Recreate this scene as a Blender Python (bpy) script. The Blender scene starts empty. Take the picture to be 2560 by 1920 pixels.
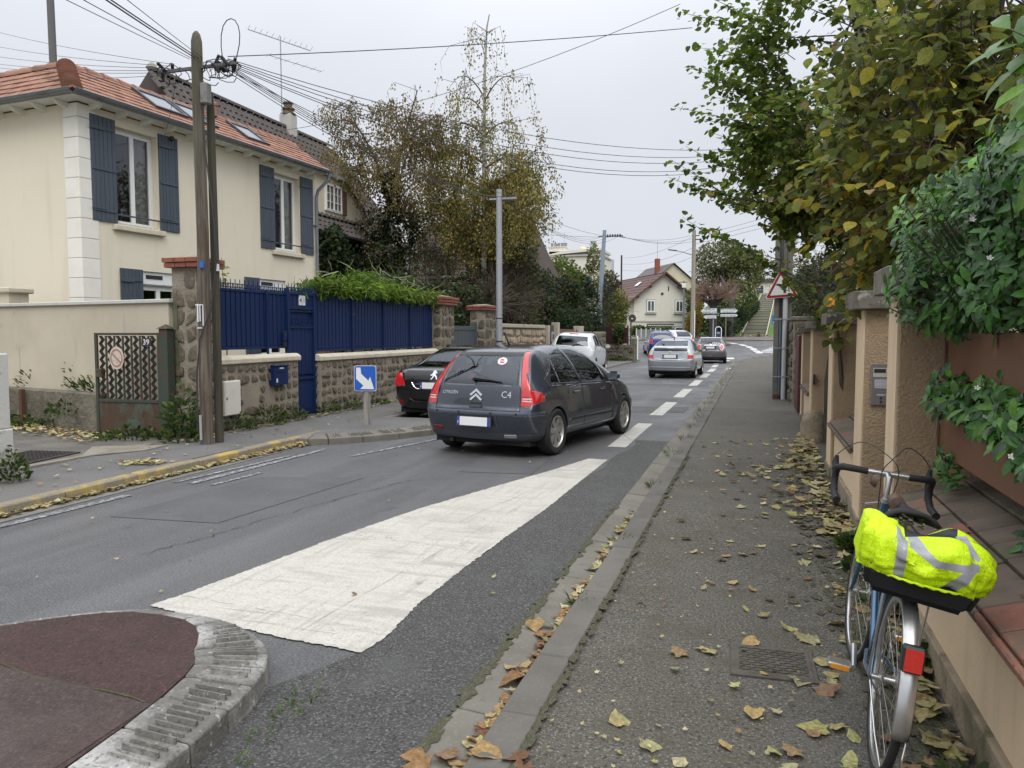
import bpy, bmesh, math, random
import numpy as np
from mathutils import Vector, Matrix, Euler
random.seed(11)
RG = np.random.default_rng(11)
S = bpy.context.scene
COL = S.collection
R_ = math.radians
# ------------------------------------------------------------------ camera, sky, sun, exposure
cam_d = bpy.data.cameras.new('camera')
cam = bpy.data.objects.new('camera', cam_d)
COL.objects.link(cam)
cam_d.sensor_width = 36.0
cam_d.lens = 36.0 * 1923.0 / 2560.0
cam_d.clip_start = 0.05
cam_d.clip_end = 3000
cam.location = (0, 0, 1.68)
cam.rotation_euler = (R_(90 - 3.808), 0, R_(17.563))
S.camera = cam
world = bpy.data.worlds.new('World')
S.world = world
world.use_nodes = True
wt = world.node_tree
wt.nodes.clear()
w_out = wt.nodes.new('ShaderNodeOutputWorld')
w_mix = wt.nodes.new('ShaderNodeMixShader')
w_sky = wt.nodes.new('ShaderNodeTexSky')
w_sky.sky_type = 'NISHITA'
w_sky.sun_disc = False
w_sky.sun_elevation = R_(48)
w_sky.sun_rotation = R_(150)
w_b1 = wt.nodes.new('ShaderNodeBackground')
w_b1.inputs['Strength'].default_value = 0.06
w_b2 = wt.nodes.new('ShaderNodeBackground')
w_tc = wt.nodes.new('ShaderNodeTexCoord')
w_no = wt.nodes.new('ShaderNodeTexNoise')
w_no.inputs['Scale'].default_value = 2.2
w_no.inputs['Detail'].default_value = 4
w_rp = wt.nodes.new('ShaderNodeValToRGB')
w_rp.color_ramp.elements[0].position = 0.3
w_rp.color_ramp.elements[0].color = (0.665, 0.695, 0.76, 1)
w_rp.color_ramp.elements[1].position = 0.72
w_rp.color_ramp.elements[1].color = (0.76, 0.785, 0.835, 1)
wt.links.new(w_tc.outputs['Generated'], w_no.inputs['Vector'])
wt.links.new(w_no.outputs['Fac'], w_rp.inputs['Fac'])
wt.links.new(w_rp.outputs['Color'], w_b2.inputs['Color'])
# overcast, loosely CIE: flat low down, overhead ramp added to light walls and ground
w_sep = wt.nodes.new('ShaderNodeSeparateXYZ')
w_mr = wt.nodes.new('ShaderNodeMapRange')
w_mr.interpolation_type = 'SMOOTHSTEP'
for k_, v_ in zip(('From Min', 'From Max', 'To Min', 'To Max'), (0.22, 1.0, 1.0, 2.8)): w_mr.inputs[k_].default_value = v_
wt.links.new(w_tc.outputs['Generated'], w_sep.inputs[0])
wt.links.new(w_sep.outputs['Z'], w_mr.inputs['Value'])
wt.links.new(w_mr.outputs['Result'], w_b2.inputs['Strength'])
wt.links.new(w_sky.outputs['Color'], w_b1.inputs['Color'])
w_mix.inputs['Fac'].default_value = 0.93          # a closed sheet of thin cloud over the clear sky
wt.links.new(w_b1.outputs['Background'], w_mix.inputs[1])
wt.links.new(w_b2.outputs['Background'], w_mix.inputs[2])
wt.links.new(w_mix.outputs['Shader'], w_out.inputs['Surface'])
sun_d = bpy.data.lights.new('sun', 'SUN')
sun_d.energy = 1.4
sun_d.angle = R_(40)
sun_d.color = (1.0, 0.955, 0.89)
sun = bpy.data.objects.new('sun', sun_d)
COL.objects.link(sun)
sun.rotation_euler = (R_(38), 0, R_(30))
S.view_settings.view_transform = 'Standard'
S.view_settings.look = 'None'
S.view_settings.gamma = 1
S.view_settings.use_curve_mapping = False
S.view_settings.exposure = 0.15
S.render.engine = 'CYCLES'
S.cycles.max_bounces = 6
S.cycles.transparent_max_bounces = 12
S.cycles.use_adaptive_sampling = True
S.cycles.adaptive_threshold = 0.02
S.cycles.use_denoising = True
# ------------------------------------------------------------------ materials
MATS = {}
def _tex(nt, vec, kind, scale, detail=4, rough=0.6, dist=0.0):
 if isinstance(scale, tuple):
  mp = nt.nodes.new('ShaderNodeMapping')
  mp.inputs['Scale'].default_value = scale
  nt.links.new(vec, mp.inputs['Vector'])
  vec = mp.outputs['Vector']
  scale = 1.0
 if kind == 'noise':
  t = nt.nodes.new('ShaderNodeTexNoise')
  t.inputs['Scale'].default_value = scale
  t.inputs['Detail'].default_value = detail
  t.inputs['Roughness'].default_value = rough
  t.inputs['Distortion'].default_value = dist
  nt.links.new(vec, t.inputs['Vector'])
  return t.outputs['Fac']
 t = nt.nodes.new('ShaderNodeTexVoronoi')
 t.inputs['Scale'].default_value = scale
 nt.links.new(vec, t.inputs['Vector'])
 if kind == 'cells':
  sp = nt.nodes.new('ShaderNodeSeparateColor')
  nt.links.new(t.outputs['Color'], sp.inputs[0])
  return sp.outputs[0]
 if kind == 'edge':
  t.feature = 'DISTANCE_TO_EDGE'
 return t.outputs['Distance']
def _rng(nt, val, lo, hi, t0=0.0, t1=1.0):
 m = nt.nodes.new('ShaderNodeMapRange')
 m.inputs['From Min'].default_value = lo
 m.inputs['From Max'].default_value = hi
 m.inputs['To Min'].default_value = t0
 m.inputs['To Max'].default_value = t1
 nt.links.new(val, m.inputs['Value'])
 return m.outputs['Result']
def M(name, col, rough=0.7, metal=0.0, layers=(), bumps=(), var=0.0, spec=0.5, coat=0.0, attr=False, obj=False, rl=None,
 alpha=1.0, trans=0.0, emit=0.0, hue=0.0):
 if name in MATS:
  return MATS[name]
 m = bpy.data.materials.new(name)
 m.use_nodes = True
 nt = m.node_tree
 b = nt.nodes['Principled BSDF']
 if obj:
  vec = nt.nodes.new('ShaderNodeTexCoord').outputs['Object']
 else:
  vec = nt.nodes.new('ShaderNodeNewGeometry').outputs['Position']
 if attr:
  a = nt.nodes.new('ShaderNodeAttribute')
  a.attribute_name = 'tint'
  cur = a.outputs['Color']
 else:
  rgb = nt.nodes.new('ShaderNodeRGB')
  rgb.outputs[0].default_value = (*col, 1)
  cur = rgb.outputs[0]
 if var or hue:
  oi = nt.nodes.new('ShaderNodeObjectInfo')
  hs = nt.nodes.new('ShaderNodeHueSaturation')
  if var:
   nt.links.new(_rng(nt, oi.outputs['Random'], 0, 1, 1 - var, 1 + var), hs.inputs['Value'])
  if hue:
   mu = nt.nodes.new('ShaderNodeMath')
   mu.operation = 'MULTIPLY'
   mu.inputs[1].default_value = 7.31
   nt.links.new(oi.outputs['Random'], mu.inputs[0])
   fr = nt.nodes.new('ShaderNodeMath')
   fr.operation = 'FRACT'
   nt.links.new(mu.outputs[0], fr.inputs[0])
   nt.links.new(_rng(nt, fr.outputs[0], 0, 1, 0.5 - hue, 0.5 + hue), hs.inputs['Hue'])
  nt.links.new(cur, hs.inputs['Color'])
  cur = hs.outputs['Color']
 for L in layers:
  kind, scale, lo, hi, c2, st = L[:6]
  f = _rng(nt, _tex(nt, vec, kind, scale, L[6] if len(L) > 6 else 5), lo, hi, 0, st)
  mx = nt.nodes.new('ShaderNodeMix')
  mx.data_type = 'RGBA'
  nt.links.new(f, mx.inputs['Factor'])
  nt.links.new(cur, mx.inputs['A'])
  mx.inputs['B'].default_value = (*c2, 1)
  cur = mx.outputs['Result']
 nt.links.new(cur, b.inputs['Base Color'])
 b.inputs['Roughness'].default_value = rough
 if rl:
  kind, scale, lo, hi, r0, r1 = rl
  nt.links.new(_rng(nt, _tex(nt, vec, kind, scale), lo, hi, r0, r1), b.inputs['Roughness'])
 b.inputs['Metallic'].default_value = metal
 b.inputs['Specular IOR Level'].default_value = spec
 b.inputs['Coat Weight'].default_value = coat
 b.inputs['Coat Roughness'].default_value = 0.03
 b.inputs['Alpha'].default_value = alpha
 b.inputs['Transmission Weight'].default_value = trans
 if emit:
  nt.links.new(cur, b.inputs['Emission Color'])
  b.inputs['Emission Strength'].default_value = emit
 prev = None
 for kind, scale, st, dist in bumps:
  bp = nt.nodes.new('ShaderNodeBump')
  bp.inputs['Strength'].default_value = st
  bp.inputs['Distance'].default_value = dist
  nt.links.new(_tex(nt, vec, kind, scale), bp.inputs['Height'])
  if prev:
   nt.links.new(prev, bp.inputs['Normal'])
  prev = bp.outputs['Normal']
 if prev:
  nt.links.new(prev, b.inputs['Normal'])
 MATS[name] = m
 return m
def leaf_mat(name, rough=0.5, spec=0.4, transl=0.35):
 m = bpy.data.materials.new(name)
 m.use_nodes = True
 nt = m.node_tree
 b = nt.nodes['Principled BSDF']
 a = nt.nodes.new('ShaderNodeAttribute')
 a.attribute_name = 'tint'
 vec = nt.nodes.new('ShaderNodeNewGeometry').outputs['Position']
 f = _rng(nt, _tex(nt, vec, 'noise', 60.0, 3), 0.35, 0.7, 0.72, 1.2)
 hs = nt.nodes.new('ShaderNodeHueSaturation')
 nt.links.new(f, hs.inputs['Value'])
 nt.links.new(a.outputs['Color'], hs.inputs['Color'])
 b.inputs['Roughness'].default_value = rough
 b.inputs['Specular IOR Level'].default_value = spec
 nt.links.new(hs.outputs['Color'], b.inputs['Base Color'])
 t = nt.nodes.new('ShaderNodeBsdfTranslucent')
 nt.links.new(hs.outputs['Color'], t.inputs['Color'])
 mx = nt.nodes.new('ShaderNodeMixShader')
 mx.inputs['Fac'].default_value = transl
 nt.links.new(b.outputs[0], mx.inputs[1])
 nt.links.new(t.outputs[0], mx.inputs[2])
 nt.links.new(mx.outputs[0], nt.nodes['Material Output'].inputs['Surface'])
 MATS[name] = m
 return m
def glass_mat(name, tint=(0.55, 0.62, 0.6), fac=0.55, rough=0.02):
 m = bpy.data.materials.new(name)
 m.use_nodes = True
 nt = m.node_tree
 nt.nodes.remove(nt.nodes['Principled BSDF'])
 tr = nt.nodes.new('ShaderNodeBsdfTransparent')
 tr.inputs['Color'].default_value = (*tint, 1)
 gl = nt.nodes.new('ShaderNodeBsdfGlossy')
 gl.inputs['Roughness'].default_value = rough
 gl.inputs['Color'].default_value = (0.9, 0.94, 1, 1)
 lw = nt.nodes.new('ShaderNodeLayerWeight')
 lw.inputs['Blend'].default_value = 0.32
 f = _rng(nt, lw.outputs['Fresnel'], 0, 1, 0.07, fac)
 mx = nt.nodes.new('ShaderNodeMixShader')
 nt.links.new(f, mx.inputs['Fac'])
 nt.links.new(tr.outputs[0], mx.inputs[1])
 nt.links.new(gl.outputs[0], mx.inputs[2])
 nt.links.new(mx.outputs[0], nt.nodes['Material Output'].inputs['Surface'])
 MATS[name] = m
 return m
# ------------------------------------------------------------------ mesh helpers
class MB:
 def __init__(s):
  s.v = []; s.f = []
 def add(s, vs, fs):
  o = len(s.v)
  s.v += [tuple(p) for p in vs]
  s.f += [tuple(i + o for i in f) for f in fs]
  return s
 def box(s, x0, y0, z0, x1, y1, z1):
  vs = [(x, y, z) for z in (z0, z1) for y in (y0, y1) for x in (x0, x1)]
  return s.add(vs, [(0, 2, 3, 1), (4, 5, 7, 6), (0, 1, 5, 4), (2, 6, 7, 3), (0, 4, 6, 2), (1, 3, 7, 5)])
 def obox(s, m, sx, sy, sz):
  vs = [m @ Vector((x * sx / 2, y * sy / 2, z * sz / 2)) for z in (-1, 1) for y in (-1, 1) for x in (-1, 1)]
  return s.add(vs, [(0, 2, 3, 1), (4, 5, 7, 6), (0, 1, 5, 4), (2, 6, 7, 3), (0, 4, 6, 2), (1, 3, 7, 5)])
 def tube(s, pts, r, n=6, cap=True):
  pts = [Vector(p) for p in pts]
  k = len(pts)
  rs = r if isinstance(r, (list, tuple)) else [r] * k
  rings = []
  ref = None
  for i, p in enumerate(pts):
   t = (pts[min(i + 1, k - 1)] - pts[max(i - 1, 0)])
   if t.length < 1e-9:
    t = Vector((0, 0, 1))
   t.normalize()
   if ref is None:
    ref = Vector((0, 0, 1)) if abs(t.z) < 0.9 else Vector((1, 0, 0))
   u = ref - t * ref.dot(t)
   if u.length < 1e-6:
    u = t.orthogonal()
   u.normalize()
   w = t.cross(u)
   ref = u
   rings.append([p + (u * math.cos(2 * math.pi * j / n) + w * math.sin(2 * math.pi * j / n)) * rs[i] for j in range(n)])
  vs = [q for g in rings for q in g]
  fs = []
  for i in range(k - 1):
   for j in range(n):
    a = i * n + j; b = i * n + (j + 1) % n
    fs.append((a, b, b + n, a + n))
  if cap:
   fs.append(tuple(reversed(range(n))))
   fs.append(tuple(range((k - 1) * n, k * n)))
  return s.add(vs, fs)
 def lathe(s, prof, n=24, m=None, closed=False):
  m = m or Matrix()
  vs = []
  for r, h in prof:
   for j in range(n):
    a = 2 * math.pi * j / n
    vs.append(m @ Vector((r * math.cos(a), r * math.sin(a), h)))
  fs = []
  k = len(prof)
  for i in range(k - 1 + (1 if closed else 0)):
   i2 = (i + 1) % k
   for j in range(n):
    j2 = (j + 1) % n
    fs.append((i * n + j, i * n + j2, i2 * n + j2, i2 * n + j))
  if not closed:
   fs.append(tuple(reversed(range(n))))
   fs.append(tuple(range((k - 1) * n, k * n)))
  return s.add(vs, fs)
 def prism(s, poly, h, m=None):
  m = m or Matrix()
  n = len(poly)
  vs = [m @ Vector((x, y, 0)) for x, y in poly] + [m @ Vector((x, y, h)) for x, y in poly]
  fs = [tuple(reversed(range(n))), tuple(range(n, 2 * n))]
  fs += [(i, (i + 1) % n, n + (i + 1) % n, n + i) for i in range(n)]
  return s.add(vs, fs)
 def sheet(s, rows):
  n = len(rows[0])
  vs = [p for r in rows for p in r]
  fs = [(i * n + j, i * n + j + 1, (i + 1) * n + j + 1, (i + 1) * n + j) for i in range(len(rows) - 1) for j in range(n - 1)]
  return s.add(vs, fs)
 def mesh(s, name, bevel=0, smooth=False, inv=None, seg=1):
  me = bpy.data.meshes.new(name)
  vs = s.v
  if inv is not None:
   vs = [tuple(inv @ Vector(p)) for p in vs]
  me.from_pydata(vs, [], s.f)
  if bevel or smooth:
   bm = bmesh.new(); bm.from_mesh(me)
   bmesh.ops.recalc_face_normals(bm, faces=bm.faces)
   if bevel:
    es = [e for e in bm.edges if len(e.link_faces) == 2 and e.calc_face_angle(0) > 0.5]
    bmesh.ops.bevel(bm, geom=es, offset=bevel, segments=seg, affect='EDGES', clamp_overlap=True)
   if smooth:
    for f in bm.faces:
     f.smooth = True
    for e in bm.edges:
     if len(e.link_faces) == 2 and e.calc_face_angle(0) > R_(smooth if smooth > 1 else 40):
      e.smooth = False
   bm.to_mesh(me); bm.free()
  else:
   bm = bmesh.new(); bm.from_mesh(me)
   bmesh.ops.recalc_face_normals(bm, faces=bm.faces)
   bm.to_mesh(me); bm.free()
  return me
def wmat(o):
 m = o.matrix_basis.copy()
 while o.parent:
  o = o.parent
  m = o.matrix_basis @ m
 return m
def put(name, me, material=None, parent=None, loc=None, rot=None, scale=None):
 o = bpy.data.objects.new(name, me)
 COL.objects.link(o)
 if material is not None:
  if me.materials:
   if me.materials[0] != material:
    o.material_slots[0].link = 'OBJECT'
    o.material_slots[0].material = material
  else:
   me.materials.append(material)
 if parent is not None:
  o.parent = parent
 if loc is not None: o.location = loc
 if rot is not None: o.rotation_euler = rot
 if scale is not None: o.scale = scale
 return o
def part(name, mb, material, parent=None, world=False, bevel=0, smooth=False, label=None, kind=None, seg=1):
 inv = wmat(parent).inverted() if (world and parent is not None) else None
 o = put(name, mb.mesh(name, bevel, smooth, inv, seg), material, parent)
 if label: o['label'] = label
 if kind: o['kind'] = kind
 return o
def tag(o, label, cat, group=None, kind=None):
 if label: o['label'] = label
 if cat: o['category'] = cat
 if group: o['group'] = group
 if kind: o['kind'] = kind
 return o
def thing(name, label, cat, loc=(0, 0, 0), rotz=0.0, group=None):
 o = bpy.data.objects.new(name, None)
 o.empty_display_size = 0.1
 COL.objects.link(o)
 o.location = loc
 o.rotation_euler = (0, 0, rotz)
 return tag(o, label, cat, group)
def structure(name, mb, material, label=None, **k):
 o = part(name, mb, material, **k)
 o['kind'] = 'structure'
 if label: o['label'] = label
 return o
def dup(root, loc, rotz=None, label=None):
 r = root.copy(); COL.objects.link(r)
 r.location = loc
 if rotz is not None: r.rotation_euler = (0, 0, rotz)
 if label: r['label'] = label
 for ch in list(root.children):
  c = ch.copy(); COL.objects.link(c); c.parent = r
  for g in list(ch.children):
   d = g.copy(); COL.objects.link(d); d.parent = c
 return r
def text_part(name, s, size, material, parent, m, ext=0.002, ax='CENTER'):
 cu = bpy.data.curves.new(name, 'FONT')
 cu.body = s; cu.size = size; cu.align_x = ax; cu.align_y = 'CENTER'; cu.extrude = ext
 cu.resolution_u = 2
 to = bpy.data.objects.new(name, cu)
 COL.objects.link(to)
 dg = bpy.context.evaluated_depsgraph_get()
 me = bpy.data.meshes.new_from_object(to.evaluated_get(dg))
 bpy.data.objects.remove(to); bpy.data.curves.remove(cu)
 me.materials.clear()
 me.transform(m)
 return put(name, me, material, parent)
def frame(o, x, y):
 x = Vector(x).normalized(); y = Vector(y)
 z = x.cross(y).normalized(); y = z.cross(x)
 m = Matrix.Identity(4)
 for i in range(3):
  m[i][0] = x[i]; m[i][1] = y[i]; m[i][2] = z[i]; m[i][3] = o[i]
 return m
# ------------------------------------------------------------------ leaves (numpy)
LT = {
 'diamond': (np.array([(0, 0, 0), (.45, .34, .06), (1, 0, -.05), (.45, -.34, .06)]), [(0, 1, 2), (0, 2, 3)]),
 'leaf': (np.array([(0, 0, 0), (.1, .17, .05), (.3, .29, .08), (.55, .3, .07), (.8, .17, .02), (1, 0, -.12), (.8, -.17, .0), (.55, -.3, .05), (.3, -.29, .09), (.1, -.17, .05), (.3, 0, .01), (.55, 0, .0), (.8, 0, -.04)]),
   [(0, 10, 2, 1), (10, 11, 3, 2), (11, 12, 4, 3), (12, 5, 4), (0, 9, 8, 10), (10, 8, 7, 11), (11, 7, 6, 12), (12, 6, 5)]),
 'long': (np.array([(0, 0, 0), (.22, .07, .04), (.5, .135, .05), (.8, .10, .0), (1, 0, -.12), (.8, -.10, .0), (.5, -.135, .05), (.22, -.07, .04), (.5, 0, .015), (.8, 0, -.04)]),
   [(0, 8, 2, 1), (8, 9, 3, 2), (9, 4, 3), (0, 7, 6, 8), (8, 6, 5, 9), (9, 5, 4)]),
 'blade': (np.array([(0, .03, 0), (.5, .05, .04), (1, 0, -.1), (.5, -.05, .04), (0, -.03, 0)]), [(0, 4, 3, 1), (1, 3, 2)]),
 'heart': (np.array([(0, 0, 0), (-.06, .25, .05), (.25, .46, .08), (.65, .32, .05), (1, 0, -.06), (.65, -.32, .05), (.25, -.46, .08), (-.06, -.25, .05)]),
   [(0, 4, 3, 2, 1), (0, 7, 6, 5, 4)]),
 'maple': (np.array([(0, 0, 0), (.02, .34, .04), (.3, .26, .02), (.38, .52, .1), (.58, .26, .04), (1, 0, .12), (.58, -.26, .02), (.38, -.52, .07), (.3, -.26, .02), (.02, -.34, .06), (.4, 0, -.01)]),
   [(0, 10, 2, 1), (10, 4, 3, 2), (10, 5, 4), (0, 9, 8, 10), (10, 8, 7, 6), (10, 6, 5)]),
}
def unit(a):
 return a / np.maximum(np.linalg.norm(a, axis=-1, keepdims=True), 1e-9)
def leaf_mesh(name, pos, axis, up, size, tint, shape='diamond', width=1.0):
 T, F = LT[shape]
 pos = np.asarray(pos, float); n = len(pos)
 a = unit(np.asarray(axis, float)); u = np.asarray(up, float)
 b = unit(np.cross(u, a)); c = np.cross(a, b)
 sz = np.asarray(size, float).reshape(-1, 1, 1)
 V = pos[:, None, :] + sz * (T[None, :, 0:1] * a[:, None, :] + width * T[None, :, 1:2] * b[:, None, :] + T[None, :, 2:3] * c[:, None, :])
 k = len(T)
 loops = np.concatenate([np.array(f) for f in F]); lens = np.array([len(f) for f in F])
 Lp = (loops[None, :] + (np.arange(n) * k)[:, None]).reshape(-1)
 Ln = np.tile(lens, n)
 st = np.concatenate([[0], np.cumsum(Ln)[:-1]])
 me = bpy.data.meshes.new(name)
 me.vertices.add(n * k); me.vertices.foreach_set('co', V.reshape(-1).astype(np.float32))
 me.loops.add(len(Lp)); me.loops.foreach_set('vertex_index', Lp.astype(np.int32))
 me.polygons.add(len(Ln)); me.polygons.foreach_set('loop_start', st.astype(np.int32))
 at = me.attributes.new('tint', 'FLOAT_COLOR', 'FACE')
 C = np.ones((n, len(F), 4), np.float32); C[:, :, :3] = np.asarray(tint)[:, None, :]
 at.data.foreach_set('color', C.reshape(-1))
 me.update(calc_edges=True)
 return me
def pal(cols, n, w=None, jit=0.18):
 cols = np.array(cols); w = None if w is None else np.array(w) / sum(w)
 c = cols[RG.choice(len(cols), n, p=w)]
 return np.clip(c * (1 + RG.normal(0, jit, (n, 1))), 0.003, 1)
def rdir(n, zb=0.0, zs=1.0):
 d = RG.normal(0, 1, (n, 3)); d[:, 2] = d[:, 2] * zs + zb
 return unit(d)
def leaves(name, pos, size, tint, material, parent, shape='diamond', axis=None, up=None, width=1.0, kind=None, loc_of=None):
 n = len(pos)
 axis = rdir(n, -0.3) if axis is None else axis
 up = rdir(n, 0.8) if up is None else up
 pos = np.asarray(pos, float)
 if parent is not None:
  pos = pos - np.array(wmat(parent).translation)
 size = np.broadcast_to(np.asarray(size, float), (n,))
 me = leaf_mesh(name, pos, axis, up, size, tint, shape, width)
 o = put(name, me, material, parent)
 if kind: o['kind'] = kind
 return o
def noise3(p, f, seed=0):
 r = np.random.default_rng(seed); out = np.zeros(len(p))
 for i in range(6):
  k = r.normal(0, 1, 3) * f; out += np.sin(p @ k + r.uniform(0, 6.28))
 return out / 3.0
def in_blobs(n, blobs, shell=0.0):
 B = np.array(blobs, float); w = B[:, 3] * B[:, 4] * B[:, 5]
 i = RG.choice(len(B), n, p=w / w.sum())
 d = unit(RG.normal(0, 1, (n, 3))) * (RG.uniform(shell, 1, (n, 1)) ** (1 / 2.2))
 return B[i, :3] + d * B[i, 3:]
# ------------------------------------------------------------------ setting: terrain, road, pavements, kerbs
def sstep(a, b, t):
 t = min(1, max(0, (t - a) / (b - a)))
 return t * t * (3 - 2 * t)
def tz(x, y):
 z = 0.043 * max(0, min(y, 78) - 50)
 bank = 7.6 * max(0, min((y - 80) / 70.0, 1)) * sstep(-16, -5, x)
 return z + bank
m_ground = M('ground_soil', (0.07, 0.075, 0.04), 0.95, layers=[('noise', 0.8, .4, .65, (0.10, 0.085, 0.05), .8)], bumps=[('noise', 9.0, .5, .05)])
m_road = M('road_asphalt', (0.088, 0.087, 0.088), 0.62,
  layers=[('noise', 0.35, .42, .62, (0.06, 0.059, 0.059), .8), ('noise', (1.6, 0.12, 1), .48, .66, (0.125, 0.124, 0.125), .75), ('noise', .9, .58, .72, (0.05, 0.049, 0.048), .7),
    ('noise', 95.0, .54, .66, (0.25, 0.245, 0.24), .7, 2), ('noise', 70.0, .46, .33, (0.02, 0.02, 0.02), .8, 2), ('noise', 28.0, .56, .72, (0.13, 0.128, 0.125), .5, 3),
    ('noise', 1.3, .66, .72, (0.05, 0.05, 0.052), .6)],
  rl=('noise', 0.5, .35, .65, .48, .75), bumps=[('noise', 140.0, .5, .012), ('noise', 14.0, .2, .02)])
m_patch = M('patched_asphalt', (0.06, 0.058, 0.054), 0.75,
   layers=[('noise', 85.0, .53, .65, (0.2, 0.195, 0.185), .85, 2), ('noise', 65.0, .47, .33, (0.012, 0.012, 0.011), .9, 2),
     ('noise', 2.5, .5, .7, (0.10, 0.10, 0.095), .5)],
   bumps=[('noise', 110.0, .8, .02)])
m_pave = M('pavement_asphalt', (0.095, 0.087, 0.069), 0.85,
  layers=[('noise', 1.1, .42, .66, (0.076, 0.068, 0.05), .8), ('noise', 85.0, .55, .66, (0.29, 0.28, 0.25), .7, 2),
    ('noise', 62.0, .47, .33, (0.02, 0.018, 0.012), .9, 2), ('noise', 3.2, .5, .68, (0.068, 0.062, 0.036), .55), ('noise', 0.45, .55, .75, (0.15, 0.145, 0.13), .5)],
  bumps=[('noise', 95.0, .7, .015)])
m_pave_l = M('far_pavement_asphalt', (0.125, 0.12, 0.115), 0.85,
   layers=[('noise', 1.1, .42, .66, (0.085, 0.082, 0.076), .8), ('noise', 80.0, .55, .68, (0.27, 0.26, 0.25), .5, 2),
     ('noise', 0.6, .55, .72, (0.16, 0.145, 0.12), .6)], bumps=[('noise', 90.0, .5, .012)])
m_conc = M('concrete', (0.165, 0.152, 0.125), 0.9,
  layers=[('noise', 3.0, .4, .7, (0.105, 0.096, 0.076), .8), ('noise', 60.0, .55, .75, (0.25, 0.24, 0.21), .5), ('noise', 9.0, .62, .74, (0.05, 0.05, 0.042), .7)],
  bumps=[('noise', 60.0, .35, .008)], var=.1)
m_kerb = M('kerb_granite', (0.125, 0.116, 0.10), 0.9,
  layers=[('noise', 2.5, .4, .7, (0.078, 0.072, 0.06), .85), ('noise', 70.0, .55, .75, (0.21, 0.20, 0.18), .5)], bumps=[('noise', 50.0, .3, .008)], var=.1)
m_yellow = M('kerb_yellow_paint', (0.37, 0.27, 0.075), 0.8,
   layers=[('noise', 4.0, .40, .52, (0.185, 0.168, 0.135), .95), ('noise', 40.0, .5, .7, (0.36, 0.28, 0.09), .6)], bumps=[('noise', 40.0, .3, .008)])
m_paint = M('road_paint_white', (0.50, 0.475, 0.415), 0.72,
   layers=[('noise', (2.0, 14.0, 1), .50, .72, (0.36, 0.34, 0.30), .7), ('noise', (16.0, 1.2, 1), .54, .68, (0.33, 0.31, 0.27), .7), ('noise', 1.0, .52, .70, (0.33, 0.31, 0.27), .75), ('noise', 48.0, .62, .70, (0.16, 0.155, 0.145), .7), ('noise', (1.1, 6., 1), .56, .66, (0.34, 0.32, 0.28), .7), ('noise', 70.0, .5, .66, (0.30, 0.285, 0.25), .7), ('noise', 160.0, .62, .74, (0.12, 0.12, 0.12), .6),
     ('noise', (.6, 22., 1), .63, .68, (0.22, 0.2, 0.175), .6), ('noise', 3.1, .66, .72, (0.2, 0.16, 0.115), .7)],
   bumps=[('noise', 70.0, .5, .01)])
m_worn = M('road_paint_worn', (0.36, 0.36, 0.35), 0.75, layers=[('noise', 18., .36, .54, (0.10, 0.10, 0.107), 1.0)])
m_red = M('island_red_asphalt', (0.078, 0.041, 0.035), 0.92,
  layers=[('noise', 4.0, .42, .62, (0.055, 0.034, 0.028), .85), ('noise', 24.0, .55, .7, (0.12, 0.07, 0.06), .6), ('noise', 75.0, .52, .7, (0.17, 0.088, 0.078), .8, 3), ('noise', 60.0, .46, .3, (0.03, 0.016, 0.015), .85, 3), ('noise', 1.6, .5, .72, (0.115, 0.075, 0.065), .6)],
  bumps=[('noise', 60.0, 1.0, .05)])
m_islandk = M('island_kerb_paint', (0.40, 0.39, 0.365), 0.85,
   layers=[('noise', 2.6, .36, .58, (0.12, 0.115, 0.10), .95), ('noise', 55.0, .52, .66, (0.07, 0.068, 0.06), .75), ('noise', 16.0, .55, .7, (0.21, 0.195, 0.16), .8), ('noise', 26.0, .62, .7, (.52, .51, .48), .7)],
   bumps=[('noise', 60.0, .6, .012)], var=.1)
m_moss = M('moss', (0.055, 0.065, 0.018), 0.98, layers=[('noise', 30.0, .4, .6, (0.10, 0.10, 0.05), .7), ('noise', 8.0, .45, .6, (0.09, 0.085, 0.07), .8)], bumps=[('noise', 90.0, .8, .02)])
# land out to the horizon (sits under everything)
ys = [-60, -20, 0, 20, 40, 50, 60, 70, 78, 84, 95, 110, 130, 150, 175, 300, 700, 1500]
xs = [-900, -300, -120, -60, -30, -16, -12, -8, -5, 0, 6, 12, 30, 60, 120, 300, 900]
mb = MB().sheet([[(x, y, tz(x, y) - 0.06) for x in xs] for y in ys])
structure('ground', mb, m_ground)
# carriageway, straight then opening into the junction
mb = MB()
rows = []
for y in [-14] + list(np.arange(-2, 46, 1.0)):
 rows.append([(x, y, 0.0) for x in np.linspace(-6.56, -1.24, 7)])
mb.sheet(rows)
structure('road', mb, m_road)
mb = MB()
rows = []
for y in np.arange(45, 73, 1.0):
 xl = -6.56 - 0.09 * (y - 45) ** 1.9 if y < 60 else -40
 xr = -1.24 if y < 47 else min(16, -1.24 + (y - 47) ** 1.35)
 xl = max(xl, -40)
 rows.append([(x, y, tz(x, y) - 0.004) for x in np.linspace(xl, xr, 9)])
mb.sheet(rows)
structure('road_junction', mb, m_road)
mb = MB().sheet([[(x, y, tz(x, y) + 0.10) for x in (-14, -8, -3, 0, 5, 16)] for y in (72, 74, 77, 80.2)])
mb.sheet([[(x, 72, tz(x, 72) - 0.06) for x in (-14, 16)], [(x, 72, tz(x, 72) + 0.10) for x in (-14, 16)]])
structure('far_pavement', mb, M('far_pavement', (0.12, 0.105, 0.095), 0.9, layers=[('noise', .8, .4, .7, (0.16, 0.145, 0.13), .7)]))
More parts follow.
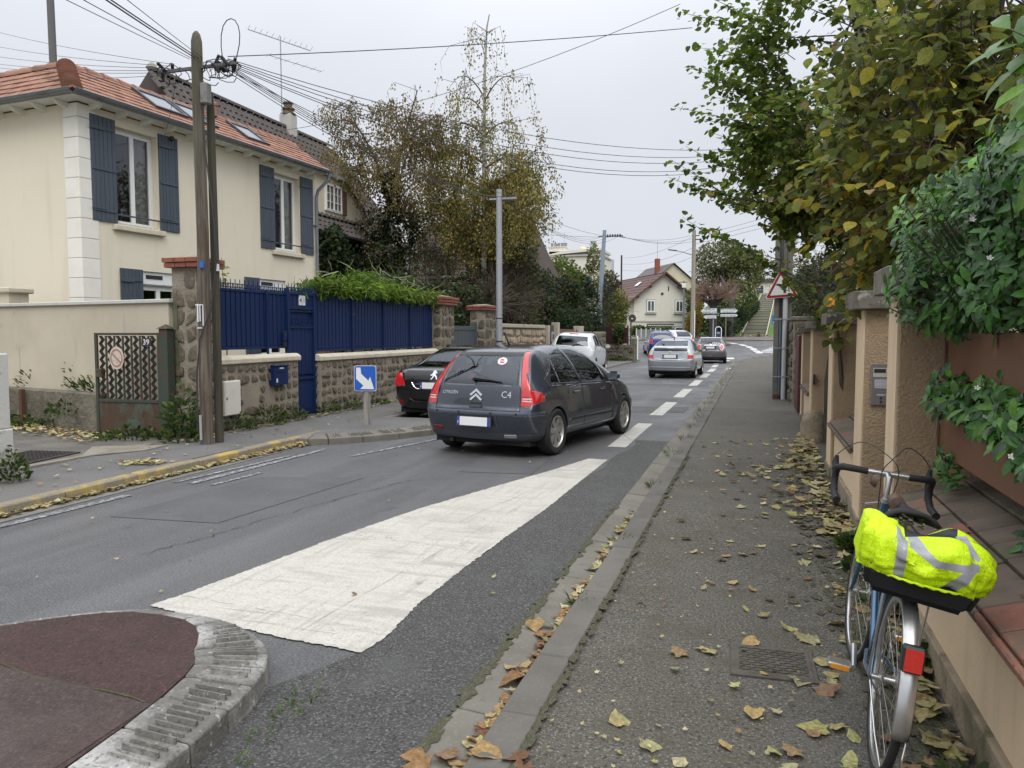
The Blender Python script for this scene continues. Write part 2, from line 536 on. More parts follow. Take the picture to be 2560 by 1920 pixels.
# darker asphalt strip beside the right gutter and patches
mb = MB()
rows = []
for i, y in enumerate(np.arange(1.5, 12.1, .5)):
 rows.append([(-1.97 + .05 * math.sin(i * 1.7) + (0.25 * sstep(6, 12, y)) - .25 * (1 - sstep(2.6, 3.6, y)), y, 0.004), (-1.24, y, 0.004)])
mb.sheet(rows)
structure('road_patch', mb, m_patch)
mb = MB()
def patch(poly, z=0.004):
 mb.add([(x, y, z) for x, y in poly], [tuple(range(len(poly)))])
patch([(-5.6, 5.5), (-4.5, 5.6), (-4.3, 7.9), (-5.5, 7.6)])
patch([(-3.4, 8.6), (-2.5, 8.7), (-2.6, 9.9), (-3.5, 9.8)])
patch([(-4.9, 16.0), (-1.4, 16.4), (-1.4, 17.7), (-4.9, 17.3)])
patch([(-5.2, 24.6), (-1.4, 24.8), (-1.4, 25.6), (-5.2, 25.5)])
structure('road_repair', mb, M('repair_asphalt', (0.088, 0.087, 0.087), 0.8, layers=[('noise', 90.0, .5, .7, (0.17, 0.17, 0.17), .6, 2), ('noise', 1.5, .4, .7, (0.06, 0.06, 0.062), .7)], bumps=[('noise', 90.0, .6, .015)]))
# rough repaired crack lines in the tarmac
mb = MB()
def crack(pts, w):
 pts2 = []
 for (a, b) in zip(pts[:-1], pts[1:]):
  for t in np.linspace(0, 1, 14)[:-1]:
   pts2.append((a[0] + (b[0] - a[0]) * t + random.gauss(0, .018), a[1] + (b[1] - a[1]) * t + random.gauss(0, .018)))
 for p, q in zip(pts2[:-1], pts2[1:]):
  d = Vector((q[0] - p[0], q[1] - p[1], 0)); n = Vector((-d.y, d.x, 0)).normalized() * w * random.uniform(.3, 1.2)
  mb.add([(p[0] - n.x, p[1] - n.y, .008), (q[0] - n.x, q[1] - n.y, .008), (q[0] + n.x, q[1] + n.y, .008), (p[0] + n.x, p[1] + n.y, .008)], [(0, 1, 2, 3)])
crack([(-4.4, 4.6), (-4.2, 5.6), (-4.0, 6.9), (-3.7, 8.0)], .0045)
crack([(-4.3, 12.4), (-1.4, 12.7)], .008)
crack([(-5.5, 19.0), (-1.3, 19.6)], .012)
structure('road_cracks', mb, M('crack_dark', (0.03, 0.03, 0.03), 0.95))
# --- right side: gutter slabs, kerb stones, pavement
gut = tag(thing('gutter', 'pale concrete gutter of slabs along the right kerb', None, (-1.13, 2, 0)), None, None, kind='structure')
krb = tag(thing('right_kerb', 'grey kerb of long stones edging the right pavement', None, (-0.93, 2, 0)), None, None, kind='structure')
y = 1.2
me_s = [None] * 3
while y < 46:
 L = random.uniform(.85, 1.05)
 mb = MB().box(-.112, .004, -.1, .115, L - .008, 0.0)
 for k in range(len(mb.v)):
  if mb.v[k][2] == 0.0: mb.v[k] = (mb.v[k][0], mb.v[k][1], 0.012 if mb.v[k][0] < 0 else -.004)
 put('gutter_slab', mb.mesh('gutter_slab', .006), m_conc, gut, (random.uniform(-.004, .004), y - 2, random.uniform(-.002, .006)), (0, random.uniform(-.01, .01), random.uniform(-.006, .006)))
 y += L
y = 1.0
while y < 46:
 L = .62 if random.random() < .2 else random.uniform(.95, 1.05)
 mb = MB().box(-.085, .003, -.1, .085, L - .006, .062)
 put('kerb_stone', mb.mesh('kerb_stone', .008), m_kerb, krb, (random.uniform(-.004, .004), y - 2, random.uniform(-.004, .004)), (0, 0, random.uniform(-.005, .005)))
 y += L
mb = MB()
rows = []
for y in np.arange(-2, 47, .8):
 rows.append([(x, y, 0.05 + .006 * math.sin(y * 1.3 + x * 2) + (-0.006 if x < -.8 else 0)) for x in np.linspace(-0.845, 1.2, 6)])
mb.sheet(rows)
mb.sheet([[(-.845, y, -.06) for y in (-2, 47)], [(-.845, y, .045) for y in (-2, 47)]])
structure('right_pavement', mb, m_pave)
# the pavement swings round the corner at the junction
mb = MB()
arc = [(-0.85, 46), (-.8, 48), (-.5, 50.2), (.3, 52.5), (1.6, 54.3), (3.6, 55.6), (8, 56.2), (14, 56.4)]
mb.sheet([[(x, y, tz(x, y) + .05) for x, y in arc], [(14, 46, .05)] * len(arc)])
structure('corner_pavement', mb, m_pave)
kc = tag(thing('corner_kerb', 'pale kerb curving round the far corner of the pavement', None, (0, 50, 0)), None, None, kind='structure')
for (a, b) in zip(arc[:-1], arc[1:]):
 n = max(1, int((Vector(b) - Vector(a)).length))
 for i in range(n):
  p = Vector(a).lerp(Vector(b), i / n); q = Vector(a).lerp(Vector(b), (i + .985) / n)
  d = (q - p).normalized(); nn = Vector((-d.y, d.x)) * .09
  mb = MB(); z0 = tz(p.x, p.y)
  mb.prism([(p + nn)[:], (p - nn)[:], (q - nn)[:], (q + nn)[:]], .16, Matrix.Translation((0, 0, z0 - .09)))
  part('kerb_stone', mb, m_kerb, kc, world=True, bevel=.01)
# moss along the seams and the wall foot: many small ragged patches
def moss(name, label, n, fx, material, r0, r1):
 mb = MB()
 for i in range(n):
  x, y, z = fx(); r = random.uniform(r0, r1) * random.uniform(.5, 1); k = random.randint(6, 9); st = random.uniform(1, 2.6)
  mb.add([(x + r * random.uniform(.5, 1.1) * math.cos(6.283 * q / k) / st ** .5, y + r * random.uniform(.5, 1.1) * math.sin(6.283 * q / k) * st, z + random.uniform(0, .002)) for q in range(k)], [tuple(range(k))])
 o = part(name, mb, material); tag(o, label, 'moss', None, 'stuff')
m_moss2 = M('moss_film', (0.06, 0.062, 0.026), .98, layers=[('noise', 22., .4, .62, (0.08, 0.075, 0.052), .9), ('noise', 95., .55, .68, (.2, .19, .15), .5, 2)], bumps=[('noise', 95., .8, .015)])
moss('moss_patches', 'thin moss along the road edge of the gutter', 420, lambda: (-1.245 + random.gauss(0, .012), 1.4 + 6 * random.random() ** 1.3, .0135), m_moss2, .012, .045)
moss('moss_patches', 'thin moss between kerb stones and right pavement', 420, lambda: (-.838 + abs(random.gauss(0, .012)), 1.4 + 9 * random.random() ** 1.2, .0635), m_moss2, .010, .04)
moss('moss_patches', 'mossy film on the pavement along the foot of the right wall', 1500, lambda: (lambda y: (.80 - abs(random.gauss(0, .11 + .10 * math.exp(-((y - 5.6) / 1.6) ** 2))), y, .0585))(2 + 7.5 * random.random()), m_moss2, .012, .06)
# --- left side: pavement, yellow kerb, drive
mb = MB()
rows = []
for y in np.arange(-2, 46, 1.0):
 rows.append([(x, y, .10 + .008 * math.sin(y + x)) for x in (-8.12, -7.6, -7.1, -6.69)])
mb.sheet(rows)
structure('left_pavement', mb, m_pave_l)
mb = MB()
rows = []
for y in np.arange(45, 62, 1.5):
 xl = -6.6 - 0.09 * (y - 45) ** 1.9
 rows.append([(xl - 2.6, y, tz(xl, y) + .10), (xl, y, tz(xl, y) + .10), (xl, y, tz(xl, y) - .05)])
mb.sheet(rows)
structure('left_pavement_bend', mb, m_pave_l)
lk = tag(thing('left_kerb', 'kerb of worn stones along the left pavement, yellow painted at the near end', None, (-6.63, 2, 0)), None, None, kind='structure')
y = 1.0
while y < 46:
 L = random.uniform(.93, 1.02)
 if not (10.2 < y < 12.2):
  mb = MB().box(-.075, .004, -.1, .07, L - .006, .104)
  for k in range(len(mb.v)):
   if mb.v[k][2] > .1 and mb.v[k][0] > 0: mb.v[k] = (mb.v[k][0] - .02, mb.v[k][1], .094)
  o = put('kerb_stone', mb.mesh('kerb_stone', .012), m_yellow if y < 10.3 else m_conc, lk, (0, y - 2, random.uniform(-.004, .004)), (0, 0, random.uniform(-.006, .006)))
 y += L
# driveway behind the pavement line
mb = MB().sheet([[(x, y, .10 + .05 * (-8 - x) / 5) for x in (-14.5, -11, -9.6, -8.12)] for y in (4.0, 6, 8, 9.0, 10.6)])
structure('driveway', mb, M('drive_asphalt', (0.10, 0.092, 0.08), .9, layers=[('noise', 1.4, .45, .6, (0.17, 0.15, 0.12), .7), ('noise', 70.0, .55, .7, (0.24, 0.22, 0.2), .5)], bumps=[('noise', 70., .6, .015)]))
mb = MB().box(-8.2, 6.5, .06, -8.08, 8.75, .118)
mb.prism([(-8.7, 8.3), (-7.8, 8.72), (-7.76, 8.24), (-8.16, 7.6)], .012, Matrix.Translation((0, 0, .105)))
structure('driveway_edging', mb, M('edging_concrete', (0.24, 0.215, 0.17), .9, layers=[('noise', 4., .4, .7, (.15, .135, .105), .8)]))
# garden soil left and right behind the walls
mb = MB().sheet([[(x, y, .1) for x in (-60, -30, -13.2, -8.1)] for y in (10.6, 20, 35, 52)])
structure('left_garden', mb, m_ground)
mb = MB().sheet([[(x, y, .25) for x in (1.15, 8, 30)] for y in (-5, 5, 25, 46)])
structure('right_garden', mb, m_ground)
# --- painted markings
def flat(name, polys, material, z, parent=None, jag=0.0):
 mb = MB()
 for poly in polys:
  pts = []
  for i, p in enumerate(poly):
   q = poly[(i + 1) % len(poly)]
   n = max(1, int(math.hypot(q[0] - p[0], q[1] - p[1]) / .022)) if jag else 1
   n = min(n, 160)
   for k in range(n):
    t = k / n
    pts.append((p[0] + (q[0] - p[0]) * t + (random.uniform(-jag, jag) if 0 < k else 0), p[1] + (q[1] - p[1]) * t + (random.uniform(-jag, jag) if 0 < k else 0)))
  mb.add([(x, y, z + (tz(x, y) if y > 45 else 0)) for x, y in pts], [tuple(range(len(pts)))])
 return structure(name, mb, material)
tri = [(-3.52, 3.74), (-3.47, 3.98), (-3.40, 4.4), (-3.27, 5.36), (-3.03, 6.63), (-2.66, 7.93), (-2.33, 9.05), (-2.09, 10.0), (-1.83, 9.97), (-1.86, 8.3),
 (-1.87, 6.95), (-1.92, 6.02), (-1.95, 5.02), (-1.955, 4.24), (-1.91, 3.72), (-1.94, 3.51), (-2.5, 3.56)]
flat('wedge_marking', [tri], m_paint, .0085, jag=.008)
_mb = mb
mb = MB()
_n = len(mb.v)
def thin(p, q, w, z=.0098):
 n = 26; prev = None
 d = Vector((q[0] - p[0], q[1] - p[1])).normalized(); nn = Vector((-d.y, d.x))
 for i in range(n + 1):
  t = i / n; c = Vector((p[0] + (q[0] - p[0]) * t, p[1] + (q[1] - p[1]) * t)) + nn * random.gauss(0, .006); ww = w * random.uniform(.1, 1.2)
  cur = ((c.x - nn.x * ww, c.y - nn.y * ww, z), (c.x + nn.x * ww, c.y + nn.y * ww, z))
  if prev and random.random() < .85: mb.add([prev[0], cur[0], cur[1], prev[1]], [(0, 1, 2, 3)])
  prev = cur
for f in (.42, .7): thin((-3.5 + 1.55 * f, 3.75 - .2 * f + .05), (-2.06 + .2 * f, 9.7), .003)
for y, xl, xr in ((3.85, -3.45, -1.95), (5.5, -3.15, -1.98), (7.2, -2.8, -1.9)): thin((xl, y + .1), (xr, y - .05), .003)
structure('marking_joints', mb, M('joint_dirt', (.27, .25, .22), .9, layers=[('noise', 9., .45, .6, (.40, .385, .345), .9)]))
mark = tag(thing('lane_dashes', 'broken white lane line down the middle of the street', None, (-1.9, 11, 0)), None, None, kind='structure')
for k in range(8):
 y0 = 11.15 + 4.58 * k; xo = -1.92 + .012 * k + (.0 if k < 6 else -.1 * (k - 5))
 w = .135
 mb = MB(); n = 24
 lft = [(xo - w + random.uniform(-.006, .006), y0 + 3.1 * i / n, .006) for i in range(n + 1)]
 rgt = [(xo + w + random.uniform(-.006, .006), y0 + 3.1 * i / n, .006) for i in range(n + 1)]
 mb.sheet([lft, rgt])
 part('lane_dash', mb, M('dash_paint', (0.46, 0.445, 0.395), .7, layers=[('noise', 3., .45, .7, (.36, .345, .305), .7), ('noise', 60., .58, .7, (.25, .24, .22), .7), ('edge', .9, .012, 0, (.2, .2, .19), .8)]), mark, world=True)
flat('worn_edge_line', [[(-6.28, 4.6), (-6.18, 4.6), (-6.10, 6.3), (-6.2, 6.3)], [(-6.02, 7.0), (-5.92, 7.0), (-5.84, 9.6), (-5.94, 9.6)],
      [(-6.22, 7.0), (-6.15, 7.0), (-6.0, 9.0), (-6.07, 9.0)], [(-5.72, 7.0), (-5.66, 7.0), (-5.6, 7.8), (-5.66, 7.8)], [(-5.25, 9.2), (-5.18, 9.2), (-4.7, 11.2), (-4.78, 11.2)]], m_worn, .0075)
flat('gutter_strip_left', [[(-6.56, 1), (-6.34, 1), (-6.34, 10.1), (-6.56, 10.1)]], M('gutter_concrete', (.17, .16, .14), .9, layers=[('noise', 3., .4, .7, (.11, .10, .09), .8)]), .005)
zb = []
for i in range(7):
 x0 = .1 + i * 1.0
 zb.append([(x0, 60.4), (x0 + .5, 60.4), (x0 + 2.0, 66.5), (x0 + 1.3, 66.5)])
m_zebra = M('zebra_paint', (0.62, 0.61, 0.58), .7, layers=[('noise', 2., .5, .7, (.45, .44, .41), .8)])
for i in range(8):
 zb2 = 57.2 + i * 1.35
flat('zebra_crossing', [[(.2 + .5 * i * .5, 57.0 + 1.5 * i), (6.5, 56.6 + 1.5 * i), (6.5, 57.35 + 1.5 * i), (.2 + .5 * i * .5, 57.7 + 1.5 * i)] for i in range(8)], m_zebra, .004)
arcm = [(-2.2, 69.0), (-1.2, 66.6), (-.6, 64.0), (-.2, 61.4), (0, 59), (.2, 57), (.35, 55.5)]
flat('curved_dashes', [[(a[0] - .25, a[1]), (a[0] + .2, a[1]), (b[0] + .2, b[1]), (b[0] - .25, b[1])] for a, b in zip(arcm[:-1], [(x[0] * .7 + y[0] * .3, x[1] * .7 + y[1] * .3) for x, y in zip(arcm[1:], arcm[:-1])])], m_zebra, .006)
flat('bike_marks', [[(-1.9, 47.5), (-1.45, 47.5), (-1.5, 48.6), (-1.95, 48.6)], [(-1.8, 50.5), (-1.3, 50.5), (-1.3, 51.6), (-1.8, 51.6)], [(-1.35, 36.5), (-1.1, 37.2), (-1.12, 39.5), (-1.22, 38.)]], m_zebra, .006)
# --- traffic islands with ribbed kerb blocks
def smooth_line(P, m):
 out = []
 for i in range(len(P) - 1):
  p0, p1, p2, p3 = [np.array(P[min(max(k, 0), len(P) - 1)][:3]) for k in (i - 1, i, i + 1, i + 2)]
  for t in [k / m for k in range(m)]:
   q = .5 * (2 * p1 + (p2 - p0) * t + (2 * p0 - 5 * p1 + 4 * p2 - p3) * t * t + (3 * p1 - p0 - 3 * p2 + p3) * t ** 3); out.append((*q, P[i][3]))
 return out + [P[-1]]
def island(name, label, outer, width, top, infill, n_closed=False, ribs=True):
 root = tag(thing(name, label, None, (outer[0][0], outer[0][1], 0)), None, None, kind='structure')
 inner = []
 P = [Vector(p[:2]) for p in outer]
 N = []
 for i in range(len(P)):
  d = (P[min(i + 1, len(P) - 1)] - P[max(i - 1, 0)]).normalized()
  N.append(Vector((-d.y, d.x)))
 for i in range(len(P) - 1):
  a, b = P[i], P[i + 1]; w0, w1 = outer[i][2], outer[i + 1][2]
  n0, n1 = N[i], N[i + 1]
  g = (b - a).normalized() * .006
  prof = [(0, -.05), (.012, top * .68), (.03, top * .76), (.88, top), (1, top * .98), (1, -.05)]
  mb = MB()
  vs = []
  for (pt, n, w) in ((a + g, n0, w0), (b - g, n1, w1)):
   for t, z in prof:
    q = pt + n * (w * t); vs.append((q.x, q.y, z + random.uniform(-.002, .002)))
  k = len(prof)
  fs = [(j, (j + 1) % k, k + (j + 1) % k, k + j) for j in range(k)] + [tuple(range(k)), tuple(reversed(range(k, 2 * k)))]
  mb.add(vs, fs)
  blk = part('kerb_block', mb, infill[1], root, world=True, bevel=.006)
  if outer[i][3]:
   L = (b - a).length; m = max(2, int(L / .044))
   mr = MB()
   for j in range(m):
    if (m > 6 and j % 8 > 5) or random.random() < .12: continue
    c = a.lerp(b, (j + .5) / m); n = n0.lerp(n1, (j + .5) / m); w = w0 + (w1 - w0) * (j + .5) / m
    d = (b - a).normalized()
    p0 = c + n * (w * .16); p1 = c + n * (w * .74)
    z0 = top * .79; z1 = top * .955
    e = d * .0095 * random.uniform(.6, 1.25); p1 = p0.lerp(p1, random.uniform(.75, 1.05)); hj = random.uniform(-.010, .004)
    vs = [(p0.x - e.x, p0.y - e.y, z0), (p0.x + e.x, p0.y + e.y, z0), (p1.x + e.x, p1.y + e.y, z1), (p1.x - e.x, p1.y - e.y, z1)]
    e2 = e * .45
    vs += [(p0.x - e2.x, p0.y - e2.y, z0 + .022 + hj), (p0.x + e2.x, p0.y + e2.y, z0 + .022 + hj), (p1.x + e2.x, p1.y + e2.y, z1 + .02 + hj), (p1.x - e2.x, p1.y - e2.y, z1 + .02 + hj)]
    mr.add(vs, [(0, 1, 5, 4), (1, 2, 6, 5), (2, 3, 7, 6), (3, 0, 4, 7), (4, 5, 6, 7)])
   part('ribs', mr, infill[1], blk, world=True)
 for i in range(len(P)):
  q = P[i] + N[i] * (outer[i][2] * 1.0); inner.append(q)
 return root, inner
near = [(-1.93, .6, .30, 1), (-1.98, 1.35, .30, 1), (-2.01, 2.05, .30, 1), (-2.07, 2.62, .31, 1), (-2.17, 3.02, .33, 1), (-2.36, 3.27, .34, 1), (-2.62, 3.42, .24, 0), (-2.9, 3.48, .15, 0),
  (-3.3, 3.46, .13, 0), (-3.62, 3.28, .13, 0), (-3.95, 2.95, .13, 0), (-4.4, 2.45, .13, 0), (-4.8, 1.7, .13, 0), (-4.9, .6, .13, 0)]
isl, inner = island('traffic_island', 'red tarmac traffic island with a worn white ribbed kerb', smooth_line(near, 2), .3, .14, (m_red, m_islandk))
mb = MB().add([(p.x, p.y, .139) for p in inner], [tuple(range(len(inner)))])
bm = bmesh.new()
part('infill', mb, m_red, isl, world=True)
mb = MB()
rw = []
for t in np.linspace(0, 1, 30):
 x = -3.6 + 1.2 * t; y = 2.62 - .12 * t + .02 * math.sin(t * 9)
 rw.append([(x, y - .007 * random.uniform(.2, 1), .1425), (x, y + .009 * random.uniform(.1, 1), .1425)])
mb.sheet(rw)
part('seam', mb, m_moss, isl, world=True)
mb = MB().add([(-3.7, 1.2, .1415), (-2.3, 1.2, .1415), (-2.36, 2.5, .1415), (-3.6, 2.62, .1415), (-4.0, 2.3, .1415)], [(0, 1, 2, 3, 4)])
part('older_infill', mb, M('old_red_asphalt', (.09, .062, .054), .92, layers=[('noise', 3.2, .42, .62, (.065, .05, .043), .85), ('noise', 20., .55, .7, (.135, .105, .092), .6), ('noise', 75.0, .52, .7, (.17, .115, .10), .8, 3), ('noise', 60.0, .46, .3, (.05, .03, .028), .85, 3), ('noise', 2.2, .5, .7, (.14, .105, .095), .6)], bumps=[('noise', 60., 1., .04)]), isl, world=True)
bo = [(-6.58, 10.02, .16, 0), (-6.38, 10.0, .3, 0), (-6.1, 10.12, .34, 1), (-5.72, 10.5, .36, 1), (-5.35, 11.0, .36, 1), (-5.05, 11.6, .36, 1), (-4.85, 12.2, .36, 1), (-4.85, 12.7, .3, 0), (-5.2, 12.95, .2, 0), (-6.0, 13.0, .16, 0), (-6.6, 13.0, .16, 0)]
bld, inner2 = island('kerb_build_out', 'grey ribbed kerb build-out in front of the parked black car', bo, .3, .125, (m_pave_l, m_conc))
mb = MB().add([(p.x, p.y, .122) for p in inner2], [tuple(range(len(inner2)))])
part('infill', mb, m_pave_l, bld, world=True)
# manhole plates
def plate(name, label, loc, sx, sy, rz, col, pattern=True):
 t = thing(name, label, 'manhole cover', loc, rz)
 mm = M(name + '_iron', col, .75, .3, layers=[('noise', 12., .45, .65, (col[0] * .6, col[1] * .55, col[2] * .5), .8), ('noise', 4., .6, .7, (.10, .09, .06), .6)], bumps=[('noise', 80., .3, .004)])
 part('rim', MB().box(-sx / 2, -sy / 2, -.03, sx / 2, sy / 2, .008), mm, t, bevel=.004)
 part('lid', MB().box(-sx / 2 + .02, -sy / 2 + .02, 0, sx / 2 - .02, sy / 2 - .02, .011), mm, t, bevel=.003)
 mb = MB()
 n = int(sx / .034); m = int(sy / .034)
 for i in range(n):
  for j in range(m):
   x = -sx / 2 + .04 + (sx - .08) * (i + .5) / n; y = -sy / 2 + .04 + (sy - .08) * (j + .5) / m
   mb.obox(Matrix.Translation((x, y, .0125)) @ Matrix.Rotation(R_(32 if (i + j) % 2 else -32), 4, 'Z'), .026, .008, .006)
 part('tread', mb, mm, t)
 return t
plate('manhole_cover', 'small square iron cover let into the right pavement', (.11, 3.92, .05), .40, .37, R_(2), (.105, .095, .078))
plate('drain_cover', 'dark ribbed iron plate in the driveway by the left pillar', (-8.72, 7.25, .115), .75, 1.1, R_(8), (.06, .05, .05))
t = thing('water_cover', 'small round cover strewn with leaves in the left pavement', 'cover', (-7.05, 7.45, .105))
part('lid', MB().lathe([(.13, -.02), (.13, .006), (.12, .008), (.0, .008)], 20), M('cover_iron', (.08, .075, .06), .8), t)
# ------------------------------------------------------------------ shared building materials
m_render = M('cream_render', (0.74, 0.675, 0.535), 0.92, layers=[('noise', .5, .4, .7, (0.69, 0.625, 0.49), .7), ('noise', (2.6, 2.6, .28), .54, .74, (0.60, 0.535, 0.42), .55), ('noise', 14., .58, .75, (0.66, 0.60, 0.47), .5)], bumps=[('noise', 60.0, .25, .006)])
m_quoin = M('quoin_white', (0.78, 0.755, 0.68), 0.9, layers=[('noise', 2.5, .45, .7, (0.71, 0.68, 0.60), .7)], bumps=[('noise', 45.0, .2, .004)], var=.03)
m_shut = M('shutter_slate', (0.052, 0.068, 0.09), 0.55, layers=[('noise', (14., 14., 1.2), .45, .7, (0.068, 0.087, 0.112), .7)], bumps=[('noise', (60., 60., 3.), .2, .003)], var=.06)
m_white = M('white_frame', (0.76, 0.76, 0.75), 0.4)
m_zinc = M('zinc', (0.24, 0.265, 0.285), 0.5, .5, layers=[('noise', 4., .4, .7, (0.16, 0.18, 0.2), .7)])
m_tile = M('red_tile', (0.29, 0.15, 0.10), 0.85, layers=[('noise', 3.5, .4, .65, (0.24, 0.115, 0.075), .7), ('noise', 30., .55, .75, (0.40, 0.225, 0.15), .5)], var=.22, bumps=[('noise', 60., .3, .004)])
m_tile_d = M('brown_tile', (0.078, 0.065, 0.058), 0.92, layers=[('noise', 1.5, .4, .65, (0.058, 0.05, 0.044), .7), ('noise', 12., .55, .75, (0.12, 0.105, 0.095), .5)], var=.1)
m_glass = glass_mat('house_glass', (0.62, 0.64, 0.62), 0.55)
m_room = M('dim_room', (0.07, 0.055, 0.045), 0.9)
m_cloth = M('curtain', (0.62, 0.60, 0.57), 0.95)
m_brick = M('red_brick', (0.27, 0.095, 0.06), 0.9, layers=[('noise', 9., .45, .65, (0.17, 0.06, 0.042), .8), ('noise', 50., .6, .75, (0.36, 0.2, 0.14), .6)], bumps=[('noise', 50., .5, .008)], var=.18)
m_mortar = M('old_mortar', (0.29, 0.25, 0.19), .95, layers=[('noise', 3., .4, .7, (0.20, 0.17, 0.13), .7), ('noise', 40., .5, .7, (.36, .32, .26), .5)], bumps=[('noise', 40., .7, .02)])
m_stone = M('field_stone', (0.125, 0.103, 0.075), .92, layers=[('noise', 5., .4, .65, (0.105, 0.09, 0.072), .85), ('noise', 16., .52, .72, (0.33, 0.27, 0.175), .7), ('noise', 2., .6, .75, (.13, .12, .10), .7)],
   bumps=[('noise', 14., .6, .03), ('noise', 55., .5, .01)], var=.45, hue=.014)
m_cap = M('cap_limestone', (0.60, 0.545, 0.42), .9, layers=[('noise', 4., .5, .72, (0.42, 0.37, 0.27), .7), ('noise', 30., .6, .75, (.34, .30, .22), .6)], bumps=[('noise', 30., .5, .012)])
m_blue = M('navy_paint', (0.008, 0.022, 0.082), 0.55, spec=.22, layers=[('noise', 1.2, .4, .7, (0.006, 0.018, 0.066), .6)], var=.05, bumps=[('noise', 7., .1, .01)])
m_wood = M('weathered_pole', (0.15, 0.125, 0.095), .92, layers=[('noise', (9., 9., 1.6), .48, .62, (0.085, 0.06, 0.04), .8), ('noise', (3., 3., .8), .58, .7, (0.11, 0.055, 0.03), .6), ('noise', (30., 30., 1.2), .42, .6, (0.06, 0.05, 0.04), .85), ('noise', (12., 12., .6), .55, .72, (0.25, 0.22, 0.18), .7), ('noise', (1.5, 1.5, .5), .5, .7, (0.12, 0.13, 0.085), .5)],
  bumps=[('noise', (50., 50., 1.5), .9, .02)])
m_wood2 = M('dark_pole', (0.07, 0.06, 0.042), .92, layers=[('noise', (30., 30., 1.2), .42, .6, (0.035, 0.032, 0.025), .85), ('noise', (1.5, 1.5, .5), .45, .7, (0.075, 0.085, 0.05), .7)], bumps=[('noise', (50., 50., 1.5), .9, .02)])
m_black = M('black_plastic', (0.02, 0.02, 0.021), .5)
m_cable = M('cable_black', (0.03, 0.03, 0.033), .6)
def stones(parent, m, W, H, nx, ny, depth, material, seed=0, name='stone', skip=None, gap=.019):
 r = random.Random(seed)
 P = {}
 for j in range(ny + 1):
  for i in range(-1, nx + 2):
   off = .5 * (j % 2)
   x = (i + off * .0 + r.uniform(-.27, .27)) * W / nx; y = (j + r.uniform(-.24, .24)) * H / ny
   if j == 0: y = 0.01
   if j == ny: y = H - .005
   if i <= 0: x = 0.0
   if i >= nx: x = W
   P[i, j] = (x, y)
 j = 0
 for j in range(ny):
  i = 0
  while i < nx:
   span = 2 if (r.random() < .12 and i < nx - 1) else 1
   q = [P[i, j], P[i + span, j], P[i + span, j + 1], P[i, j + 1]]
   i += span
   if skip and skip(sum(p[0] for p in q) / 4, sum(p[1] for p in q) / 4): continue
   if r.random() < .09: continue
   cx = sum(p[0] for p in q) / 4; cy = sum(p[1] for p in q) / 4
   ring = []
   for k in range(4):
    a = q[k]; b = q[(k + 1) % 4]
    ring.append((a[0] * .80 + cx * .2, a[1] * .80 + cy * .2))
    ring.append(((a[0] + b[0]) / 2 * 1.0 + r.uniform(-.012, .012), (a[1] + b[1]) / 2 + r.uniform(-.012, .012)))
   g = []
   for (x, y) in ring:
    d = math.hypot(x - cx, y - cy) or 1
    s_ = max(.3, (d - gap - r.uniform(0, gap)) / d)
    g.append((cx + (x - cx) * s_, cy + (y - cy) * s_))
   d = depth * r.uniform(.5, 1.3)
   vs = [(x, y, -.02) for x, y in g]
   vs += [(cx + (x - cx) * .95, cy + (y - cy) * .95, d * r.uniform(.4, .8)) for x, y in g]
   vs += [(cx + (x - cx) * .74, cy + (y - cy) * .74, d * r.uniform(.75, 1.2)) for x, y in g]
   vs.append((cx + r.uniform(-.02, .02), cy + r.uniform(-.02, .02), d * r.uniform(.8, 1.3)))
   fs = []
   for k in range(8):
    k2 = (k + 1) % 8
    fs += [(k, k2, 8 + k2, 8 + k), (8 + k, 8 + k2, 16 + k2, 16 + k), (16 + k, 16 + k2, 24)]
   mb = MB().add([m @ Vector(v) for v in vs], fs)
   part(name, mb, material, parent, world=True, smooth=16)
def wall_holes(mb, x0, x1, z0, z1, holes, y=0.0, rev=.2):
 xs = sorted({x0, x1, *[h[0] for h in holes], *[h[1] for h in holes]}); zs = sorted({z0, z1, *[h[2] for h in holes], *[h[3] for h in holes]})
 for a, b in zip(xs[:-1], xs[1:]):
  for c, d in zip(zs[:-1], zs[1:]):
   if any(h[0] <= a and b <= h[1] and h[2] <= c and d <= h[3] for h in holes): continue
   mb.add([(a, y, c), (b, y, c), (b, y, d), (a, y, d)], [(0, 1, 2, 3)])
 for h in holes:
  a, b, c, d = h
  mb.add([(a, y, c), (a, y + rev, c), (a, y + rev, d), (a, y, d)], [(0, 1, 2, 3)])
  mb.add([(b, y, c), (b, y, d), (b, y + rev, d), (b, y + rev, c)], [(0, 1, 2, 3)])
  mb.add([(a, y, c), (b, y, c), (b, y + rev, c), (a, y + rev, c)], [(0, 1, 2, 3)])
  mb.add([(a, y, d), (a, y + rev, d), (b, y + rev, d), (b, y, d)], [(0, 1, 2, 3)])
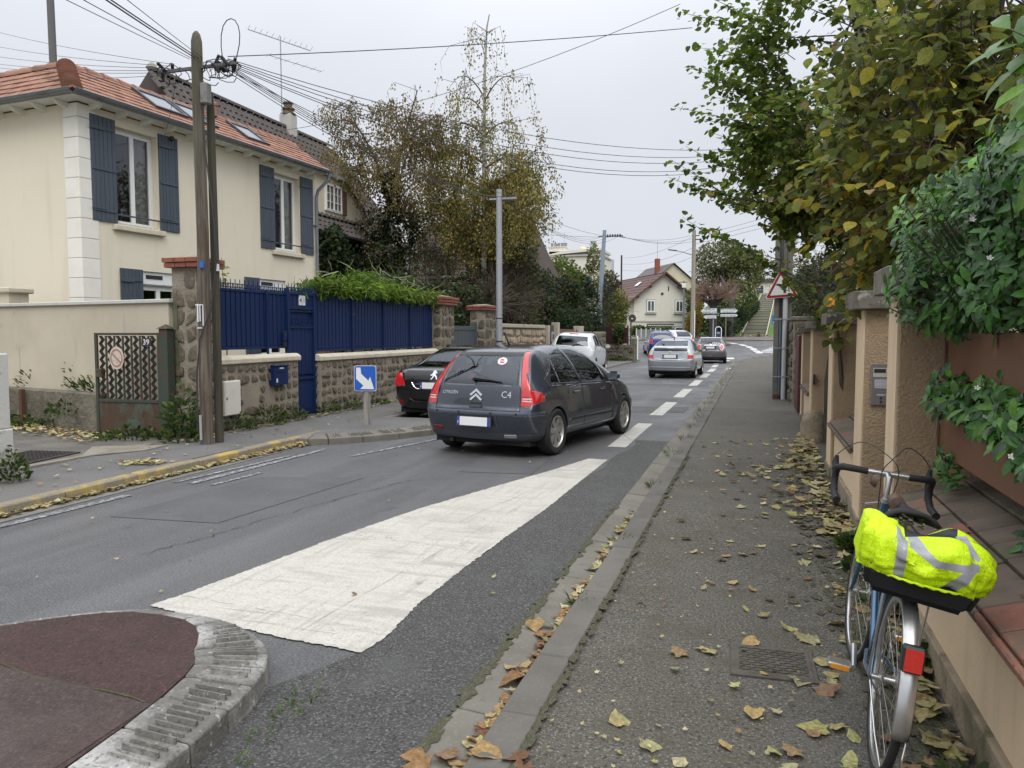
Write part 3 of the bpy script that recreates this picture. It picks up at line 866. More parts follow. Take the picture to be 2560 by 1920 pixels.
def window(parent, x0, x1, z0, z1, y, fw=.055, leafs=2, curtain=None, mframe=None, bars=0):
 mb = MB()
 mb.box(x0, y, z0, x0 + fw, y + .06, z1); mb.box(x1 - fw, y, z0, x1, y + .06, z1)
 mb.box(x0 + fw, y, z0, x1 - fw, y + .06, z0 + fw); mb.box(x0 + fw, y, z1 - fw, x1 - fw, y + .06, z1)
 panes = []
 for k in range(leafs):
  a = x0 + fw + (x1 - x0 - 2 * fw) * k / leafs; b = x0 + fw + (x1 - x0 - 2 * fw) * (k + 1) / leafs
  s = .05 if bars == 0 else .03
  mb.box(a, y - .015, z0 + fw, a + s, y + .045, z1 - fw); mb.box(b - s, y - .015, z0 + fw, b, y + .045, z1 - fw)
  mb.box(a + s, y - .012, z0 + fw, b - s, y + .042, z0 + fw + s); mb.box(a + s, y - .012, z1 - fw - s, b - s, y + .042, z1 - fw)
  for q in range(bars):
   zz = z0 + fw + (z1 - z0 - 2 * fw) * (q + 1) / (bars + 1)
   mb.box(a + s, y - .005, zz - .012, b - s, y + .03, zz + .012)
  if bars:
   mb.box((a + b) / 2 - .012, y - .008, z0 + fw + s, (a + b) / 2 + .012, y + .035, z1 - fw - s)
  panes.append((a + s, b - s))
 w = part('window', mb, mframe or m_white, parent, bevel=.004)
 for a, b in panes:
  part('pane', MB().add([(a, y + .015, z0 + fw), (b, y + .015, z0 + fw), (b, y + .015, z1 - fw), (a, y + .015, z1 - fw)], [(0, 1, 2, 3)]), m_glass, w)
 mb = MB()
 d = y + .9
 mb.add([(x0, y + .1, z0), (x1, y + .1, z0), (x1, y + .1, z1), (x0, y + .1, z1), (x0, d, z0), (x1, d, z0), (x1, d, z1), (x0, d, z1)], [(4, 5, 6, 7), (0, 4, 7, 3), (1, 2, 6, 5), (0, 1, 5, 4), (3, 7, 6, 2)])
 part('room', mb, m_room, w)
 if curtain:
  for a, b in curtain:
   rows = []
   for i in range(25):
    x = x0 + (x1 - x0) * (a + (b - a) * i / 24); yy = y + .16 + .03 * math.sin(i * 1.9)
    rows.append([(x, yy, z0 + .01), (x, yy, z1 - .02)])
   part('curtain', MB().sheet(rows), m_cloth, w, smooth=True)
 return w
def shutter(parent, x0, x1, z0, z1, y, n=6):
 sh = part('shutter', MB().box(x0 + .01, y - .052, z1 - .25, x1 - .03, y - .034, z1 - .19), m_shut, parent, bevel=.003)
 for z in (z0 + .22, (z0 + z1) / 2): part('batten', MB().box(x0 + .01, y - .052, z - .03, x1 - .03, y - .034, z + .03), m_shut, sh, bevel=.003)
 w = (x1 - x0) / n
 for i in range(n):
  part('board', MB().box(x0 + i * w + .003, y - .036, z0 + random.uniform(-.002, .002), x0 + (i + 1) * w - .003, y - .006, z1), m_shut, sh, bevel=.004)
 for z in (z0 + .25, z1 - .25):
  part('hinge', MB().box(x0 - .02, y - .062, z - .018, x0 + .3, y - .053, z + .018), m_shut, sh)
 return sh
def tile_plane(parent, O, U, Vv, Wd, Ln, tw, tl, material, keep=300, inside=None, name='tile', thick=.03, order=None, wave=0, tilt=.1):
 U = Vector(U).normalized(); Vv = Vector(Vv).normalized(); Nn = U.cross(Vv)
 rows = int(Ln / tl); cols = int(Wd / tw)
 cells = []
 for r in range(rows):
  for c in range(-1, cols + 1):
   a = (c + (.5 if r % 2 else 0)) * tw; b = r * tl
   if inside and not inside(a + tw / 2, b + tl / 2): continue
   cells.append((a, b))
 if order: cells.sort(key=order)
 if wave:
  arc = [(-.5, -.35), (-.3, .35), (0, .65), (.3, .35), (.5, -.35)]
  base = MB().sheet([[(x * tw, y * tl * 1.15, z * wave) for x, z in arc] for y in (-.5, .5)])
  base.sheet([[(x * tw, -.5 * tl * 1.15, z * wave) for x, z in arc], [(x * tw, -.5 * tl * 1.15, z * wave - thick) for x, z in arc]])
 else:
  base = MB().obox(Matrix(), tw * .95, tl * 1.12, thick)
 me = base.mesh(name, 0 if wave else .004)
 rest = MB()
 for i, (a, b) in enumerate(cells):
  ctr = Vector(O) + U * (a + tw / 2) + Vv * (b + tl / 2) + Nn * (.018 + random.uniform(-.004, .004))
  m = frame(ctr, U, Vv) @ Matrix.Rotation(-tilt + random.uniform(-.015, .015), 4, 'X') @ Matrix.Rotation(random.uniform(-.015, .015), 4, 'Z')
  if i < keep:
   o = put(name, me, material, parent)
   o.matrix_basis = wmat(parent).inverted() @ m if False else m
  else:
   rest.add([m @ Vector(p) for p in base.v], base.f)
 if rest.v:
  part(name + 's', rest, material, parent, kind='stuff')
# ------------------------------------------------------------------ cream house with slate shutters
F1 = 1.06
HA = R_(4.5)
hz = lambda z: 1.68 + (z - 1.68) * F1
house = thing('cream_house', 'cream rendered house with slate blue shutters and red tiled roof', 'house', (-11.5 * F1, 10.9 * F1, 0), R_(90) - HA)
W1 = (0.77 * F1, 1.74 * F1, hz(3.70), hz(5.52)); W2 = (5.23 * F1, 6.19 * F1, hz(3.66), hz(5.52))
G1 = (1.30 * F1, 2.25 * F1, hz(1.1), hz(2.88)); G2 = (4.64 * F1, 5.6 * F1, hz(1.1), hz(2.95))
HW, HZ = 7.25, 5.98
mb = MB()
wall_holes(mb, 0, HW, 0, HZ, [W1, W2, G1, G2])
mb.add([(0, 0, 0), (0, 9, 0), (0, 9, HZ), (0, 0, HZ)], [(0, 1, 2, 3)])
mb.add([(HW, 0, 0), (HW, 3.6, 0), (HW, 3.6, HZ), (HW, .78, 6.7), (HW, 0, HZ)], [(0, 4, 3, 2, 1)])
part('wall', mb, m_render, house)
# quoin blocks
z = .1
k = 0
while z < HZ - .05:
 h = min(.375, HZ - z)
 lw = .37 if k % 2 else .37
 part('quoin', MB().box(-.022, -.022, z + .004, .37, .0, z + h - .004), m_quoin, house, bevel=.006)
 part('quoin', MB().box(-.022, .0, z + .004, .0, .36, z + h - .004), m_quoin, house, bevel=.006)
 z += h; k += 1
for q in range(6):
 part('quoin', MB().box(HW - .34, -.022, q * .375 + .1, HW + .02, 0, q * .375 + .468), m_quoin, house, bevel=.006)
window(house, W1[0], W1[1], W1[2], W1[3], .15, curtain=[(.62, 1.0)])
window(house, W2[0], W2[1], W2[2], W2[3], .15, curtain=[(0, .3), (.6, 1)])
for Wn in (W1, W2):
 part('sill', MB().box(Wn[0] - .12, -.09, Wn[2] - .11, Wn[1] + .12, .15, Wn[2] - .004), m_cap, house, bevel=.012)
 gb = MB()
 gb.tube([(Wn[0] - .0, -.02, Wn[2] + .2), (Wn[1] + .0, -.02, Wn[2] + .2)], .017, 6)
 part('guard_rail', gb, m_shut, house)
for Gn in (G1, G2):
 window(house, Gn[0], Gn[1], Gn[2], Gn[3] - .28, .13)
 sb = part('roller_shutter_box', MB().box(Gn[0] + .003, .04, Gn[3] - .28, Gn[1] - .003, .19, Gn[3]), m_white, house, bevel=.02, seg=2)
 part('vent', MB().box(Gn[0] + .12, .03, Gn[3] - .15, Gn[0] + .55, .045, Gn[3] - .07), m_black, sb)
shutter(house, .22 * F1, .76 * F1, hz(3.72), hz(5.61), 0)
shutter(house, 1.76 * F1, 2.25 * F1, hz(3.72), hz(5.61), 0)
shutter(house, 4.72 * F1, 5.22 * F1, hz(3.68), hz(5.60), 0)
shutter(house, 6.21 * F1, 6.72 * F1, hz(3.68), hz(5.60), 0)
shutter(house, .77 * F1, 1.29 * F1, hz(1.2), hz(2.9), 0)
shutter(house, 4.13 * F1, 4.63 * F1, hz(1.2), hz(2.96), 0)
# eaves: soffit boards, rafter feet, gutter
part('soffit', MB().box(-.33, -.33, HZ + .03, HW + .1, 0.0, HZ + .06).box(-.33, 0.001, HZ + .03, 0, 9, HZ + .06), m_white, house)
for i in range(12):
 x = .25 + i * .6
 part('rafter_foot', MB().prism([(-.30, HZ + .028), (0, HZ + .028), (0, HZ - .10), (-.2, HZ - .05)], .08, Matrix(((0, 0, 1, x), (1, 0, 0, 0), (0, 1, 0, 0), (0, 0, 0, 1)))), m_quoin, house)
for i in range(6):
 yv = .3 + i * .6
 part('rafter_foot', MB().prism([(-.30, HZ + .028), (0, HZ + .028), (0, HZ - .10), (-.2, HZ - .05)], .08, Matrix(((1, 0, 0, 0), (0, 0, -1, yv), (0, 1, 0, 0), (0, 0, 0, 1)))), m_quoin, house)
def gutter_run(parent, a, b, side, r=.07):
 a = Vector(a); b = Vector(b); d = (b - a).normalized(); n = Vector(side)
 rows = []
 for p in (a, b):
  rows.append([p + n * (r * math.cos(t)) + Vector((0, 0, r * math.sin(t))) for t in np.linspace(math.pi, 2 * math.pi, 9)])
 mb = MB().sheet(rows)
 mb.tube([a + n * r, b + n * r], .011, 5); 
 k = int((b - a).length / .62)
 return part('gutter', mb, m_zinc, parent, smooth=True)
gutter_run(house, (-.42, -.42, HZ + .10), (HW + .15, -.42, HZ + .10), (0, -1, 0))
gutter_run(house, (-.42, -.42, HZ + .10), (-.42, 9, HZ + .10), (-1, 0, 0))
dp = MB().tube([(HW + .1, -.42, HZ + .05), (HW + .1, -.40, HZ - .12), (HW - .02, -.12, HZ - .42), (HW - .03, -.07, HZ - .6), (HW - .03, -.07, .2)], .045, 10)
part('downpipe', dp, m_zinc, house, smooth=True)
for z in (1.4, 3.0, 4.6):
 part('pipe_clip', MB().box(HW - .085, -.12, z, HW + .025, -.0, z + .03), m_zinc, house)
# roof: two slopes meeting on the hip over the corner
AP = .78; AU = .42; RZ = 6.88
eo = -.40
sl = (RZ - HZ - .08) / (AP - eo)
part('roof_deck', MB().add([(eo, eo, HZ + .08), (HW + .12, eo, HZ + .08), (HW + .12, AP, RZ), (AU, AP, RZ), (AU, 9, RZ), (eo, 9, HZ + .08), (HW + .12, AP * 2 - eo, HZ + .08), (AP * 2 - eo, AP * 2 - eo, HZ + .08), (AP * 2 - eo, 9, HZ + .08)],
 [(0, 1, 2, 3), (0, 3, 4, 5), (2, 6, 7, 3), (3, 7, 8, 4)]), m_tile, house)
slope_len = math.hypot(AP - eo, RZ - HZ - .08)
sl2 = math.hypot(AU - eo, RZ - HZ - .08)
hip = lambda a, b: a > b * (AU - eo) / slope_len - .02
hip2 = lambda a, b: a > b * (AP - eo) / sl2 - .02
vup = (0, AP - eo, RZ - HZ - .08); vup2 = (AU - eo, 0, RZ - HZ - .08)
tile_plane(house, (eo, eo - .02, HZ + .085), (1, 0, 0), vup, HW + .5, slope_len, .20, .20, m_tile, 190, inside=lambda a, b: hip(a, b) and a < HW + .5)
tile_plane(house, (eo - .02, 3.4, HZ + .085), (0, -1, 0), vup2, 3.8, sl2, .20, .20, m_tile, 110, inside=lambda a, b: hip2(3.8 - a, b), order=lambda c: -c[0])
part('roof_slope', MB().add([(eo - .02, 3.4, HZ + .11), (AU, 3.4, RZ + .03), (AU, 9, RZ + .03), (eo - .02, 9, HZ + .11)], [(0, 1, 2, 3)]), m_tile, house)
def half_tile(parent, p, d, L, r, name='ridge_tile', up=(0, 0, 1)):
 m = frame(p, d, up); rows = []
 for s_, rr in ((0, r * 1.1), (L, r * .88)):
  rows.append([m @ Vector((s_, rr * math.sin(t), rr * math.cos(t) - r * .35)) for t in np.linspace(-1.65, 1.65, 9)])
 for s_, rr in ((L, r * .8), (0, r * .94)):
  rows.append([m @ Vector((s_, rr * math.sin(t), rr * math.cos(t) - r * .35 - .012)) for t in np.linspace(-1.65, 1.65, 9)])
 mb = MB().sheet(rows)
 mb.add(list(rows[0]), [tuple(range(9))])
 part(name, mb, m_tile, parent, smooth=True)
def frame_x(p, d):
 d = Vector(d).normalized(); side = Vector((0, 0, 1)).cross(d).normalized(); upv = d.cross(side)
 return d, side
def ridge_run(parent, a, b, L, r, name='ridge_tile'):
 a = Vector(a); b = Vector(b); n = max(1, int((b - a).length / L)); d = (b - a).normalized()
 side = Vector((0, 0, 1)).cross(d).normalized()
 for i in range(n):
  m0 = a + (b - a) * (i / n)
  half_tile(parent, m0, d, (b - a).length / n * 1.06, r, name, side)
ridge_run(house, (AU, AP, RZ), (HW + .12, AP, RZ), .38, .13)
ridge_run(house, (AU, 9, RZ), (AU, AP, RZ), .38, .13)
ridge_run(house, (eo + .03, eo + .03, HZ + .14), (AU, AP, RZ + .05), .12, .16, 'hip_tile')
# roof lights
def rooflight(parent, u0, u1, b0, b1):
 v = Vector(vup).normalized(); O = Vector((eo, eo, HZ + .085)); n = Vector((1, 0, 0)).cross(v)
 m = frame(O + Vector((u0 - eo, 0, 0)) + v * b0 + n * .05, (1, 0, 0), v)
 W_, L_ = u1 - u0, b1 - b0
 mb = MB()
 for (x0, y0, x1, y1) in ((0, 0, W_, .07), (0, L_ - .07, W_, L_), (0, .07, .07, L_ - .07), (W_ - .07, .07, W_, L_ - .07)):
  mb.add([m @ Vector(p) for p in [(x0, y0, -.04), (x1, y0, -.04), (x1, y1, -.04), (x0, y1, -.04), (x0, y0, .05), (x1, y0, .05), (x1, y1, .05), (x0, y1, .05)]], [(0, 1, 2, 3), (4, 7, 6, 5), (0, 4, 5, 1), (1, 5, 6, 2), (2, 6, 7, 3), (3, 7, 4, 0)])
 f = part('roof_window', mb, M('slate_frame', (.04, .045, .05), .5), parent)
 part('pane', MB().add([m @ Vector(p) for p in [(.06, .06, .03), (W_ - .06, .06, .03), (W_ - .06, L_ - .06, .03), (.06, L_ - .06, .03)]], [(0, 1, 2, 3)]), M('roof_glass', (.10, .115, .13), .15, spec=.5), f)
rooflight(house, 1.75, 2.65, .40, 1.22)
rooflight(house, 2.72, 3.55, .40, 1.22)
rooflight(house, 4.5, 5.3, .40, 1.22)
part('vent_pot', MB().lathe([(.08, 0), (.08, .22), (.1, .24), (.1, .3), (.05, .33)], 10, Matrix.Translation((4.2, AP - .15, RZ - .02))), m_tile, house)
part('outside_light', MB().lathe([(.02, 0), (.055, .02), (.06, .07), (.03, .1)], 10, Matrix.Translation((2.2, -.06, HZ - .22))), m_black, house)
# ------------------------------------------------------------------ cream garden wall, low wall, iron gate 39, left pillar
gw = thing('garden_wall', 'cream rendered garden wall with grey coping and dark run-off stains', 'wall', (-8.35, 9.62, 0))
m_gw = M('stained_render', (0.54, 0.48, 0.375), .93, layers=[('noise', .8, .4, .7, (0.43, 0.375, 0.285), .8), ('noise', (5., 5., .3), .6, .72, (0.22, 0.2, 0.165), .7), ('noise', 3., .6, .75, (.36, .32, .25), .6)], bumps=[('noise', 60., .4, .008)])
def seg_wall(mb, a, b, t, z0, z1, over=0):
 a = Vector(a); b = Vector(b); d = (b - a).normalized(); n = Vector((-d.y, d.x)) * (t / 2 + over)
 mb.prism([(a - n)[:], (b - n)[:], (b + n)[:], (a + n)[:]], z1 - z0, Matrix.Translation((0, 0, z0)))
 return mb
part('wall', seg_wall(MB(), (-13.6, 10.5), (-8.42, 9.62), .2, .05, 2.13), m_gw, gw, world=True)
part('coping', seg_wall(MB(), (-13.6, 10.5), (-8.36, 9.615), .2, 2.13, 2.19, .05), M('coping_grey', (.50, .49, .45), .9, layers=[('noise', 5., .5, .7, (.36, .35, .31), .7)]), gw, world=True, bevel=.01)
part('end_post', seg_wall(MB(), (-8.36, 9.62), (-8.28, 9.61), .16, .1, 2.12), M('mossy_post', (.075, .09, .045), .9, layers=[('noise', 6., .4, .6, (.12, .12, .08), .8)]), gw, world=True)
lw = thing('low_wall', 'low crumbling concrete wall beside the driveway', 'wall', (-9.8, 9.5, 0))
m_lw = M('crumbling_concrete', (.175, .155, .115), .95, layers=[('noise', 1.6, .4, .62, (.09, .078, .056), .85), ('noise', 9., .5, .7, (.25, .22, .17), .6), ('noise', 5., .6, .7, (.06, .07, .035), .8)], bumps=[('noise', 18., .8, .04)])
part('wall', seg_wall(MB(), (-13.4, 10.32), (-9.72, 9.5), .22, .05, .74), m_lw, lw, world=True, bevel=.02)
part('iron_post', MB().box(-11.72, 9.72, .1, -11.66, 9.79, .74), M('rust', (.10, .045, .025), .85), lw, world=True)
lp = thing('wall_pillar', 'whitewashed pillar at the left edge beside the driveway', 'pillar', (-7.89, 5.95, .1))
part('shaft', MB().box(-.26, -.3, -.1, .265, .3, .55).box(-.25, -.29, .55, .245, .29, 1.36), M('whitewash', (.50, .49, .45), .9, layers=[('noise', 2., .45, .65, (.38, .36, .32), .8), ('noise', 6., .6, .7, (.25, .23, .2), .8)], bumps=[('noise', 30., .5, .01)]), lp, bevel=.012)
t = thing('gate_post_stub', 'short rendered pier rising behind the garden wall at far left', 'pillar', (-13.05, 10.75, 0))
part('shaft', MB().box(-.2, -.2, 0, .2, .2, 2.4), m_gw, t); part('cap', MB().box(-.27, -.27, 2.4, .27, .27, 2.5), m_gw, t, bevel=.02)
gate = thing('iron_gate', 'rusty green iron gate of zigzag bars with number 39', 'gate', (-9.66, 9.33, .1), math.atan2(.06, 1.17))
m_rg = M('rusty_green', (.045, .062, .048), .75, .2, layers=[('noise', 7., .5, .62, (.10, .045, .022), .85), ('noise', 30., .55, .7, (.07, .08, .06), .6)], bumps=[('noise', 40., .4, .006)])
m_rust = M('rust_panel', (.075, .045, .027), .85, .1, layers=[('noise', (4., 4., 2.), .5, .62, (.075, .105, .08), .85), ('noise', 14., .55, .68, (.045, .026, .018), .8)], bumps=[('noise', 40., .4, .006)])
GW, GH = 1.17, 1.58
fr = MB()
fr.box(0, -.02, 0, .045, .02, GH); fr.box(GW - .045, -.02, 0, GW, .02, GH); fr.box(.045, -.02, GH - .035, GW - .045, .02, GH); fr.box(.05, -.02, .015, GW - .05, .02, .06); fr.box(.05, -.02, .52, GW - .05, .02, .57)
part('frame', fr, m_rg, gate, bevel=.004)
part('panel', MB().box(.05, -.006, .06, GW - .05, .006, .52), m_rust, gate)
nz = 7
pitch = (GW - .1) / nz
for i in range(nz):
 x = .05 + pitch * (i + .5)
 if i: part('bar', MB().box(x - pitch / 2 - .012, -.01, .57, x - pitch / 2 + .012, .01, GH - .045), m_rg, gate)
 for dx in (-.016, .016):
  mb = MB(); pts = []; n = 8
  for k in range(n * 2 + 1):
   pts.append((x + dx + (.026 if k % 2 else -.026), .57 + (GH - .615) * k / (2 * n)))
  for (xa, za), (xb, zb_) in zip(pts[:-1], pts[1:]):
   mb.add([(xa - .008, -.012, za), (xa + .008, -.012, za), (xb + .008, -.012, zb_), (xb - .008, -.012, zb_), (xa - .008, .012, za), (xa + .008, .012, za), (xb + .008, .012, zb_), (xb - .008, .012, zb_)], [(0, 1, 2, 3), (4, 7, 6, 5), (0, 4, 5, 1), (2, 6, 7, 3), (1, 5, 6, 2), (0, 3, 7, 4)])
  part('zigzag_bar', mb, M('zigzag_dark', (.022, .02, .018), .7, layers=[('noise', 9., .5, .65, (.05, .028, .018), .8)]), gate)
part('lock', MB().box(.03, -.05, .9, .14, .04, 1.03), m_rust, gate, bevel=.006)
pl = part('number_plate', MB().box(GW - .30, -.034, 1.38, GW - .13, -.022, 1.50), M('enamel_dark', (.03, .03, .035), .4), gate)
Tf = lambda x, y, z: frame((x, y, z), (1, 0, 0), (0, 0, 1))
text_part('numerals', '39', .115, M('enamel_white', (.75, .74, .7), .5), pl, Tf(GW - .215, -.037, 1.437))
ns = thing('no_parking_disc', 'faded round no-parking disc tied to the rusty gate', 'sign', (-9.66 + .46, 9.33 - .02, 1.30))
part('disc', MB().lathe([(.0, 0), (.135, 0), (.135, .008), (0, .008)], 28, frame((0, -.03, 0), (1, 0, 0), (0, 0, 1)) @ Matrix.Scale(1.28, 4, (0, 1, 0))), M('disc_cream', (.55, .49, .42), .7, layers=[('noise', 14., .5, .65, (.42, .36, .29), .8)]), ns)
rg = MB().lathe([(.095, .008), (.115, .008), (.115, .011), (.095, .011)], 28, frame((0, -.03, 0), (1, 0, 0), (0, 0, 1)) @ Matrix.Scale(1.2, 4, (0, 1, 0)), closed=True)
rg.obox(Matrix.Translation((0, -.041, 0)) @ Matrix.Rotation(R_(40), 4, 'Y'), .20, .004, .022)
part('red_ring', rg, M('disc_red', (.36, .17, .13), .75), ns)
gp = thing('gate_post', 'square mossy green iron gate post beside the stone pier', 'post', (-8.40, 9.42, .08))
part('post', MB().box(-.075, -.075, 0, .075, .075, 1.66), m_rg, gp, bevel=.006); part('cap', MB().add([(-.1, -.1, 1.66), (.1, -.1, 1.66), (.1, .1, 1.66), (-.1, .1, 1.66), (0, 0, 1.73)], [(0, 1, 2, 3), (0, 4, 1), (1, 4, 2), (2, 4, 3), (3, 4, 0)]), m_rust, gp)
part('hinge', MB().box(-.14, -.03, 1.2, -.07, .03, 1.32).box(-.14, -.03, .35, -.07, .03, .47), m_rust, gp)
# ------------------------------------------------------------------ stone piers with brick caps
def pier(label, x, y, w, d, z0, z1, seed, ny, brick_rows=2, mort=None):
 t = thing('stone_pier', label, 'pier', (x, y, z0))
 h = z1 - z0; bh = .075
 zc = h - brick_rows * bh - .03
 part('core', MB().box(-w / 2 + .03, -d / 2 + .03, -.1, w / 2 - .03, d / 2 - .03, zc), mort or m_mortar, t)
 for (m, ww) in ((frame((x - w / 2 + .02, y - d / 2 + .03, z0), (1, 0, 0), (0, 0, 1)), w - .04), (frame((x + w / 2 - .03, y - d / 2 + .02, z0), (0, 1, 0), (0, 0, 1)), d - .04)):
  stones(t, m, ww, zc, max(2, int(ww / .2)), ny, .03, m_stone, seed); seed += 9
 for r in range(brick_rows):
  z = zc + r * bh; off = .11 * (r % 2)
  e = .05 + .02 * r
  for fx in range(3):
   bw = (w + 2 * e) / 3
   for sy in (-1, 1):
    yy = sy * (d / 2 + e - .055)
    part('brick', MB().box(-w / 2 - e + fx * bw + .004, yy - .055, z + .004, -w / 2 - e + (fx + 1) * bw - .004, yy + .055, z + bh - .004), m_brick, t, bevel=.005)
  for sx in (-1, 1):
   n = 2
   for q in range(n):
    L = (d + 2 * e - .22) / n
    xx = sx * (w / 2 + e - .055)
    part('brick', MB().box(xx - .055, -d / 2 - e + .11 + q * L + .004, z + .004, xx + .055, -d / 2 - e + .11 + (q + 1) * L - .004, z + bh - .004), m_brick, t, bevel=.005)
 part('cap_mortar', MB().add([(-w / 2 - .04, -d / 2 - .04, h - .035), (w / 2 + .04, -d / 2 - .04, h - .035), (w / 2 + .04, d / 2 + .04, h - .035), (-w / 2 - .04, d / 2 + .04, h - .035), (-.1, -.1, h + .02), (.1, -.1, h + .02), (.1, .1, h + .02), (-.1, .1, h + .02)],
        [(0, 1, 5, 4), (1, 2, 6, 5), (2, 3, 7, 6), (3, 0, 4, 7), (4, 5, 6, 7)]), m_mortar, t)
 return t
m_pm = M('pale_mortar', (.30, .265, .205), .95, layers=[('noise', 4., .4, .65, (.17, .15, .115), .85), ('noise', 20., .55, .75, (.38, .34, .27), .5)], bumps=[('noise', 25., .8, .03)])
pier('tall stone pier with red brick cap behind the wooden poles', -8.17, 9.78, .50, .50, .08, 2.83, 3, 9, 2, m_pm)
pier('stone pier with red brick cap at the end of the blue fence', -8.25, 19.5, .55, .95, .08, 2.68, 21, 8, 3, m_pm)
p3 = pier('stone pier with brick cap between grey gate and lamp post', -8.25, 23.05, .55, 1.1, .08, 2.56, 37, 8, 2, m_pm)
# ------------------------------------------------------------------ stone wall, blue fence and door
def stone_wall(label, y0, y1, seed, capz, skip=None, visible=None):
 t = thing('stone_wall', label, 'wall', (-8.25, y0, 0))
 part('mortar', MB().box(-8.42, y0, -.05, -8.105, y1, capz - .14), m_mortar, t, world=True)
 L = y1 - y0; H = capz - .14 - .08
 m = frame((-8.108, y0 + .0, .08), (0, 1, 0), (0, 0, 1))
 stones(t, m, L, H, int(L / .2), 6, .034, m_stone, seed, skip=skip)
 m2 = frame((-8.41, y0 - .002, .08), (1, 0, 0), (0, 0, 1))
 stones(t, m2, .29, H, 1, 6, .03, m_stone, seed + 50)
 y = y0 - .05; 
 while y < y1 + .02:
  Lc = min(1.25, y1 + .05 - y)
  rows = []
  mb = MB().prism([(-.22, 0), (.20, 0), (.205, .085), (.12, .135), (-.14, .135), (-.225, .085)], Lc - .006, frame((-8.26, y + Lc, capz - .14), (1, 0, 0), (0, 0, 1)))
  part('coping', mb, m_cap, t, world=True, bevel=.012)
  y += Lc
 return t
stone_wall('rubble stone wall with cream coping by the mailbox, left of the blue door', 10.2, 12.42, 5, 1.31)
stone_wall('rubble stone wall with cream coping under the long blue fence', 13.2, 18.95, 8, 1.27)
def finial_mesh():
 mb = MB()
 mb.tube([(0, 0, 0), (0, 0, .16)], [.011, .006], 5)
 for s in (-1, 1):
  mb.tube([(s * (.045 + .032 * math.cos(a)), 0, .05 + .036 * math.sin(a)) for a in np.linspace(-2.6, 2.3, 10)], .0085, 4)
 return mb.mesh('scroll')
me_fin = finial_mesh()
def blue_fence(label, y0, y1, zb, zt, pitch, scroll=.12):
 t = thing('blue_fence', label, 'fence', (-8.26, y0, zb))
 L = y1 - y0; H = zt - zb
 part('top_rail', MB().box(-.02, 0, H - .045, .03, L, H), m_blue, t, bevel=.003)
 part('bottom_rail', MB().box(-.02, 0, 0, .03, L, .045), m_blue, t, bevel=.003)
 part('backing_sheet', MB().box(-.004, .0, .045, 0.0, L, H - .045), m_blue, t)
 n = int(round(L / pitch))
 me = MB().box(.002, .010, .05, .02, pitch - .010, H - .05).mesh('slat', .006)
 for i in range(n):
  put('slat', me, m_blue, t, (random.uniform(-.002, .002), i * L / n, 0))
 for i in range(int(L / 1.45) + 1):
  y = min(L - .045, i * 1.45)
  part('post', MB().box(.03, y, -.12, .055, y + .04, H + .02), m_blue, t)
 k = int(L / scroll)
 for i in range(k):
  put('scroll', me_fin, m_blue, t, (0, (i + .5) * L / k, H), (0, 0, R_(90)))
 return t
blue_fence('navy sheet fence panel with scroll top left of the blue door', 10.2, 12.26, 1.40, 2.41, .125)
blue_fence('long navy sheet fence with scroll top right of the blue door', 13.2, 18.98, 1.31, 2.44, .138, .14)
bd = thing('blue_door', 'narrow navy metal gate door with house number 41', 'door', (-8.24, 12.30, .1))
DW, DH = .86, 2.34
part('jamb', MB().box(-.03, -.04, 0, .05, .03, DH + .06).box(-.03, DW - .03, 0, .05, DW + .04, DH + .06).box(-.03, .03, DH - .05, .04, DW - .03, DH).box(-.03, .03, 2.02, .04, DW - .03, 2.07), m_blue, bd, bevel=.003)
part('transom_sheet', MB().box(-.01, .03, 2.07, .0, DW - .03, DH - .05), m_blue, bd)
for i in range(6):
 a = .03 + (DW - .06) / 6 * i
 part('slat', MB().box(.0, a + .008, 2.075, .018, a + (DW - .06) / 6 - .008, DH - .055), m_blue, bd)
 part('slat', MB().box(-.01, a + .006, .80, .012, a + (DW - .06) / 6 - .006, 1.66), m_blue, bd, bevel=.004)
lf = part('door_leaf', MB().box(-.02, .033, .01, -.01, DW - .033, 1.99), m_blue, bd)
part('rail', MB().box(-.012, .03, .69, .03, DW - .03, .735).box(-.012, .03, .79, .02, DW - .03, .80).box(-.012, .03, 1.66, .03, DW - .03, 1.70).box(-.012, .03, 1.97, .03, DW - .03, 2.0), m_blue, bd, bevel=.003)
part('lower_panel', MB().box(-.012, .03, .02, .004, DW - .03, .69).box(.004, .14, .12, .014, DW - .14, .58), m_blue, bd, bevel=.004)
mo = MB().box(.014, .17, .15, .016, DW - .17, .55)
part('moulding', mo, m_blue, bd, bevel=.002)
for i in range(8):
 put('scroll', me_fin, m_blue, bd, (0.0, .06 + i * .105, 1.70), (0, 0, R_(90)))
 put('scroll', me_fin, m_blue, bd, (0.0, .06 + i * .105, DH), (0, 0, R_(90)))
for i in range(4):
 y = .12 + i * .2
 part('spear', MB().tube([(0.01, y, 1.70), (0.01, y, 1.95)], [.01, .003], 5), m_blue, bd)
np_ = part('number_plate', MB().box(.02, .36, 2.10, .03, .455, 2.29).box(.02, .475, 2.10, .03, .57, 2.29), M('plate_white', (.72, .72, .72), .4), bd)
Tr = lambda x, y, z: frame((x, y, z), (0, 1, 0), (0, 0, 1))
text_part('numerals', '4', .12, m_black, np_, Tr(.032, .41, 2.19)); text_part('numerals', '1', .12, m_black, np_, Tr(.032, .523, 2.19))
ib = thing('intercom_box', 'small dark intercom on the blue fence by the door', 'intercom', (-8.21, 12.16, 1.62))
part('case', MB().box(-.01, -.05, -.08, .03, .05, .09), m_blue, ib, bevel=.006); part('camera', MB().box(.03, -.03, .0, .038, .03, .06), m_black, ib); part('lower_case', MB().box(-.01, -.05, -.19, .02, .05, -.1), M('navy_dark', (.012, .014, .03), .4), ib)
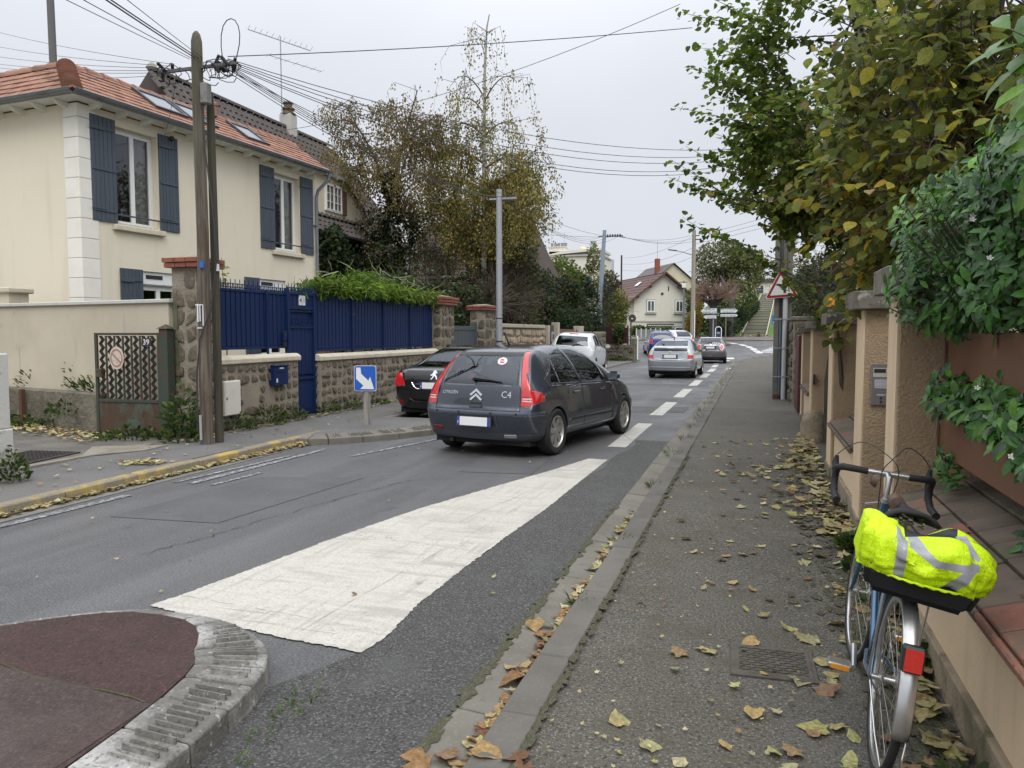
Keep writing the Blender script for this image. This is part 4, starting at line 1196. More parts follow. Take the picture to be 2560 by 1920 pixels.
mbx = thing('mailbox', 'small navy mailbox fixed to the stone wall', 'mailbox', (-8.07, 11.72, .93))
bx = part('box', MB().box(-.06, -.2, -.17, .09, .2, .16).box(-.06, -.21, .16, .11, .21, .185), m_blue, mbx, bevel=.008)
part('flap', MB().box(.09, -.14, .06, .098, .14, .10), m_blue, mbx, bevel=.002); part('name_label', MB().box(.09, -.06, .115, .094, .06, .14).box(.09, -.16, -.12, .094, -.12, -.05), M('label_white', (.6, .6, .62), .5), mbx)
mt = thing('meter_box', 'cream meter cabinet set in the stone wall', 'cabinet', (-8.08, 10.43, .63))
part('case', MB().box(-.05, -.2, -.28, .06, .2, .28), M('cabinet_cream', (.66, .63, .55), .6, layers=[('noise', 5., .5, .7, (.57, .54, .47), .7)]), mt, bevel=.008); part('door', MB().box(.06, -.185, -.265, .068, .185, .265), MATS['cabinet_cream'], mt, bevel=.003); part('lock', MB().box(.068, -.17, -.02, .074, -.15, .02), m_black, mt)
# ------------------------------------------------------------------ poles
up = thing('utility_pole', 'tall weathered wooden utility pole with pointed top and cable brackets', 'utility pole', (-7.39, 9.02, .08))
H = 5.72
part('shaft', MB().tube([(0, 0, -.1), (0.01, 0, 1.5), (.02, 0, 3), (.0, 0, 4.5), (0, .0, H - .26), (0, 0, H - .14), (0, 0, H - .04), (0, 0, H)], [.09, .086, .082, .079, .076, .074, .05, .02], 14), m_wood, up, smooth=60)
part('bracket', MB().box(-.55, -.02, H - .51, .62, .02, H - .47), M('galv_dark', (.12, .12, .12), .6, .5), up)
for i in range(13):
 part('cable_clamp', MB().obox(Matrix.Translation((random.choice([-1, 1]) * random.uniform(.25, .62), random.uniform(-.12, .12), H - .45 + random.uniform(-.12, .06))) @ Euler((random.random(), random.random(), random.random() * 3)).to_matrix().to_4x4(), .15, .04, .045), m_black, up, bevel=.01)
part('splice_box', MB().box(.10, -.09, H - 1.0, .21, .03, H - .72), M('box_grey', (.22, .21, .2), .6, layers=[('noise', 9., .5, .65, (.12, .11, .1), .8)]), up, bevel=.015)
for k in range(15):
 c = Vector((random.choice([-1, 1, 1]) * random.uniform(.12, .6), random.uniform(-.1, .1), H - .5)); a0 = random.uniform(0, 6); r = random.uniform(.08, .2)
 part('loop_wire', MB().tube([c + Vector((r * math.cos(a0 + a), .05 * math.sin(3 * a), r * .8 * math.sin(a0 + a) - .05)) for a in np.linspace(0, 5.2, 12)], .006, 4), m_cable, up)
part('loop_wire', MB().tube([(.42, 0, H - .42), (.40, 0, H - .25), (.405, 0, H - .1), (.44, .0, H + .02), (.50, 0, H + .085), (.57, 0, H + .1), (.63, 0, H + .07), (.68, 0, H - .01), (.70, 0, H - .12), (.69, 0, H - .25), (.64, 0, H - .42)], .007, 5), m_cable, up)
part('climbing_cable', MB().tube([(.12, -.05, H - 1.0), (.15, -.07, H - 1.6), (.25, -.07, H - 2.4), (.29, -.06, H - 3.1), (.2, -.09, H - 3.8), (.02, -.115, H - 4.2), (-.06, -.1, 1.0), (-.06, -.11, .2)], .011, 5), m_cable, up)
tg = M('tag_white', (.7, .7, .72), .6)
part('graffiti', MB().box(-.02, -.112, 1.75, .0, -.102, 2.0).box(.02, -.112, 1.76, .032, -.10, 1.98).box(-.05, -.11, 1.98, .07, -.095, 1.995).box(.06, -.10, 1.70, .072, -.09, 1.99).box(-.02, -.112, 1.66, .05, -.10, 1.675), tg, up)
part('blue_tag', MB().box(.035, -.105, 2.5, .095, -.085, 2.58), M('tag_blue', (.03, .12, .5), .5), up)
part('ground_wire', MB().tube([(.0, -.12, .1), (.0, -.125, .45)], .018, 6), M('pipe_grey', (.35, .35, .34), .6), up)
up2 = thing('utility_pole', 'shorter dark wooden pole strapped behind the tall pole', 'utility pole', (-7.335, 9.215, .08))
part('shaft', MB().tube([(0, 0, -.1), (0, 0, 2.5), (-.01, 0, 4.7), (-.01, 0, 4.95)], [.06, .058, .054, .035], 12), m_wood2, up2, smooth=60)
part('white_tag', MB().box(.06, -.05, 2.47, .08, -.01, 2.57), tg, up2)
lmp = thing('lamp_post', 'galvanised grey lamp post in front of the stone pier', 'lamp post', (-7.4, 22.1, .1))
m_galv = M('galvanised', (.38, .40, .42), .5, .35, layers=[('noise', (20., 20., 2.), .4, .65, (.28, .30, .33), .7)])
part('shaft', MB().tube([(0, 0, 0), (0, 0, .9), (0, 0, 5.85)], [.105, .098, .088], 12), m_galv, lmp, smooth=60)
part('bracket', MB().box(-.3, -.02, 5.55, .55, .02, 5.6), m_galv, lmp)
part('straps', MB().lathe([(.1, 1.3), (.103, 1.3), (.103, 1.34), (.1, 1.34)], 12).lathe([(.1, 2.0), (.103, 2.0), (.103, 2.03), (.1, 2.03)], 12), m_black, lmp)
t = thing('utility_pole', 'thin far pole rising behind the red roof at top left', 'utility pole', (-18.7, 17, 0))
part('shaft', MB().tube([(0, 0, 0), (-.0, 0, 8), (-.05, 0, 13)], [.12, .10, .09], 8), M('pole_grey', (.13, .125, .12), .9), t, smooth=60)
# ------------------------------------------------------------------ brown-roofed neighbour
m_cream2 = M('cream_wall', (0.60, 0.54, 0.40), .92, layers=[('noise', .7, .4, .7, (.50, .45, .34), .7)], bumps=[('noise', 40., .2, .006)])
m_offw = M('offwhite_wall', (0.68, 0.65, 0.57), .92, layers=[('noise', .5, .4, .7, (.60, .57, .49), .7), ('noise', (2., 2., .3), .6, .75, (.48, .46, .40), .5)])
m_dwood = M('brown_wood', (.10, .045, .03), .7)
h2 = thing('brown_roofed_house', 'house with steep dark brown tile roof and a white dormer window', 'house', (-14.9, 20.0, 0), R_(90))
# local x runs along the street (world +Y), local y into the plot (world -X)
part('wall', MB().box(0, 0, 0, 10.4, 6.2, 5.95), m_cream2, h2)
RX, RZ2, EZ, EY = 3.0, 9.74, 5.75, -.35
slope2 = math.hypot(RX - EY, RZ2 - EZ)
part('roof_deck', MB().add([(-.3, EY, EZ), (10.1, EY, EZ), (10.1, RX, RZ2), (-.3, RX, RZ2), (10.1, 6.5, EZ), (-.3, 6.5, EZ)], [(0, 1, 2, 3), (3, 2, 4, 5), (0, 3, 5), (1, 4, 2)]), m_tile_d, h2)
tile_plane(h2, (-.3, EY, EZ + .02), (1, 0, 0), (0, RX - EY, RZ2 - EZ), 10.4, slope2, .30, .36, m_tile_d, 300, name='roof_tile', thick=.03, wave=.06, tilt=.05, order=lambda c: -(c[0] * .25 + c[1]))
mb = MB()
for i in range(28):
 x = -.2 + i * .37
 rows = [[(x + q, RX + .14 * math.sin(t), RZ2 + .02 + .13 * math.cos(t)) for t in np.linspace(-1.7, 1.7, 7)] for q in (0, .36)]
 part('ridge_tile', MB().sheet(rows), m_tile_d, h2, smooth=True)
part('gable_finial', MB().lathe([(.12, 0), (.18, .08), (.13, .16), (.05, .24)], 10, Matrix.Translation((-.2, RX, RZ2))), M('grey_stone', (.28, .26, .23), .9), h2, smooth=True)
part('gable_wall', MB().prism([(0, 5.95), (6.2, 5.95), (RX, RZ2 - .15)], .2, Matrix(((0, 0, 1, 0), (1, 0, 0, 0), (0, 1, 0, 0), (0, 0, 0, 1)))), m_cream2, h2)
ch = part('chimney', MB().box(6.75, RX - .3, RZ2 - .5, 7.25, RX + .2, RZ2 + .55), M('chimney_grey', (.46, .44, .40), .9), h2, bevel=.02)
part('chimney_pot', MB().lathe([(.3, 0), (.3, .05), (.22, .07), (.2, .18), (.26, .2), (.26, .26), (.17, .28), (.15, .42), (.2, .44), (.2, .48), (.0, .5)], 12, Matrix.Translation((7.0, RX - .05, RZ2 + .55))), M('pot_brown', (.16, .12, .07), .9), ch, smooth=True)
dm = part('dormer', MB().prism([(3.2, 5.7), (7.6, 5.7), (6.7, 6.55), (5.6, 7.2), (3.2, 7.2)], 2.2, Matrix(((1, 0, 0, 0), (0, 0, -1, 1.9), (0, 1, 0, 0), (0, 0, 0, 1)))), m_cream2, h2)
part('dormer_roof', MB().box(3.0, -.5, 7.2, 5.8, 2.2, 7.3), M('zinc_sheet', (.33, .36, .39), .6, .3), dm)
window(h2, 4.2, 5.35, 6.0, 6.98, -.36, bars=2, curtain=[(0, 1)])
part('shutter', MB().box(5.38, -.40, 5.98, 5.62, -.34, 7.0), m_dwood, h2, bevel=.01)
part('verge_board', MB().tube([(5.6, -.36, 7.22), (6.72, -.36, 6.56), (7.9, -.36, 5.5)], .055, 5), m_dwood, h2)
pr = part('pent_roof', MB().add([(2.6, -1.15, 5.05), (9.4, -1.15, 5.05), (9.4, -.3, 5.72), (2.6, -.3, 5.72)], [(0, 1, 2, 3)]), m_tile_d, h2)
tile_plane(pr, (2.6, -1.15, 5.06), (1, 0, 0), (0, .85, .67), 6.8, 1.08, .3, .36, m_tile_d, 60, name='roof_tile', thick=.03, wave=.06, tilt=.05)
part('gutter', MB().tube([(2.5, -1.22, 5.02), (9.5, -1.22, 5.02)], .06, 6), m_black, h2)
part('annexe_roof', MB().box(-.9, -2.6, 2.95, 1.2, -.6, 3.05).box(-.6, -2.4, 0, 1.0, -.7, 2.95), m_tile, h2)
an = thing('tv_antenna', 'tall rake tv antenna strapped beside the chimney', 'antenna', (-17.8, 26.5, RZ2))
mb = MB().tube([(0, 0, -.3), (0, 0, 3.4)], .025, 5)
part('mast', mb, m_galv, an)
mb = MB().tube([(-.6, -1.2, 3.3), (.5, 1.3, 3.25)], .018, 4)
for i in range(12):
 f = i / 11; c = Vector((-.6, -1.2, 3.3)).lerp(Vector((.5, 1.3, 3.25)), f)
 mb.tube([c + Vector((.15, -.06, .12)), c, c + Vector((-.15, .06, .12))], .008, 3)
mb.tube([(-.2, -.5, 2.55), (.8, 1.6, 2.5)], .014, 4)
for i in range(7):
 c = Vector((-.2, -.5, 2.55)).lerp(Vector((.8, 1.6, 2.5)), i / 6); mb.tube([c + Vector((.2, -.1, 0)), c + Vector((-.2, .1, 0))], .007, 3)
part('aerial', mb, m_galv, an)
h3 = thing('tile_roof_house', 'weathered brown roof half hidden behind the birches', 'house', (-13, 38, 0))
part('wall', MB().prism([(-15.2, 35.4), (-10.1, 35.4), (-10.1, 42), (-15.2, 42)], 3.3, Matrix()), m_cream2, h3, world=True)
part('roof', MB().add([(-16.6, 34.9, 3.1), (-9.75, 34.9, 3.1), (-10.95, 38, 7.5), (-16.6, 38, 7.5), (-9.75, 42, 3.1), (-16.6, 42, 3.1)], [(0, 1, 2, 3), (3, 2, 4, 5), (1, 4, 2)]), M('old_brown_tile', (.075, .06, .047), .92, layers=[('noise', 1.2, .4, .65, (.10, .08, .062), .7)], bumps=[('noise', 9., .4, .03)]), h3, world=True)
tile_plane(h3, (-3.6, -3.1, 3.12), (1, 0, 0), (0, 3.1, 4.4), 6.6, 5.3, .32, .30, MATS['old_brown_tile'], 300, inside=lambda a, b: a < 6.7 - b * .225, name='roof_tile', thick=.03, order=lambda c: -c[0])
t = thing('apricot_house', 'small apricot gable house behind the hedges', 'house', (-14, 54, 0))
part('wall', MB().prism([(-2.6, 0), (2.6, 0), (2.6, 4.6), (0, 6.7), (-2.6, 4.6)], 6, frame((0, 0, 0), (1, 0, 0), (0, 0, 1))), M('apricot', (.58, .43, .27), .9), t)
part('roof', MB().add([(-2.9, -.2, 4.5), (0, -.2, 6.85), (0, -6.2, 6.85), (-2.9, -6.2, 4.5), (2.9, -.2, 4.5), (2.9, -6.2, 4.5)], [(0, 1, 2, 3), (1, 4, 5, 2)]), m_dwood, t)
# ------------------------------------------------------------------ boundary on the left beyond the fence
gg = thing('grey_gate', 'slate grey aluminium gate between two stone piers', 'gate', (-8.25, 20.05, .1))
m_gg = M('slate_alu', (.055, .07, .08), .5)
part('frame', MB().box(-.03, 0, 0, .03, .12, 1.84).box(-.03, 2.2, 0, .03, 2.34, 1.88).box(-.02, .12, 0, .02, .24, 1.9).box(-.03, .24, 1.66, .03, 2.2, 1.78), m_gg, gg, bevel=.006)
for i in range(7):
 part('board', MB().box(-.012, .24 + i * .28 + .004, .05, .012, .24 + (i + 1) * .28 - .004, 1.66), m_gg, gg, bevel=.003)
t = thing('letter_box', 'small grey letter box on the stone pier beside the black car', 'mailbox', (-7.96, 19.55, 1.22))
part('box', MB().box(0, -.17, -.16, .07, .17, .16), m_gg, t, bevel=.01); part('name_label', MB().box(.07, -.1, .02, .074, .1, .07), m_white, t)
t = thing('wire_screen', 'dark green wire mesh screen behind the grey gate', 'fence', (-9.2, 21.2, .1))
mb = MB()
for i in range(26): mb.tube([(0, -1.2 + i * .1, 0), (0, -1.2 + i * .1, 2.6)], .006, 3)
for i in range(12): mb.tube([(0, -1.2, .2 * i + .1), (0, 1.4, .2 * i + .1)], .006, 3)
part('mesh_panel', mb, M('green_wire', (.015, .035, .022), .6), t)
pw = thing('pale_stone_wall', 'pale wall faced with crazy stone pieces under a concrete coping', 'wall', (-8.25, 24.0, 0))
m_pst = M('pale_crazy_stone', (.40, .335, .235), .9, layers=[('noise', 5., .4, .7, (.30, .245, .17), .7)], var=.16, bumps=[('noise', 30., .4, .01)])
part('mortar', MB().box(-.15, -.35, 0, .11, 6.3, 1.86), M('brown_mortar', (.20, .15, .10), .95), pw)
stones(pw, frame((-8.137, 23.7, .2), (0, 1, 0), (0, 0, 1)), 6.5, 1.64, 22, 6, .035, m_pst, 77, gap=.02)
for i in range(3): part('coping', MB().box(-.22, -.35 + i * 2.1, 1.86, .18, 1.74 + i * 2.1, 1.99), M('coping_pale', (.42, .38, .30), .9), pw, bevel=.015)
part('end_post', MB().box(-.2, 6.3, 0, .2, 6.62, 1.98), MATS['coping_pale'], pw, bevel=.01)
t = thing('letter_box', 'dark post box panel between two concrete posts', 'mailbox', (-8.2, 31.3, 0))
part('panel', MB().box(-.05, -.25, .1, .05, .3, 2.0), M('panel_brown', (.06, .05, .04), .8), t); part('box', MB().box(.05, -.16, 1.3, .10, .2, 1.72), M('box_white', (.35, .35, .36), .5), t, bevel=.01); part('slot', MB().box(.10, -.08, 1.4, .105, .12, 1.62), m_black, t)
for (y, zt, lab) in ((32.1, 2.12, 'pale concrete post beside the letter panel'), (36.6, 2.0, 'broad grey concrete post beyond the wooden gate')):
 t = thing('concrete_post', lab, 'post', (-8.2, y, 0)); w = .16 if y < 34 else .5
 part('post', MB().box(-.15, -w, 0, .15, w, zt), MATS['coping_pale'], t, bevel=.015)
t = thing('wooden_gate', 'brown wooden gate half hidden behind the white car', 'gate', (-8.25, 32.6, .1))
m_bw = M('gate_wood', (.16, .085, .045), .8, layers=[('noise', (8., 8., 1.), .4, .65, (.11, .06, .035), .7)])
part('rail', MB().box(.012, 0, 1.55, .05, 3.2, 1.68).box(.012, 0, .15, .05, 3.2, .28), m_bw, t)
for i in range(18): part('board', MB().box(-.012, i * .178 + .005, 0, .012, (i + 1) * .178 - .005, 1.75), m_bw, t)
t = thing('stone_wall', 'low rough wall under the overhanging hedge beyond the wooden gate', 'wall', (-8.25, 37.2, 0))
part('mortar', MB().box(-.15, 0, 0, .11, 6.2, 1.75), m_mortar, t); stones(t, frame((-8.137, 37.2, .2), (0, 1, 0), (0, 0, 1)), 6.2, 1.5, 16, 5, .04, m_stone, 91)
bf = thing('brown_sheet_gate', 'dark brown sheet metal double gate on a low wall', 'gate', (-8.35, 44.2, 1.05), math.atan2(-.5, 1.5))
m_bs = M('brown_sheet', (.048, .022, .02), .6, layers=[('noise', 3., .4, .7, (.06, .03, .028), .7)])
for i in range(2):
 lf = part('leaf', MB().box(.74 * i + .02, -.01, .02, .74 * (i + 1) - .01, .01, .98 - .05 * i), m_bs, bf)
 for k in range(5): part('rib', MB().box(.74 * i + .06 + k * .14, -.03, .04, .74 * i + .08 + k * .14, -.01, .94), m_bs, lf)
part('frame', MB().box(-.04, -.04, -.1, .02, .04, 1.12).box(.72, -.04, 0, .76, .03, 1.06).box(1.46, -.04, -.1, 1.52, .04, 1.05), m_bs, bf)
for k in range(12): part('spike', MB().tube([(.06 + k * .125, 0, .95), (.06 + k * .125, 0, 1.14)], [.012, .004], 4), M('spike_red', (.12, .03, .03), .6), bf)
part('jamb_sheet', MB().box(-.45, -.02, -.1, -.06, .02, 1.2), M('dark_sheet', (.03, .03, .032), .6), bf)
t = thing('stone_wall', 'old mossy stone wall below the brown sheet gate', 'wall', (-8.55, 43.9, 0), math.atan2(-.4, 1.5))
part('mortar', MB().box(-.4, .0, 0, 2.1, .4, 1.0).box(1.9, .0, 1.0, 2.12, .35, 1.35), M('mossy_mortar', (.16, .14, .10), .95, layers=[('noise', 4., .45, .6, (.08, .085, .05), .8)]), t)
stones(t, wmat(t) @ frame((-.4, -.0, .12), (1, 0, 0), (0, 0, 1)), 2.5, .85, 8, 4, .05, m_stone, 101)
t = thing('traffic_mirror', 'round convex mirror seen from behind on its post', 'mirror', (-7.0, 45.2, .1))
part('post', MB().tube([(0, 0, 0), (0, 0, 2.3)], .04, 8), m_wood2, t); part('back', MB().lathe([(0, 0), (.15, .015), (.225, .06), (.235, .08), (0, .08)], 20, frame((.06, -.05, 2.42), (1, .5, 0), (0, 0, 1))), M('mirror_back', (.05, .035, .03), .6), t, smooth=True)
part('label', MB().obox(frame((.1, -.175, 2.4), (1, .5, 0), (0, 0, 1)), .12, .05, .01), m_white, t)
t = thing('white_bollard', 'thin white bollard at the bend of the left pavement', 'bollard', (-6.75, 46.2, .1))
part('post', MB().tube([(0, 0, 0), (0, 0, 1.32), (0, 0, 1.4)], [.05, .05, .02], 8), m_white, t)
# ------------------------------------------------------------------ far side of the junction
hw = thing('white_gable_house', 'white gabled house with brown roof at the end of the street', 'house', (-9.6, 84.6, .8), R_(30))
g = 3.35
part('wall', MB().prism([(-g, 0), (g, 0), (g, 4.75), (0, 7.25), (-g, 4.75)], 13, frame((0, 0, 0), (1, 0, 0), (0, 0, 1)) @ Matrix.Scale(-1, 4, (0, 0, 1))), m_offw, hw)
m_rf = M('far_brown_roof', (.125, .075, .062), .85, layers=[('noise', 1.5, .4, .65, (.10, .062, .052), .6)])
for s_ in (-1, 1):
 a = Vector((s_ * (g + .75), 0, 4.1)); b = Vector((0, 0, 7.25))
 up_ = b - a; n = 9
 for k in range(n):
  p = a + up_ * (k / n); q = a + up_ * ((k + 1.15) / n)
  part('tile_course', MB().add([(p.x, -.55, p.z + .12), (p.x, 13.3, p.z + .12), (q.x, 13.3, q.z + .06), (q.x, -.55, q.z + .06), (p.x, -.55, p.z + .04), (p.x, 13.3, p.z + .04)], [(0, 1, 2, 3), (0, 4, 5, 1)]), m_rf, hw)
 part('bargeboard', MB().prism([(a.x, a.z - .05), (b.x, b.z - .02), (b.x, b.z + .2), (a.x, a.z + .15)], .1, frame((0, -.56, 0), (1, 0, 0), (0, 0, 1))), m_dwood, hw)
 for k in (.25, .6): part('bracket', MB().obox(frame((a.x * (1 - k), -.3, a.z + up_.z * k - .18), (1, 0, 0), (0, 1, 0)), .16, .5, .2), m_dwood, hw)
part('string_course', MB().box(-g - .05, -.08, 2.05, g + .05, .0, 2.18), M('grey_band', (.42, .40, .36), .9), hw)
for (x0, x1, z0, z1) in ((-1.95, -1.0, 3.1, 4.4), (1.35, 2.3, 3.1, 4.4), (-1.95, -.85, .5, 1.55), (1.35, 2.45, .5, 1.55)):
 part('window_recess', MB().box(x0 - .04, -.012, z0 - .04, x1 + .04, 0, z1 + .06), M('grey_surround', (.16, .15, .14), .8), hw)
 window(hw, x0, x1, z0, z1, -.09, fw=.09); part('sill', MB().box(x0 - .15, -.2, z0 - .16, x1 + .15, 0, z0 - .04), MATS['grey_band'], hw)
part('awning', MB().box(-1.9, -.35, 1.68, 1.1, -.05, 1.86), M('awning_dark', (.09, .08, .075), .8), hw)
for k in range(14): part('awning_scallop', MB().box(-1.88 + k * .212, -.36, 1.62, -1.74 + k * .212, -.35, 1.70), m_white, hw)
part('roof_light', MB().add([(-1.75, 3.2, 6.12), (-1.75, 4.2, 6.12), (-1.2, 4.2, 6.58), (-1.2, 3.2, 6.58)], [(0, 1, 2, 3)]), M('skylight_white', (.7, .72, .75), .3), hw)
part('roof_light', MB().add([(-2.6, 9.2, 5.42), (-2.6, 10.2, 5.42), (-2.0, 10.2, 5.93), (-2.0, 9.2, 5.93)], [(0, 1, 2, 3)]), MATS['skylight_white'], hw)
part('cable_box', MB().box(-.3, -.1, 5.0, -.05, 0, 5.2).box(.5, -.06, 5.4, .6, 0, 5.9), m_black, hw)
h5 = thing('grey_roof_house', 'taller beige house with grey roof behind the white gable', 'house', (-11.2, 108, 1), R_(28))
part('wall', MB().prism([(-3.4, 0), (3.0, 0), (3.0, 7.9), (.2, 10.1), (-3.4, 7.2)], 10, frame((0, 0, 0), (1, 0, 0), (0, 0, 1)) @ Matrix.Scale(-1, 4, (0, 0, 1))), m_cream2, h5)
part('roof', MB().add([(-4.2, -.4, 6.7), (.2, -.4, 10.25), (.2, 10.5, 10.25), (-4.2, 10.5, 6.7), (3.5, -.4, 7.6), (3.5, 10.5, 7.6)], [(0, 1, 2, 3), (1, 4, 5, 2)]), M('far_grey_roof', (.13, .115, .11), .9), h5)
part('chimney', MB().box(-1.5, 2, 8.6, -.9, 2.6, 11.0), m_brick, h5)
part('aerial', MB().tube([(-1.2, 2.3, 11), (-1.2, 2.3, 13.4)], .03, 4), m_galv, h5)
hb = thing('apartment_block', 'long cream apartment block with a row of chimney pots on top', 'building', (-31, 132, 1))
part('wall', MB().box(-4.6, 0, 0, 5.2, 10, 14.2).prism([(-4.6, 14.2), (5.2, 14.9), (5.2, 15.3), (-1.8, 14.9), (-4.6, 14.25)], 10, frame((0, 10, 0), (1, 0, 0), (0, 0, 1))), m_offw, hb)
part('attic', MB().box(-4.4, 1, 14.2, 5.0, 9, 15.0), m_offw, hb)
part('cornice', MB().box(-4.8, -.3, 13.95, 5.4, 10, 14.2), M('cornice_grey', (.40, .38, .34), .9), hb)
part('chimney_stack', MB().box(-4.2, 1, 14.2, -1.2, 3, 15.7).box(-4.35, .9, 15.7, -1.05, 3.1, 15.85), m_offw, hb)
for k in range(5): part('chimney_pot', MB().lathe([(.24, 0), (.24, .6), (.27, .62), (.27, .7)], 8, Matrix.Translation((-3.9 + k * .62, 2, 15.85))), M('pot_dark', (.25, .24, .25), .8), hb)
part('cupola', MB().lathe([(.9, 0), (.7, .6), (.3, .9), (.2, 1.3)], 10, Matrix.Translation((1.4, 3, 15.0))), m_cream2, hb)
part('aerial', MB().tube([(-1.7, 2, 15.8), (-1.7, 2, 18.4)], .03, 4).tube([(-2.3, 2, 17.6), (-1.0, 2, 17.6)], .02, 4).tube([(-2.0, 2, 18.3), (-.4, 2, 18.3)], .02, 4), m_galv, hb)
for k in range(2):
 t = thing('industrial_chimney', ['pale thin chimney stack, left of the far pair', 'pale thin chimney stack, right of the far pair'][k], 'chimney', (-50 + k * 1.25, 272, 0)); part('shaft', MB().tube([(0, 0, 0), (0, 0, 27.5)], [.75 - .2 * k, .6 - .15 * k], 10), M('far_stack', (.42, .43, .47), .9), t)
for i, (lab, x, y, zt, zb_, mm, r) in enumerate([('concrete pole with street lamp arm at the end of the lane', -4.75, 62, 9.68, .5, M('pole_concrete', (.30, .27, .215), .9), .19), ('thin far pole left of the white gable roof', -15.1, 90, 10.7, 0, m_wood2, .13)]):
 t = thing('utility_pole', lab, 'utility pole', (x, y, 0)); part('shaft', MB().tube([(0, 0, zb_), (0, 0, zt)], [r, r * .75], 8), mm, t, smooth=60)
 if i == 0:
  part('lamp_arm', MB().tube([(-.1, 0, 7.75), (-.9, -.1, 8.0), (-1.3, -.15, 8.1)], .04, 6), m_galv, t); part('lamp_head', MB().obox(Matrix.Translation((-1.6, -.2, 8.14)) @ Matrix.Rotation(R_(8), 4, 'Y'), .7, .28, .08), M('lamp_dark', (.08, .09, .1), .5), t, bevel=.02)
  part('crossarm', MB().box(.0, -.1, 8.9, .5, .1, 8.96).box(0, -.1, 9.2, .4, .1, 9.25), m_black, t); part('banner', MB().box(.12, -.22, 1.3, .2, -.18, 3.4), MATS['tag_white'], t)
l2 = thing('lamp_post', 'blue grey lamp post leaning behind the tall hedges', 'lamp post', (-8.95, 46, .1))
part('shaft', MB().tube([(-.1, 0, 0), (0, 0, 4.4), (.2, 0, 7.7)], [.17, .14, .11], 10), M('bluegrey_galv', (.27, .33, .39), .5, .3), l2, smooth=60); part('bracket', MB().box(-.18, -.03, 7.3, 1.3, .03, 7.36), m_black, l2)
for k in range(6): part('cable_clamp', MB().box(.35 + k * .15, -.05, 7.28, .42 + k * .15, .05, 7.44), m_black, l2)
l3 = thing('cabinet_pole', 'slim grey pole with a white cable box in front of the white house', 'post', (-6.48, 73.5, 1)); part('shaft', MB().tube([(0, 0, 0), (0, 0, 5.5)], [.10, .08], 8), M('slim_grey', (.16, .18, .2), .6), l3); part('box', MB().box(-.17, -.17, 4.85, .17, .17, 5.25), m_white, l3, bevel=.03); part('bracket', MB().box(-.7, -.03, 5.35, .3, .03, 5.4), m_black, l3)
# fence and clipped hedge in front of the white house
ff = thing('panel_fence', 'low grey mesh fence with white concrete posts before the far house', 'fence', (-11.3, 76.6, .75))
for i in range(12):
 x = i * .47
 if i in (0, 1, 2, 3, 4, 5, 8, 11): part('post', MB().box(x - .05, -.06, 0, x + .05, .06, 1.36), M('post_white', (.58, .57, .53), .8), ff, bevel=.01)
part('mesh_panel', MB().box(0, -.01, .25, 2.4, .01, 1.25), M('mesh_grey', (.20, .23, .22), .8, layers=[('noise', (0.1, 0.1, 30.), .45, .6, (.13, .15, .145), .8)]), ff)
part('dark_panel', MB().box(2.45, -.02, .1, 5.1, .02, 1.32), M('mesh_dark', (.04, .055, .05), .8), ff)
part('plinth', MB().box(-.6, -.12, -.5, 5.3, .12, .22), MATS['coping_pale'], ff)
# stepped path up the grass bank
st = tag(thing('hill_steps', 'long flight of timber edged steps climbing the grass bank', 'steps', (-.2, 80, tz(-.2, 80))), 'long flight of timber edged steps climbing the grass bank', 'steps')
m_step = M('step_gravel', (.34, .29, .235), .95, layers=[('noise', 2., .4, .65, (.27, .225, .18), .7)])
m_riser = M('step_timber', (.05, .04, .03), .9)
n = 18
for i in range(n):
 t0 = i / n; t1 = (i + 1) / n
 y0, y1 = 80.5 + 70 * t0, 80.5 + 70 * t1
 c0 = -.25 + 2.35 * t0; c1 = -.25 + 2.35 * t1
 zt = tz(c1, y1) + .12; zl = tz(c0, y0) + .12
 part('tread', MB().add([(c0 - 1.12, y0, zl - .16), (c0 + 1.12, y0, zl - .16), (c1 + 1.12, y1, zt - .46), (c1 - 1.12, y1, zt - .46)], [(0, 1, 2, 3)]), m_step, st, world=True)
 part('riser', MB().box(c0 - 1.15, y0 - .06, zl - .55, c0 + 1.15, y0 + .06, zl - .14), m_riser, st, world=True)
for s_ in (-1, 1):
 part('edging', MB().sheet([[(-.25 + s_ * 1.2 + 2.35 * t_ - .06, 80.5 + 70 * t_, tz(0, 80.5 + 70 * t_) + .15) for t_ in np.linspace(0, 1, 10)], [(-.25 + s_ * 1.2 + 2.35 * t_ + .06, 80.5 + 70 * t_, tz(0, 80.5 + 70 * t_) + .15) for t_ in np.linspace(0, 1, 10)]]), MATS['coping_pale'], st, world=True)
gb = MB()
for (xa, xb) in ((-14, -1.5), (.9, 14)):
 gb.sheet([[(x + (2.35 * (y - 80.5) / 70), y, tz(x + 2.35 * (y - 80.5) / 70, y) + .06 + .05 * math.sin(x * 2 + y)) for x in np.linspace(xa, xb, 14)] for y in np.linspace(80.2, 152, 30)])
structure('grass_bank', gb, M('grass_bank', (.075, .135, .025), .95, layers=[('noise', 2., .4, .65, (.11, .175, .035), .7), ('noise', 12., .55, .75, (.05, .075, .02), .6)], bumps=[('noise', 30., .8, .06)]))
rk = thing('rubble_edge', 'low brown rubble wall at the foot of the steps', 'wall', (-.5, 79.4, tz(0, 79.4)))
stones(rk, frame((-1.9, 79.2, tz(0, 79) - .05), (1, 0, 0), (0, 0, 1)), 3.1, .42, 12, 2, .1, M('rubble_brown', (.24, .15, .10), .95, var=.3), 5)
